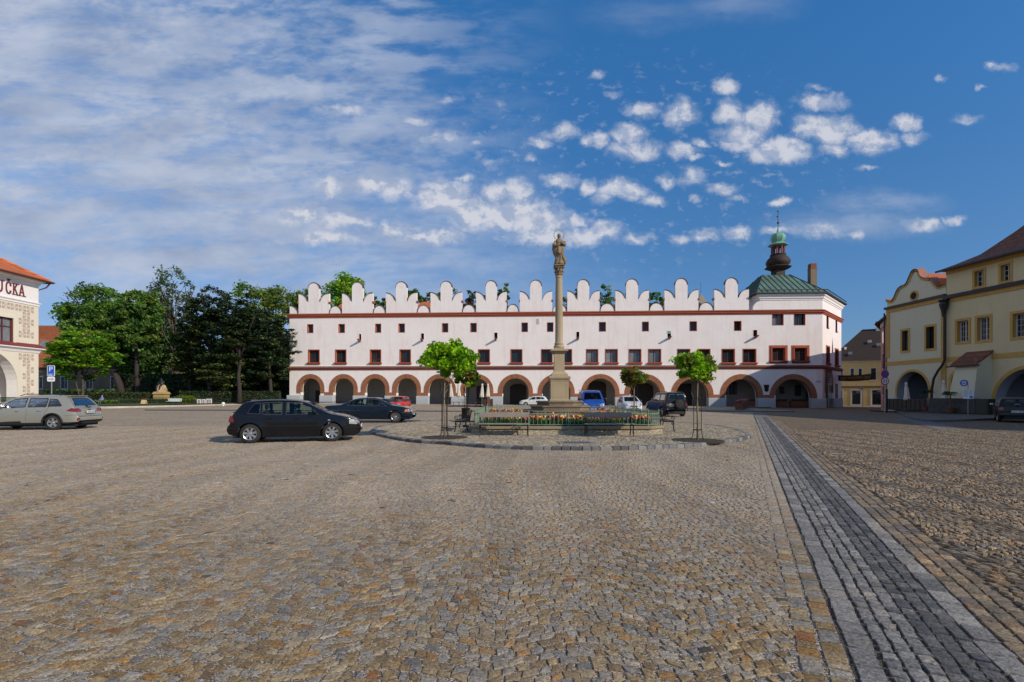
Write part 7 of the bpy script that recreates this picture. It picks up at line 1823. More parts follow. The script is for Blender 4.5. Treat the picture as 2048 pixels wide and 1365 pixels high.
# railing in weathered copper green
RAILG = mat('green_railing_paint', (.17, .25, .18), .6, var=.35, scale=3)
ra = empty('bed_railing', (0,0,0), 0, 'low pale green iron railing standing on the rim of the flower bed', 'railing')
RP = grow(BP, -.12); zr0, zr1 = ZL_+.09, .93
for i in range(8):
    a, c_ = Vector(RP[i]), Vector(RP[(i+1) % 8]); d = c_-a; L = d.length; q = MB()
    for z in (zr0+.06, zr1-.06): q.box((0,-.012,z-.012),(L,.012,z+.012))
    n = max(3, round(L/.155)); 
    for k in range(1, n):
        x = L*k/n; top = zr1 if k % 2 else zr1-.02; q.tube((x,0,zr0+.06),(x,0,top),.011,.009,6)
        q.sphere((x,0,top+.012),.019 if k % 2 == 0 else .014,6)
        if k % 2 == 0: q.sphere((x,0,zr0+.3),.019,6,sc=(1,1,1.8))
        xm = x-L/n*.5; q.path([(xm-.05,0,zr1-.07),(xm-.03,0,zr1-.115),(xm,0,zr1-.13),(xm+.03,0,zr1-.115),(xm+.05,0,zr1-.07)],.005,4)
    o = q.build('panel', RAILG, ra); o.location = (a.x, a.y, 0); o.rotation_euler.z = math.atan2(d.y, d.x)
    q = MB(); q.tube((a.x,a.y,zr0-.0),(a.x,a.y,zr1+.03),.022,n=8); q.sphere((a.x,a.y,zr1+.06),.034,8); q.build('post', RAILG, ra)
    nn = int(L/1.9)
    for k in range(1, nn+1): p = a.lerp(c_, k/(nn+1)); q = MB(); q.tube((p.x,p.y,zr0),(p.x,p.y,zr1+.02),.018,n=8); q.sphere((p.x,p.y,zr1+.04),.026,8); q.build('post', RAILG, ra)
# column
colm = empty('marian_column', (CX, CY, 0), 0, 'tall weathered sandstone column on a stepped base with a two-stage pedestal', 'column')
def oc(h, ch): return octo(h, h, ch, 0, 0)
def ring_z(P, z): return [(*p, z) for p in P]
for h, z0, z1, nm in ((1.75,.3,.85,'step'),(1.38,.85,1.07,'step'),(1.09,1.07,1.28,'step')):
    w = MB(); lip = .05; w.loft([ring_z(oc(h-lip,.5), z0), ring_z(oc(h-lip,.5), z1-.09), ring_z(oc(h,.5), z1-.06), ring_z(oc(h,.5), z1-.01), ring_z(oc(h-.02,.5), z1)], caps=True); w.build(nm, SANDW, colm)
def sq(h): return [(-h,-h),(h,-h),(h,h),(-h,h)]
w = MB(); w.loft([ring_z(sq(.52),1.28), ring_z(sq(.52),1.34), ring_z(sq(.46),1.37), ring_z(sq(.455),2.20)], caps=True)
for a in range(4):
    R_ = Matrix.Rotation(a*pi/2, 4, 'Z'); w.T = R_; w.box((-.34,-.466,1.45),(.34,-.44,1.48)); w.box((-.34,-.466,2.10),(.34,-.44,2.13)); w.box((-.34,-.465,1.48),(-.31,-.44,2.10)); w.box((.31,-.465,1.48),(.34,-.44,2.10))
w.T = None; w.build('lower_pedestal', SAND, colm).scale = (.93, .93, 1)
w = MB(); w.loft([ring_z(sq(h), z) for h, z in ((.455,2.20),(.47,2.23),(.48,2.28),(.52,2.33),(.54,2.36),(.54,2.44),(.50,2.46),(.42,2.47),(.42,2.55),(.36,2.60),(.30,2.66),(.262,2.70),(.262,3.52))]); w.build('middle_pedestal', SAND, colm).scale = (.93, .93, 1)
w = MB(); w.loft([ring_z(sq(h), z) for h, z in ((.262,3.52),(.29,3.55),(.33,3.60),(.39,3.64),(.44,3.67),(.44,3.73),(.40,3.745),(.25,3.75),(.25,3.83))], caps=True); w.build('pedestal_cornice', SAND, colm).scale = (.93, .93, 1)
w = MB(); w.lathe([(.245,3.83),(.26,3.86),(.26,3.91),(.235,3.94),(.21,3.96),(.215,4.0),(.23,4.03),(.21,4.07),(.185,4.1),(.183,4.5),(.182,5.5),(.172,6.6),(.158,7.2),(.175,7.22),(.175,7.27),(.155,7.3)], n=28); w.build('shaft', SAND, colm, smooth=True, auto=40)
w = MB(); w.lathe([(.155,7.28),(.16,7.45),(.19,7.62),(.23,7.72),(.2,7.75)], n=16)
for lay, (z, r, hh, n_) in enumerate(((7.34,.16,.2,8),(7.5,.18,.22,8))):
    for k in range(n_):
        a = 2*pi*(k+.5*lay)/n_; d = Vector((cos(a), sin(a), 0)); s_ = Vector((-sin(a), cos(a), 0))*.06
        w.loft([[tuple(d*r0+s_*wd+Vector((0,0,z+dz))), tuple(d*(r0+.025)+Vector((0,0,z+dz))), tuple(d*r0-s_*wd+Vector((0,0,z+dz))), tuple(d*(r0-.03)+Vector((0,0,z+dz)))] for r0, wd, dz in ((r,1,0),(r+.015,1.1,hh*.5),(r+.05,.8,hh*.85),(r+.085,.5,hh*.9),(r+.09,.3,hh*.78))], caps=True)
for a in range(4):
    t_ = pi/4+a*pi/2; w.sphere((.24*cos(t_), .24*sin(t_), 7.7), .055, 8)
w.T = Matrix.Rotation(0, 4, 'Z'); w.loft([ring_z(sq(.22),7.75), ring_z(sq(.25),7.77), ring_z(sq(.25),7.82), ring_z(sq(.24),7.83)], caps=True); w.build('capital', STATUE, colm)
# statue: draped standing figure, one continuous surface
def ridged(z, a, sd):
    return .5*sin(a*5+z*3+sd)+.35*sin(a*9-z*6+sd*2)+.3*sin(a*3+z*11)
sta = empty('madonna_statue', (CX, CY, 7.83), 0, 'weathered stone statue of a robed woman with a gilded ring of stars, atop the column', 'statue')
w = MB(); prof = [(0,.20,.18,0,.0),(.06,.27,.22,.01,0),(.15,.25,.21,.03,0),(.3,.21,.18,.03,-.02),(.5,.21,.17,.01,-.03),(.7,.22,.18,.0,-.02),(.85,.215,.17,-.01,0),(1.0,.19,.15,0,.01),(1.1,.2,.15,.0,.01),(1.18,.185,.13,0,.0),(1.25,.10,.10,.0,0),(1.29,.06,.065,.0,-.01),(1.33,.075,.085,0,-.02),(1.39,.085,.1,0,-.03),(1.46,.08,.095,0,-.02),(1.51,.05,.06,0,-.01),(1.53,.01,.01,0,0)]
zs_ = np.linspace(0, 1.53, 60); N = 40; rings_ = []
for z in zs_:
    g = lambda i: float(np.interp(z, [p[0] for p in prof], [p[i] for p in prof])); rx, ry, ox, oy = g(1), g(2), g(3), g(4)
    amp = .035*(1 if z < 1.15 else max(0, 1-(z-1.15)/.1)); rg_ = []
    for k in range(N):
        a = 2*pi*k/N; r = 1+amp/.2*ridged(z, a, 1.3); ex = .10*math.exp(-((a-5.9)/.5)**2)*math.exp(-((z-.25)/.2)**2)+.07*math.exp(-((a-3.3)/.45)**2)*math.exp(-((z-.75)/.25)**2)
        rg_.append((ox+(rx*r+ex)*cos(a), oy+(ry*r+ex*.5)*sin(a), z))
    rings_.append(rg_)
w.loft(rings_, caps=True); w.build('robed_body', STATUE, sta, smooth=True)
w = MB()
for pts, rr in (([(-.17,-.02,1.13),(-.23,-.08,.95),(-.17,-.18,.86),(-.03,-.22,.95),(.05,-.2,1.0)], [.075,.07,.06,.045,.035]), ([(.17,-.02,1.13),(.24,-.06,1.0),(.22,-.16,.98),(.1,-.23,1.03),(.03,-.22,1.05)], [.075,.08,.07,.045,.03])): w.path(pts, rr, 10)
w.build('folded_arms', STATUE, sta, smooth=True)
w = MB(); w.sphere((.25,-.05,.16),.11,10,sc=(1,.8,1.3)); w.sphere((.27,-.04,1.02),.09,10,sc=(.9,.9,1.6)); w.sphere((-.25,0,.92),.07,8,sc=(.9,1,2.4)); w.sphere((-.21,0,.55),.06,8,sc=(1.2,1,1.6)); w.path([(-.26,.02,1.05),(-.27,.02,.8),(-.23,-.02,.55),(-.16,-.1,.35)],[.05,.07,.06,.03],8); w.path([(.2,-.1,.75),(.16,-.19,.6),(.02,-.22,.5),(-.12,-.18,.62)],[.03,.05,.05,.03],8); w.path([(.12,-.18,.55),(.2,-.15,.3),(.27,-.1,.1)],[.04,.06,.05],8)
w.build('drapery', STATUE, sta, smooth=True)
w = MB(); w.sphere((0,-.09,1.385),.03,6,sc=(.6,.8,1.2)); w.sphere((-.035,-.075,1.42),.014,6); w.sphere((.035,-.075,1.42),.014,6); w.build('face', STATUE, sta, smooth=True)
w = MB(); hc = (0,.0,1.47); hr = .245; arc = np.radians(np.linspace(-62, 242, 13)); w.path([(hr*cos(a), .02, hc[2]+hr*sin(a)) for a in np.radians(np.linspace(-62, 242, 30))], .006, 4); w.build('halo', GOLD, sta)
for a in arc:
    w = MB(); c_ = Vector((hr*cos(a), .02, hc[2]+hr*sin(a))); P = []
    for k in range(10): r = .042 if k % 2 == 0 else .02; t_ = 2*pi*k/10+a; P.append((c_.x+r*cos(t_), c_.z+r*sin(t_)))
    w.prism(P, c_.y-.012, c_.y+.012); w.build('star', GOLD, sta)
# tulips: one of each colour, then copies
rg = random.Random(3); STEM = mat('tulip_green', (.035,.11,.025), .6, var=.3, coords='obj')
def tulip(name, col, seed):
    r = random.Random(seed); w = MB(); h = .30
    w.path([(0,0,-.02),(r.uniform(-.01,.01),0,.15),(0,0,h)], .006, 4, 0)
    for k in range(3):
        a = k*2.1+seed; d = Vector((cos(a), sin(a), 0)); s_ = Vector((-sin(a), cos(a), 0))
        w.add([tuple(d*.0), tuple(d*.05+s_*.02+Vector((0,0,.10))), tuple(d*.09+Vector((0,0,.21))), tuple(d*.05-s_*.02+Vector((0,0,.10)))], [(0,1,2,3)], 0)
    w.lathe([(.008,h-.005),(.028,h+.015),(.034,h+.04),(.028,h+.065),(.012,h+.078)], n=6, m=1)
    me = w.build(name, [STEM, mat('petal_'+name+str(seed), col, .5, var=.2, coords='obj')])
    return me
cols_ = [('yellow', (.85,.55,.01), .30), ('dark red', (.22,.008,.02), .22), ('pink', (.75,.10,.28), .13), ('orange', (.85,.18,.015), .13), ('purple', (.16,.01,.08), .12), ('white', (.78,.74,.66), .10)]
protos = []
for i, (n_, c_, w_) in enumerate(cols_):
    o = tulip('tulip', c_, i+1); settag(o, n_+' tulip among the mixed tulips inside the green railing', 'tulip', n_+' tulips in the fenced bed'); protos.append(o)
spots = []
inner = grow(BP, -.32); IP = np.array(inner)
r_ = np.random.default_rng(8)
def okspot(x, y): return bool(in_poly(IP, np.array([x]), np.array([y]))[0]) and not (abs(x-CX) < 1.85 and abs(y-CY) < 1.85)
# the front rows, seen nearest, as single flowers; the rest of the planting is one mass
while len(spots) < 236:
    x, y = r_.uniform(BX0+.2, BX1-.2), BY0+.25+abs(r_.normal(0, .42))
    if okspot(x, y): spots.append((x, y))
while len(spots) < 294:
    x, y = r_.uniform(BX0+.2, BX1-.2), r_.uniform(BY0+1.2, BY1-.5)
    if okspot(x, y): spots.append((x, y))
used = set(); cum_ = np.cumsum([c[2] for c in cols_])
for (x, y) in spots:
    k = int(np.searchsorted(cum_, r_.random()*cum_[-1])); 
    z = ZL_+.05; s_ = r_.uniform(.85, 1.25)
    if k not in used: o = protos[k]; used.add(k)
    else: o = protos[k].copy(); COL.objects.link(o)
    o.location = (x, y, z); o.rotation_euler = (r_.normal(0, .1), r_.normal(0, .1), r_.uniform(0, 6.28)); o.scale = (1.5, 1.5, s_)
# mass planting: leaves and more blooms behind
n = 9000; X = r_.uniform(BX0, BX1, n); Y = r_.uniform(BY0, BY1, n); mk = in_poly(IP, X, Y) & ~((abs(X-CX) < 1.8) & (abs(Y-CY) < 1.8)); X, Y = X[mk], Y[mk]
lf = np.stack([X, Y, ZL_+.06+r_.uniform(0, .2, len(X))], 1); cl = np.array([(.03,.10,.025),(.045,.13,.03),(.02,.07,.02)])[r_.integers(0, 3, len(X))]
n2 = 2000; X2 = r_.uniform(BX0, BX1, n2); Y2 = r_.uniform(BY0+.9, BY1, n2); mk = in_poly(IP, X2, Y2) & ~((abs(X2-CX) < 1.8) & (abs(Y2-CY) < 1.8)); X2, Y2 = X2[mk], Y2[mk]
clus = (np.sin(X2*2.1+Y2)*np.sin(Y2*1.3-X2*.7) > -.35); X2, Y2 = X2[clus], Y2[clus]
bl = np.stack([X2, Y2, ZL_+.06+r_.uniform(.26, .40, len(X2))], 1); kk = np.searchsorted(cum_, r_.random(len(X2))*cum_[-1]); cb = np.array([c[1] for c in cols_])[kk.clip(0, 5)]
allp = np.concatenate([lf, bl]); allc = np.concatenate([cl, cb]); o = leaves('tulip_planting', allp, .075, allc, LEAF, None, 0., r_, 1.5)
settag(o, 'dense mass of tulip leaves and blooms filling the bed around the column', kind='stuff')
# benches
BWOOD = mat('grey_bench_boards', (.235, .195, .165), .75, var=.2, scale=3, bump=.4, bscale=40, coords='obj'); BWOOD2 = mat('dark_bench_boards', (.06,.045,.035), .6, var=.2, coords='obj')
def scroll(cx, cz, r, turns=1.4, a0=0., n=18, sgn=1): return [(0, cx+r*(1-.75*k/n)*cos(a0+sgn*2*pi*turns*k/n), cz+r*(1-.75*k/n)*sin(a0+sgn*2*pi*turns*k/n)) for k in range(n+1)]
def bench(label, x, y, rot, wood, L=1.83):
    root = empty('park_bench', (x, y, ISL_Z+.01), rot, label, 'bench', 'benches round the flower bed')
    for sx in (-L/2+.05, L/2-.05):     # local -y is the front
        w = MB(); T = lambda pts: [(sx, p[1], p[2]) for p in pts]
        w.path([(sx,-.46,0),(sx,-.42,.12),(sx,-.40,.3),(sx,-.42,.40)], .022, 6); w.path([(sx,.10,0),(sx,.04,.15),(sx,.0,.35),(sx,.05,.6),(sx,.11,.84)], .022, 6)
        w.path([(sx,-.44,.41),(sx,-.2,.40),(sx,.02,.41)], .02, 6)
        w.path([(sx,.04,.62),(sx,-.15,.64),(sx,-.36,.63)], .016, 6); w.path(T(scroll(-.38, .555, .085, 1.3, pi/2, sgn=1)), .015, 6); w.path(T(scroll(-.40, .33, .07, 1.2, pi/2, sgn=-1)), .014, 5); w.path(T(scroll(-.08, .5, .07, 1.3, 0)), .012, 5)
        w.build('iron_end', IRON, root)
    for y0 in (-.44,-.30,-.16): w = MB(); w.bbox((-L/2,y0,.425),(L/2,y0+.125,.455),.008); w.build('seat_slat', wood, root)
    w = MB(); w.T = Matrix.Translation((0,.055,.66)) @ Matrix.Rotation(radians(-11), 4, 'X'); w.bbox((-L/2,-.018,0),(L/2,.018,.185),.008); w.build('back_board', wood, root)
    w = MB(); w.tube((-L/2+.05,.02,.2),(L/2-.05,.02,.2),.012,n=5); w.build('stretcher', IRON, root)
    return root
p1, p2 = GP(961, 872, ISL_Z), GP(1056, 873.6, ISL_Z); bench('left one of the two grey boarded benches in front of the flower bed', (p1.x+p2.x)/2, 18.30, 0, BWOOD, p2.x-p1.x+.1)
p1, p2 = GP(1174, 874, ISL_Z), GP(1270, 875, ISL_Z); bench('right one of the two grey boarded benches in front of the flower bed', (p1.x+p2.x)/2, 18.26, 0, BWOOD, p2.x-p1.x+.1)
bench('bench with scrolled iron arms facing right on the right side of the flower bed', BX1+.32, 21.0, pi/2, BWOOD2)
bench('bench with scrolled iron arms facing left on the left side of the flower bed', BX0-.30, 20.9, -pi/2, BWOOD2)
# litter bin
p = GP(934.5, 857, ISL_Z); w = MB(); w.lathe([(.12,0),(.15,.03),(.15,.1),(.02,.12)], n=16); w.tube((0,0,.1),(0,0,.35),.03); 
root = empty('litter_bin', (-2.12, 22.9, ISL_Z), 0, 'black cylindrical litter bin behind the left-hand bench', 'bin'); w.build('foot', IRON, root)
w = MB(); w.lathe([(.17,.30),(.19,.34),(.19,.84),(.205,.86),(.205,.89),(.17,.89),(.17,.5)], n=20, caps=False); w.build('drum', IRON, root, smooth=True, auto=40)
# young standard trees with iron guards and round soil pits
def young(px, py, zt_, zb_, r, seed, pal, label, Zf=None, xy=None, dens=1., lean=(0,0), sx=1.):
    if xy is None: p = GP(px, py, ISL_Z); xy = (p.x, p.y)
    zc = (zt_+zb_)/2-ISL_Z; root = tree('young_maple', label, 'tree', (xy[0], xy[1], ISL_Z), zt_, zc, r*sx, (zt_-zb_)/2, int(80*dens), 74, .098, pal, seed, tr=.035, clump=.30, bark=BARKP, limbs=7, squash=.8, shell=.6, flat=.15, var=.2, lean=lean, group='young maples on the island', trunk_pts=[(0,0,-.1),(.01,0,.6),(-.01,.01,1.3),(.01,0,1.9),(0,0,zc+.1)])
    g = empty('tree_guard', (xy[0], xy[1], ISL_Z), 0, 'black iron guard round the trunk of the '+label.split(' with ')[0], 'tree guard', 'tree guards on the island')
    for k in range(4):
        a = pi/4+k*pi/2+.3; d = Vector((cos(a), sin(a), 0)); w = MB()
        pts = [(.21,.02),(.16,.12),(.12,.3),(.115,.7),(.115,1.3),(.13,1.42),(.19,1.55),(.17,1.75),(.20,1.95)]
        w.path([tuple(d*r0+Vector((0,0,z))) for r0, z in pts], .012, 5); w.path([tuple(d*r0+Vector((0,0,z))) for r0, z in ((.16,1.38),(.12,1.55),(.15,1.75),(.13,1.9))], .008, 4); w.build('bar', IRON, g)
    w = MB()
    for z in (.36, 1.4): w.path([(.12*cos(a), .12*sin(a), z) for a in np.linspace(0, 2*pi, 17)], .013, 5)
    w.build('hoop', IRON, g)
    w = MB(); w.lathe([(.80,-.02),(.80,.024),(.55,.034),(.01,.045)], (xy[0],xy[1],ISL_Z), 40); w.build('soil_pit', SOIL, tag=('round dark soil pit at the foot of the '+label.split(' with ')[0], 'tree pit', 'soil pits on the island'))
    return root
young(889, 876, 3.45, 2.15, .83, 101, P_MAPLE, 'nearest bright green maple with a full mop-shaped crown', lean=(.12,0))
young(1395, 882, 2.98, 1.92, .72, 102, P_MAPLE+P_MAPLE2[:1], 'bright green right-hand maple with a loose round crown', dens=.58)
young(0, 0, 3.35, 2.0, .74, 103, P_MAPLE+P_MAPLE2, 'yellowing maple behind the litter bin with lower leaves', xy=(-2.52, 27.6), dens=.8)
young(0, 0, 3.05, 1.98, .72, 104, P_MAPLE2, 'small bronze-green maple behind the flower bed with a dark crown', xy=(6.5, 26.6), dens=.7)
# ------------------------------------------------------------ signs, umbrellas, planters and other small things
def txt(body, size, loc, rot, m, parent=None, name='lettering', ext=.004, align='CENTER', sx=1.):
    cu = bpy.data.curves.new(name, 'FONT'); cu.body = body; cu.size = size; cu.align_x = align; cu.align_y = 'CENTER'; cu.extrude = ext
    to = bpy.data.objects.new(name, cu); COL.objects.link(to); dg = bpy.context.evaluated_depsgraph_get(); me = bpy.data.meshes.new_from_object(to.evaluated_get(dg)); bpy.data.objects.remove(to)
    o = bpy.data.objects.new(name, me); COL.objects.link(o); me.materials.clear(); me.materials.append(m); o.location = loc; o.rotation_euler = rot; o.scale = (sx, 1, 1)
    if parent: o.parent = parent
    return o
SBLUE = mat('sign_blue', (.01,.09,.50), .4, var=.04, coords='obj'); SWHITE = mat('sign_white', (.72,.74,.76), .4, var=.04, coords='obj'); SRED = mat('sign_red', (.45,.012,.02), .4, var=.04, coords='obj'); SGREY = mat('galvanised_pole', (.30,.32,.33), .45, metal=.6, var=.1)
CANVAS = mat('cream_canvas', (.62,.56,.48), .9, var=.15, scale=3, bump=.3, bscale=12, coords='obj'); WOODP = mat('dark_planter_wood', (.045,.032,.028), .75, var=.3, scale=4); WOODR = mat('red_brown_wood', (.16,.05,.025), .7, var=.3, scale=4)
def rrect(w, h, r=.04):
    return roundp([(-w/2,-h/2),(w/2,-h/2),(w/2,h/2),(-w/2,h/2)], r*2, 3)
def plate_(mb, poly, cx, cz, y0, y1, m): mb.prism([(cx+a, cz+b) for a, b in poly], y0, y1, m)
# parking sign: stands behind the estate car
Zp = 30.; X0 = PX(102.5, Zp); pk_ = empty('parking_sign', (X0, Zp, 0), radians(8), 'blue parking sign with a white P and a small white plate below', 'sign')
w = MB(); w.tube((0,.03,-.1),(0,.03,3.3),.032,n=10); w.build('pole', SGREY, pk_)
z1, z2, z3, z4 = HZ(731.5,Zp), HZ(753,Zp), HZ(754,Zp), HZ(763.5,Zp); wd = .40
w = MB(); plate_(w, rrect(wd, z1-z2, .03), 0, (z1+z2)/2, -.03, 0, 0); plate_(w, rrect(wd-.05, z1-z2-.05, .025), 0, (z1+z2)/2, -.034, -.03, 1); w.build('board', [SWHITE, SBLUE], pk_)
txt('P', .42, (0,-.037,(z1+z2)/2+.09), (pi/2,0,0), SWHITE, pk_)
w = MB(); q = (z1+z2)/2-.2
for k in range(3): w.box((-.13,-.038,q-k*.045),(.13-.03*k,-.0345,q+.018-k*.045))
w.build('small_print', SWHITE, pk_)
w = MB(); plate_(w, rrect(wd, z3-z4, .03), 0, (z3+z4)/2, -.03, 0, 0); w.box((-.13,-.034,(z3+z4)/2-.02),(.1,-.0305,(z3+z4)/2+.015),1); w.add([(.08,-.033,(z3+z4)/2-.05),(.15,-.033,(z3+z4)/2),(.08,-.033,(z3+z4)/2+.05)],[(0,1,2)],1); w.build('lower_plate', [SWHITE, PLATEK], pk_)
# two round signs at the corner of the side street
Zs = 46.; X0 = PX(1770, Zs); g0 = G(X0, Zs); st_ = empty('street_sign', (X0, Zs, g0), 0, 'round blue-red sign above a round white arrow sign at the street corner', 'sign')
w = MB(); w.tube((0,.05,-.1),(0,.05,4.0),.04,n=10); w.build('pole', SGREY, st_)
zA, zB = HZ(748.5, Zs)-g0, HZ(762.7, Zs)-g0; r_s = .36
def disc(mb, cz, r, y, m, n=28, r0=0.): mb.loft([[(r*cos(2*pi*k/n), y, cz+r*sin(2*pi*k/n)) for k in range(n)], [(max(r0,.001)*cos(2*pi*k/n), y, cz+max(r0,.001)*sin(2*pi*k/n)) for k in range(n)]], m)
w = MB(); w.prism([(r_s*cos(2*pi*k/28), zA+r_s*sin(2*pi*k/28)) for k in range(28)], -.02, .0, 0); disc(w, zA, r_s*.84, -.024, 1)
for a in (pi/4, -pi/4): d = Vector((cos(a), sin(a))); n_ = Vector((-sin(a), cos(a)))*.035; e = -.028 if a > 0 else -.030; P = [d*-.3+n_, d*.3+n_, d*.3-n_, d*-.3-n_]; w.add([(p.x, e, zA+p.y) for p in P], [(0,1,2,3)], 0)
w.build('no_stopping_disc', [SRED, SBLUE], st_)
w = MB(); w.prism([(r_s*cos(2*pi*k/28), zB+r_s*sin(2*pi*k/28)) for k in range(28)], -.02, .0, 0); disc(w, zB, r_s*.80, -.024, 1)
def arrow(mb, cx, cz, s, up, m):
    u = 1 if up else -1; P = [(-.3,-1),(.3,-1),(.3,.1),(.75,.1),(0,1),(-.75,.1),(-.3,.1)]; mb.add([(cx+a*s*.42, -.028, cz+u*b*s) for a, b in P], [(0,1,2,6),(3,4,5,6,2)], m)
arrow(w, -.10, zB, .2, False, 2); arrow(w, .10, zB, .2, True, 0); w.build('priority_disc', [SRED, SWHITE, PLATEK], st_)
w = MB(); w.bbox((.12,-.02,0),(.26,.1,2.2),.02); w.build('dark_post', BLACKMET, st_)
# bus stop sign
p = GP(1935, 830); p.y = 37.6; p.x = PX(1936, 37.6); bs = empty('bus_stop_sign', (p.x, p.y, .1), radians(-25), 'bus stop pole with round blue disc and white timetable board', 'sign')
w = MB(); zt_ = HZ(764, p.y); w.path([(0,0,-.1),(0,0,zt_-.3),(-.03,0,zt_-.05),(-.15,0,zt_+.03),(-.26,0,zt_-.02)], .025, 7); w.build('pole', SGREY, bs)
w = MB(); w.T = Matrix.Translation((-.24,0,HZ(766.5,p.y)-.1)); w.prism([(.24*cos(2*pi*k/26), .24*sin(2*pi*k/26)) for k in range(26)], -.03, 0, 0)
w.prism(rrect(.26,.28,.05), -.034, -.0305, 1); w.box((-.09,-.038,-.07),(.09,-.0345,.09),2); w.box((-.07,-.041,.0),(.07,-.0385,.06),1); w.build('disc', [SBLUE, SWHITE, SBLUE], bs)
w = MB(); za, zb_ = HZ(779,p.y)-.1, HZ(798,p.y)-.1; w.prism([(a, (za+zb_)/2+c) for a, c in rrect(.62, za-zb_, .03)], -.05, -.025, 0)
for k in range(7): w.box((-.25,-.0535,za-.1-k*.075),(-.02,-.0505,za-.07-k*.075),1); w.box((.04,-.0535,za-.1-k*.06),(.22,-.0505,za-.075-k*.06),1)
w.box((.08,-.0545,zb_+.05),(.26,-.0515,zb_+.2),2); w.build('timetable', [SWHITE, mat('print_grey',(.35,.36,.42),.6,coords='obj'), SBLUE], bs)
# banner over the side street
BAN = mat('black_banner', (.012,.010,.009), .8, var=.2, coords='obj'); LETG = mat('gold_letters', (.42,.22,.05), .6, coords='obj')
a0 = Vector((PX(1676, 77), 77)); a1 = Vector((PX(1750, 69.5), 69.5)); bl_ = (a1-a0).length; bn_ = empty('banner', (a0.x, a0.y, HZ(755,73)), math.atan2(a1.y-a0.y, a1.x-a0.x), 'long black banner with gold lettering hung across the side street', 'banner')
w = MB(); hb = .42; n = 24; P = [[(bl_*k/n, .05*sin(k*.9), s*hb-.12*sin(pi*k/n)) for s in (-1, 1)] for k in range(n+1)]
for k in range(n): w.quad(P[k][0], P[k+1][0], P[k+1][1], P[k][1])
for k in range(n): w.quad(*[(x, y+.02, z) for x, y, z in (P[k][0], P[k+1][0], P[k+1][1], P[k][1])])
w.path([(-1.5,0,.5),(bl_*.5,.02,.33),(bl_+5,0,.6)], .015, 4); w.build('cloth', BAN, bn_)
txt('SMETANOVSKÉ DNY', .62, (bl_*.5,-.08,-.10), (pi/2,0,0), LETG, bn_, sx=bl_/6.9)
# closed umbrellas
def umbrella(label, x, y, h, group='folded café umbrellas', gz=None):
    gz = G(x, y)+.1 if gz is None else gz; root = empty('folded_umbrella', (x, y, gz), 0, label, 'umbrella', group); rnd = random.Random(int(x*100))
    w = MB(); w.tube((0,0,0),(0,0,h),.025,n=6); w.build('pole', SGREY, root)
    w = MB(); rg_ = []
    for z, r in ((h-.0,.02),(h-.06,.09),(h-.2,.12),(h-.28,.085),(h-.5,.13),(h-1.0,.17),(h-1.45,.22),(h-1.65,.24),(h-1.7,.18)):
        rg_.append([(r*(1+.22*sin(6*t+z))*cos(t)+.03*sin(z*2+x), r*(1+.22*sin(6*t+z))*sin(t), z+.05*sin(5*t)*(r > .2)) for t in np.linspace(0, 2*pi, 24, endpoint=False)])
    w.loft(rg_, caps=True); w.build('canopy', CANVAS, root, smooth=True)
    w = MB(); w.lathe([(.3,0),(.3,.06),(.05,.1)], n=14); w.build('base', KM[2], root); return root
for px, Z, lab in ((902,61.5,'folded cream umbrella nearest the left maple, under the fifth arch pier'),(917.5,63.5,'folded cream umbrella standing before a grey pier, right of the leftmost one'),(964,61,'left umbrella of the pair standing over the slatted wooden planter'),(975.5,61.5,'right umbrella of the pair standing over the slatted wooden planter')):
    umbrella(lab, PX(px, Z), Z, HZ(767.5, Z)-G(PX(px, Z), Z)-.1)
umbrella('folded white umbrella in the arch of the pale green gabled house', 37.0, 46.9, HZ(763,46.9)-.2, gz=.12)
umbrella('folded white umbrella between downpipe and tiled buttress', 36.6, 42.4, HZ(760,42.4)-.15, gz=.12)
# café terrace fence and planter
for a, b_, lab in (((PX(896,60.5),60.5),(PX(962,60.5),60.5),'low dark café terrace rail under the left umbrellas'),):
    L = b_[0]-a[0]; gz = G(*a)+.1; w = MB(); 
    for z in (.15,.55): w.box((0,-.02,z-.03),(L,.02,z+.03))
    for k in range(7): w.box((L*k/6-.03,-.03,0),(L*k/6+.03,.03,.6))
    w.box((0,.0,.0),(L,2.6,.08)); w.build('terrace_rail', WOODP, loc=(a[0],a[1],gz), tag=(lab,'terrace rail'))
a = (PX(966.5,59.5),59.5); gz = G(*a)+.1; pl_ = empty('wooden_planter', (a[0],a[1],gz), 0, 'dark slatted wooden planter with a red-brown middle post on the café terrace', 'planter')
w = MB()
for k in range(6): w.box((0,-.02,.1+k*.15),(1.15,.02,.23+k*.15))
w.box((.02,.0,.0),(1.13,.5,.95)); w.build('slats', WOODP, pl_); w = MB(); w.bbox((.45,-.1,0),(.8,.06,1.25),.02); w.build('middle_post', WOODR, pl_)
# cafe furniture shapes under the arches
for i, (px, Z) in enumerate(((888,62.5),(926,62.8),(953,62.2))):
    x = PX(px, Z); w = MB(); gz = G(x,Z)+.18; w.lathe([(.38,.72),(.38,.75),(.02,.76)], n=16); w.tube((0,0,0),(0,0,.72),.03); w.lathe([(.22,0),(.2,.03),(.03,.05)], n=12); w.build('cafe_table', WOODP, loc=(x,Z,gz), tag=(['round dark café table left of the left umbrella','round dark café table between the two left umbrellas and the planter','round dark café table beside the slatted planter'][i],'table'))
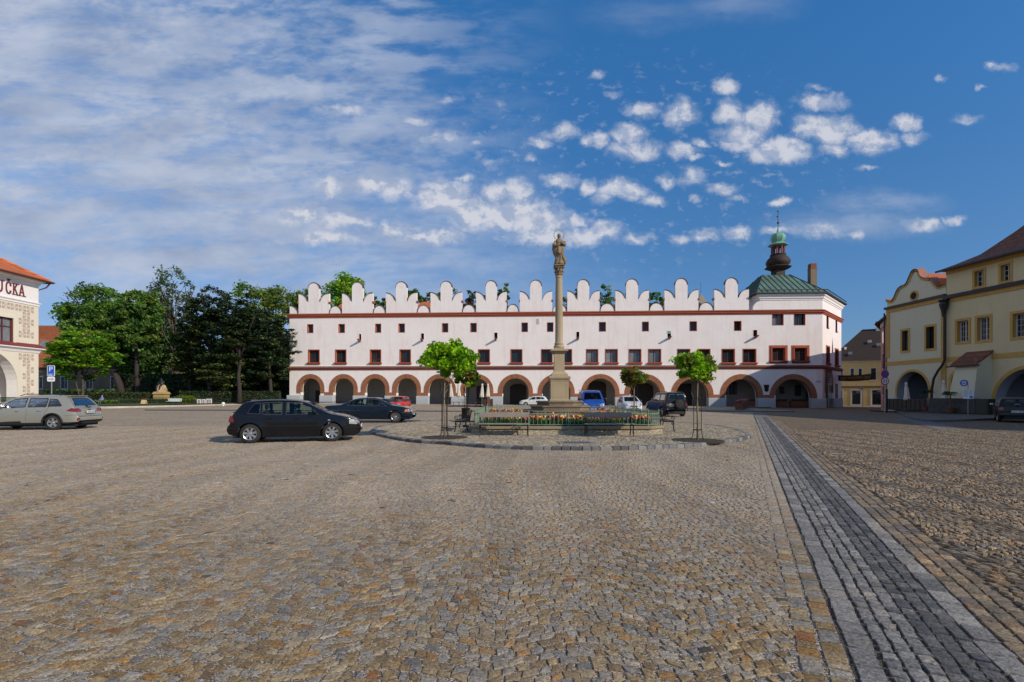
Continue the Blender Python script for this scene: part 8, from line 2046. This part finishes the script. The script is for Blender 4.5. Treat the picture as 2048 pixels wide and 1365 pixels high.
# green lamps hanging in the arcade
GLAMP = mat('green_lamp_glass', (.02,.42,.22), .3, coords='obj', var=.05)
for i in range(0, 11):
    if i in (5,): continue
    uc = opens[i][0]; c_, s_ = cos(HF.rot), sin(HF.rot); lx, ly = uc, 2.6; x, y = HL.x+lx*c_-ly*s_, HL.y+lx*s_+ly*c_
    r = empty('hanging_lamp', (x, y, 3.75+G(x,y)), 0, ['leftmost','second','third','fourth','fifth','','seventh','eighth','ninth','tenth','eleventh'][i]+' arch from the left: green-shaded lamp hanging in the arcade', 'lamp', 'green lamps hanging in the arcade')
    w = MB(); w.tube((0,0,.25),(0,0,1.3),.012,n=4); w.build('rod', BLACKMET, r); w = MB(); w.lathe([(.20,-.02),(.17,.08),(.1,.2),(.03,.26)], n=12); w.build('shade', GLAMP, r, smooth=True)
# wall lantern on the far corner of the white building
w = MB(); x, y = 52.8, 79.2; 
r = empty('wall_lantern', (x, y, HZ(694,79)), 0, 'old street lantern on a bracket at the far right corner of the white building', 'lantern')
w.path([(-.7,0,-.5),(-.3,0,-.5),(.1,0,-.4)], .03, 5); w.build('bracket', BLACKMET, r); w = MB(); w.lathe([(.12,-.45),(.24,.0),(.22,.02)], n=6); w.build('lamp_glass', SWHITE, r); w = MB(); w.lathe([(.34,.02),(.3,.08),(.06,.3),(.02,.42)], n=8); w.build('cap', BLACKMET, r)
# flower troughs in front of the right arches
PINKF = leaf_mat('pink_blooms', .6, .2)
def trough(label, x0, y0, x1, y1, h=.75, wd=.7, pal=((.55,.16,.2),(.4,.08,.12),(.08,.12,.03)), seed=1):
    a, b_ = Vector((x0,y0)), Vector((x1,y1)); d = b_-a; L = d.length; gz = G(x0,y0)+.1; r = empty('flower_trough', (x0,y0,gz), math.atan2(d.y,d.x), label, 'planter', 'red-brown flower troughs by the arcade')
    w = MB(); w.box((0,-wd/2,0),(L,wd/2,h-.08)); 
    for k in range(int(L/.22)): w.box((k*.22+.02,-wd/2-.02,0),(k*.22+.19,-wd/2-.001,h)); w.box((k*.22+.02,wd/2+.001,0),(k*.22+.19,wd/2+.02,h))
    for k in range(int(wd/.2)): w.box((-.02,-wd/2+k*.2+.02,0),(-.001,-wd/2+k*.2+.18,h))
    w.build('box', WOODR, r); rg = np.random.default_rng(seed); n = int(420*L); P = np.stack([rg.uniform(.05,L-.05,n), rg.uniform(-wd/2,wd/2,n), h+.05+rg.random(n)**1.5*.22], 1); pal = np.array(pal); c_ = pal[rg.integers(0,len(pal),n)]
    leaves('flowers', P, .08, c_, PINKF, r, .2, rg)
t0, t1 = GP(1478, 822.5), GP(1492, 816.5); trough('red-brown flower trough with pink flowers at the edge of the arcade pavement', t0.x, t0.y, t1.x, t1.y, seed=2)
for k, (xa, xb, lab) in enumerate(((1498,1514,'dark trough under the arch behind the pink flower trough'),(1552,1575,'left red-brown trough under the rightmost arch'),(1580,1622,'long dark trough under the rightmost arch'))):
    trough(lab, PX(xa,72.4), 72.4, PX(xb,72.0), 72.0, h=.8, wd=.5, pal=((.06,.09,.03),(.2,.08,.06)), seed=5+k)
# palms and fence in front of the gabled house
PALM = leaf_mat('palm_leaves', .5, .2)
def palm(label, x, y, h, seed):
    r = empty('potted_palm', (x,y,.11), 0, label, 'potted palm', 'potted palms by the right-hand arcade'); rg = np.random.default_rng(seed)
    w = MB(); w.lathe([(.22,0),(.3,.4),(.32,.42),(.27,.42)], n=16); w.build('pot', mat('terracotta', (.12,.045,.025), .8, coords='obj'), r); w = MB(); w.path([(0,0,.35),(.02,0,h*.5),(0,.02,h)], [.07,.05,.05], 7); w.build('trunk', BARK, r)
    V = []; F = []
    for k in range(16):
        a = rg.uniform(0, 2*pi); d = Vector((cos(a), sin(a), 0)); s_ = Vector((-sin(a), cos(a), 0)); L = rg.uniform(.6,.9); up = rg.uniform(.1,.8)
        for q in range(-4, 5):
            dd = (d*cos(q*.22)+s_*sin(q*.22)); o = len(V); b0 = Vector((0,0,h))+d*.15*L+Vector((0,0,up*.2)); tip = b0+dd*L*.7+Vector((0,0,up*.35-.35*L+.1)); md = b0+dd*L*.4+Vector((0,0,up*.35)); ww = dd.cross(Vector((0,0,1))).normalized()*.02
            V += [b0, md-ww, tip, md+ww]; F.append((o,o+1,o+2,o+3))
    C = np.tile(np.array([[.03,.07,.025,1]]), (len(V),1)); np_mesh('fronds', [tuple(v) for v in V], F, PALM, colors=C, parent=r)
palm('potted palm standing in front of the gabled house beside the downpipe', 36.4, 43.9, 1.5, 1); palm('potted palm in a terracotta pot at the left end of the rubble wall', 35.6, 40.6, 1.35, 2)
w = MB(); w.bbox((36.9,44.6,.1),(37.1,49.4,1.15),.02)
for k in range(9): w.box((36.86,44.7+k*.52,.15),(36.9,45.1+k*.52,1.1))
w.build('terrace_fence', WOODP, tag=('dark boarded terrace fence in the arch of the pale green gabled house','fence'))
# lamp post and litter bin before the yellow house
x, y = PX(1725.5, 80), 80.; gz = G(x, y); r = empty('street_lamp', (x,y,gz), 0, 'curved street lamp in front of the yellow shop house', 'street lamp')
w = MB(); w.path([(0,0,-.1),(0,0,2.6),(-.05,0,2.95),(-.2,0,3.05)], .05, 7); w.build('pole', SGREY, r); w = MB(); w.lathe([(.1,-.25),(.28,-.2),(.25,.05),(.1,.2)], (-.25,0,3.0), 12); w.build('lamp_head', SGREY, r)
# park: seated bronze monument, posters, A-board, white bench, bollard, person
Zm = 69.; x = PX(323, Zm); mo = empty('park_monument', (x, Zm, .25), 0, 'seated bronze figure on a rough rock over an ochre inscribed pedestal in the park', 'monument')
OCS = plaster('monument_sandstone', (.42,.29,.12), stain=(.2,.14,.07), amt=.5); BRZ = mat('dark_bronze', (.03,.032,.028), .5, metal=.5, coords='obj')
hz = lambda py: HZ(py, Zm)-.25
w = MB(); w.loft([[(sx*h,sy*.8*h,z) for sx,sy in ((-1,-1),(1,-1),(1,1),(-1,1))] for h,z in ((1.25,0),(1.25,hz(801)),(1.08,hz(800)),(1.02,hz(790)),(1.2,hz(788.5)),(1.15,hz(787)),(.95,hz(784)))], caps=True); w.build('pedestal', OCS, mo)
txt('ALOIS', .28, (-.1,-.86,hz(795)), (pi/2,0,0), GOLD, mo) if False else None
w = MB()
for k in range(5): w.box((-.45+k*.18,-.85,hz(795.5)),(-.33+k*.18,-.82,hz(794)))
w.build('inscription', GOLD, mo)
w = MB(); rg = np.random.default_rng(4); rk = []
for z, rr in ((hz(785),1.0),(hz(780),.95),(hz(776),.85),(hz(772),.72),(hz(770),.5)):
    rk.append([(rr*(1+.18*sin(3*t+z*3)+.1*sin(7*t+z))*cos(t), .8*rr*(1+.15*sin(4*t+z))*sin(t), z) for t in np.linspace(0,2*pi,18,endpoint=False)])
w.loft(rk, caps=True); w.build('rock', mat('monument_rock', (.40,.29,.18), .9, var=.4, bump=.9, bscale=4, bdist=.1), mo)
def skin_person(name, joints, bones, mats_, parent=None, loc=(0,0,0), rot=0., tag=None, sub=1):
    me = bpy.data.meshes.new(name); me.from_pydata([j[0] for j in joints], bones, []); o = bpy.data.objects.new(name, me); COL.objects.link(o)
    sk = o.modifiers.new('skin', 'SKIN'); 
    for v, j in zip(me.skin_vertices[0].data if me.skin_vertices else [], joints): v.radius = (j[1], j[1])
    if not me.skin_vertices: pass
    o.modifiers.new('sub', 'SUBSURF').levels = sub; o.modifiers['sub'].render_levels = sub
    dg = bpy.context.evaluated_depsgraph_get(); me2 = bpy.data.meshes.new_from_object(o.evaluated_get(dg)); bpy.data.objects.remove(o)
    o = bpy.data.objects.new(name, me2); COL.objects.link(o); me2.materials.clear(); me2.materials.append(mats_); o.location = loc; o.rotation_euler.z = rot
    me2.polygons.foreach_set('use_smooth', [True]*len(me2.polygons))
    if parent: o.parent = parent
    if tag: settag(o, *tag)
    return o
def body(name, J, m, **k):
    """one continuous limb-and-trunk surface from joint chains; J = list of chains of (point, radius)"""
    pts = []; idx = {}; bones = []
    for ch in J:
        prev = None
        for p, r in ch:
            key = tuple(round(c, 3) for c in p)
            if key not in idx: idx[key] = len(pts); pts.append((p, r))
            if prev is not None and prev != idx[key]: bones.append((prev, idx[key]))
            prev = idx[key]
    me = bpy.data.meshes.new(name); me.from_pydata([p for p, _ in pts], bones, []); o = bpy.data.objects.new(name, me); COL.objects.link(o)
    o.modifiers.new('skin', 'SKIN')
    if not me.skin_vertices:
        bm = bmesh.new(); bm.from_mesh(me); bm.verts.layers.skin.verify(); bm.to_mesh(me); bm.free()
    for v, (_, r) in zip(me.skin_vertices[0].data, pts): v.radius = (r, r)
    me.skin_vertices[0].data[0].use_root = True
    sm_ = o.modifiers.new('sub', 'SUBSURF'); sm_.levels = 1
    dg = bpy.context.evaluated_depsgraph_get(); me2 = bpy.data.meshes.new_from_object(o.evaluated_get(dg)); bpy.data.objects.remove(o)
    me2.materials.clear(); me2.materials.append(m); me2.polygons.foreach_set('use_smooth', [True]*len(me2.polygons))
    o = bpy.data.objects.new(name, me2); COL.objects.link(o)
    if k.get('parent'): o.parent = k['parent']
    o.location = k.get('loc', (0,0,0)); return o
zb = hz(772)
seat = [[((0,0,zb),.26),((0,.05,zb+.35),.27),((0,.03,zb+.62),.25),((0,.0,zb+.78),.09),((0,-.02,zb+.92),.13),((0,-.02,zb+1.05),.11)],
 [((0,0,zb),.26),((-.16,-.3,zb-.02),.13),((-.2,-.62,zb-.0),.1),((-.2,-.66,zb-.42),.08),((-.2,-.8,zb-.5),.06)],
 [((0,0,zb),.26),((.16,-.3,zb-.02),.13),((.2,-.6,zb+.02),.1),((.22,-.62,zb-.4),.08),((.22,-.78,zb-.48),.06)],
 [((0,.03,zb+.62),.25),((-.3,.02,zb+.56),.1),((-.38,-.1,zb+.3),.08),((-.25,-.35,zb+.14),.06),((-.2,-.45,zb+.12),.05)],
 [((0,.03,zb+.62),.25),((.3,.02,zb+.56),.1),((.4,-.1,zb+.32),.08),((.28,-.35,zb+.16),.06),((.22,-.44,zb+.14),.05)]]
body('seated_figure', seat, BRZ, parent=mo).scale = (1.6,1.3,1.0)
mo.scale = (.66,.8,1)
# poster boards
for i, (x0, x1, y0, y1, lab) in enumerate(((394.3,402,799,812.5,'left of the two narrow white poster frames on the park kerb'),(404,411,799,812.5,'middle white poster frame, the right one of the narrow pair on the park kerb'),(413,423.5,798,810,'squarer white poster frame to the right of the two narrow ones'))):
    Z = 64.2; xa, xb, zt_, zb_ = PX(x0,Z), PX(x1,Z), HZ(y0,Z), HZ(y1,Z); r = empty('poster_board', ((xa+xb)/2, Z, zb_), 0, lab, 'poster board', 'poster boards on the park kerb'); h = zt_-zb_; wd = xb-xa
    w = MB(); w.box((-wd/2,-.04,0),(wd/2,.04,h)); [w.box((sx-.03,-.02,-.3),(sx+.03,.02,0)) for sx in (-wd/2+.05, wd/2-.05)]; w.build('frame', SWHITE, r)
    w = MB(); a = wd/2-.11; w.quad((-a,-.045,.13),(a,-.045,.13),(a,-.045,h-.13),(-a,-.045,h-.13),0)
    if i < 2: w.quad((-a+.05,-.05,h*.5),(a-.05,-.05,h*.5),(a-.05,-.05,h-.24),(-a+.05,-.05,h-.24),1); w.quad((-a+.05,-.05,.18),(a-.05,-.05,.18),(a-.05,-.05,h*.45),(-a+.05,-.05,h*.45),2)
    else: w.quad((-a+.09,-.05,.2),(a-.09,-.05,.2),(a-.09,-.05,h-.2),(-a+.09,-.05,h-.2),1)
    w.build('poster', [mat('poster_red_frame', (.32,.07,.03), .6, coords='obj'), mat('poster_paper', (.45,.47,.48), .6, coords='obj'), mat('poster_orange', (.65,.28,.06), .6, coords='obj')], r)
# A-board
Z = 62.3; x = PX(288, Z); r = empty('a_board', (x, Z, .3), radians(15), 'small wooden A-board with a red top rail standing on the park kerb', 'sign')
w = MB()
for sx in (-.45,.45):
    for y_ in (-.3,.3): w.path([(sx*.7,y_*.7,0),(sx*.5,0,.68)], .03, 4)
w.quad((-.24,-.2,.12),(.24,-.2,.12),(.2,-.05,.6),(-.2,-.05,.6)); w.build('legs_and_panel', mat('pale_pine', (.55,.38,.2), .7, coords='obj'), r); w = MB(); w.box((-.34,-.05,.62),(.3,.05,.70)); w.build('top_rail', LAMPR, r)
# white park bench
Z = 63.4; xa, xb = PX(334.5,Z), PX(362,Z); L = xb-xa; r = empty('white_bench', ((xa+xb)/2, Z, .27), 0, 'white slatted park bench behind the black railing', 'bench')
w = MB()
for k in range(3): w.box((-L/2,.12+.02*k,.46+k*.12),(L/2,.16+.02*k,.55+k*.12))
for k in range(3): w.box((-L/2,-.35+.15*k,.40),(L/2,-.24+.15*k,.43))
w.build('slats', SWHITE, r); w = MB(); [w.path([(sx,-.35,0),(sx,-.3,.4),(sx,.1,.4),(sx,.2,.8)], .025, 5) or w.tube((sx,.1,.4),(sx,.2,0),.025,n=5) for sx in (-L/2+.15, L/2-.15)]; w.build('frame', IRON, r)
p = GP(446.5, 812); w = MB(); w.sphere((0,0,.32),.21,14); w.lathe([(.14,0),(.1,.15)], n=12); w.build('stone_ball', SWHITE, loc=(p.x,p.y,.1), tag=('white stone ball at the end of the park kerb','bollard'))
# small seated person behind the low hedge
Z = 61.9; x = PX(204.5, Z); pr = empty('person', (x, Z, .3), 0, 'person in a light blue shirt sitting behind the low clipped hedge', 'person')
SKIN = mat('skin', (.50,.29,.20), .6, coords='obj'); SHIRT = mat('light_blue_shirt', (.14,.24,.48), .8, coords='obj'); JEAN = mat('grey_trousers', (.12,.12,.14), .8, coords='obj')
B = [[((0,0,.42),.15),((0,-.02,.62),.15),((0,-.02,.85),.14),((0,-.01,.95),.055),((0,-.02,1.03),.075),((0,-.03,1.13),.085),((0,-.02,1.2),.06)],
 [((0,0,.42),.15),((-.09,-.2,.43),.075),((-.1,-.42,.44),.06),((-.1,-.44,.1),.045),((-.1,-.56,.04),.035)],[((0,0,.42),.15),((.09,-.2,.43),.075),((.1,-.42,.44),.06),((.1,-.44,.1),.045),((.1,-.56,.04),.035)],
 [((0,-.02,.85),.14),((-.18,-.01,.85),.055),((-.25,-.06,.66),.045),((-.16,-.26,.58),.035),((-.1,-.33,.57),.03)],[((0,-.02,.85),.14),((.18,-.01,.85),.055),((.24,-.06,.66),.045),((.17,-.24,.6),.035),((.1,-.31,.58),.03)]]
o = body('body', B, SKIN, parent=pr)
o.data.materials.append(SHIRT); o.data.materials.append(JEAN)
for f in o.data.polygons:
    c_ = f.center; f.material_index = 1 if (.5 < c_.z < .93 and c_.y > -.25) else (2 if c_.z < .52 and c_.z > .09 else 0)
w = MB(); w.sphere((0,.0,1.17),.092,12,sc=(.95,1.05,.85)); w.build('hair', mat('brown_hair', (.06,.035,.02), .7, coords='obj'), pr, smooth=True)
w = MB(); w.sphere((0,-.115,1.12),.016,6); [w.sphere((sx,-.105,1.14),.01,6) for sx in (-.03,.03)]; w.box((-.025,-.112,1.085),(.025,-.10,1.092)); w.build('face', SKIN, pr)
for sd in (-1, 1):
    w = MB(); hx, hy, hz_ = (.1*sd, -.33 if sd < 0 else -.31, .575); w.sphere((hx,hy,hz_),.03,8,sc=(.9,1.1,.5))
    for k in range(4): w.path([(hx+(k-1.5)*.013,hy-.025,hz_),(hx+(k-1.5)*.015,hy-.055,hz_-.002),(hx+(k-1.5)*.015,hy-.07+.004*abs(k-1.5),hz_-.015)], .006, 5)
    w.path([(hx-sd*.022,hy,hz_),(hx-sd*.045,hy-.02,hz_),(hx-sd*.05,hy-.04,hz_-.004)], .007, 5); w.build('hand', SKIN, pr, smooth=True)
w = MB(); w.box((-.6,-.2,.24),(.6,.25,.29)); [w.box((sx,-.15,0),(sx+.06,.2,.24)) for sx in (-.55,.5)]; w.build('low_bench', WOODP, loc=(x, Z, .27), tag=('low wooden bench under the person behind the clipped hedge','bench'))
# distant gulls / birds are not drawn; a single bird high at right
# end
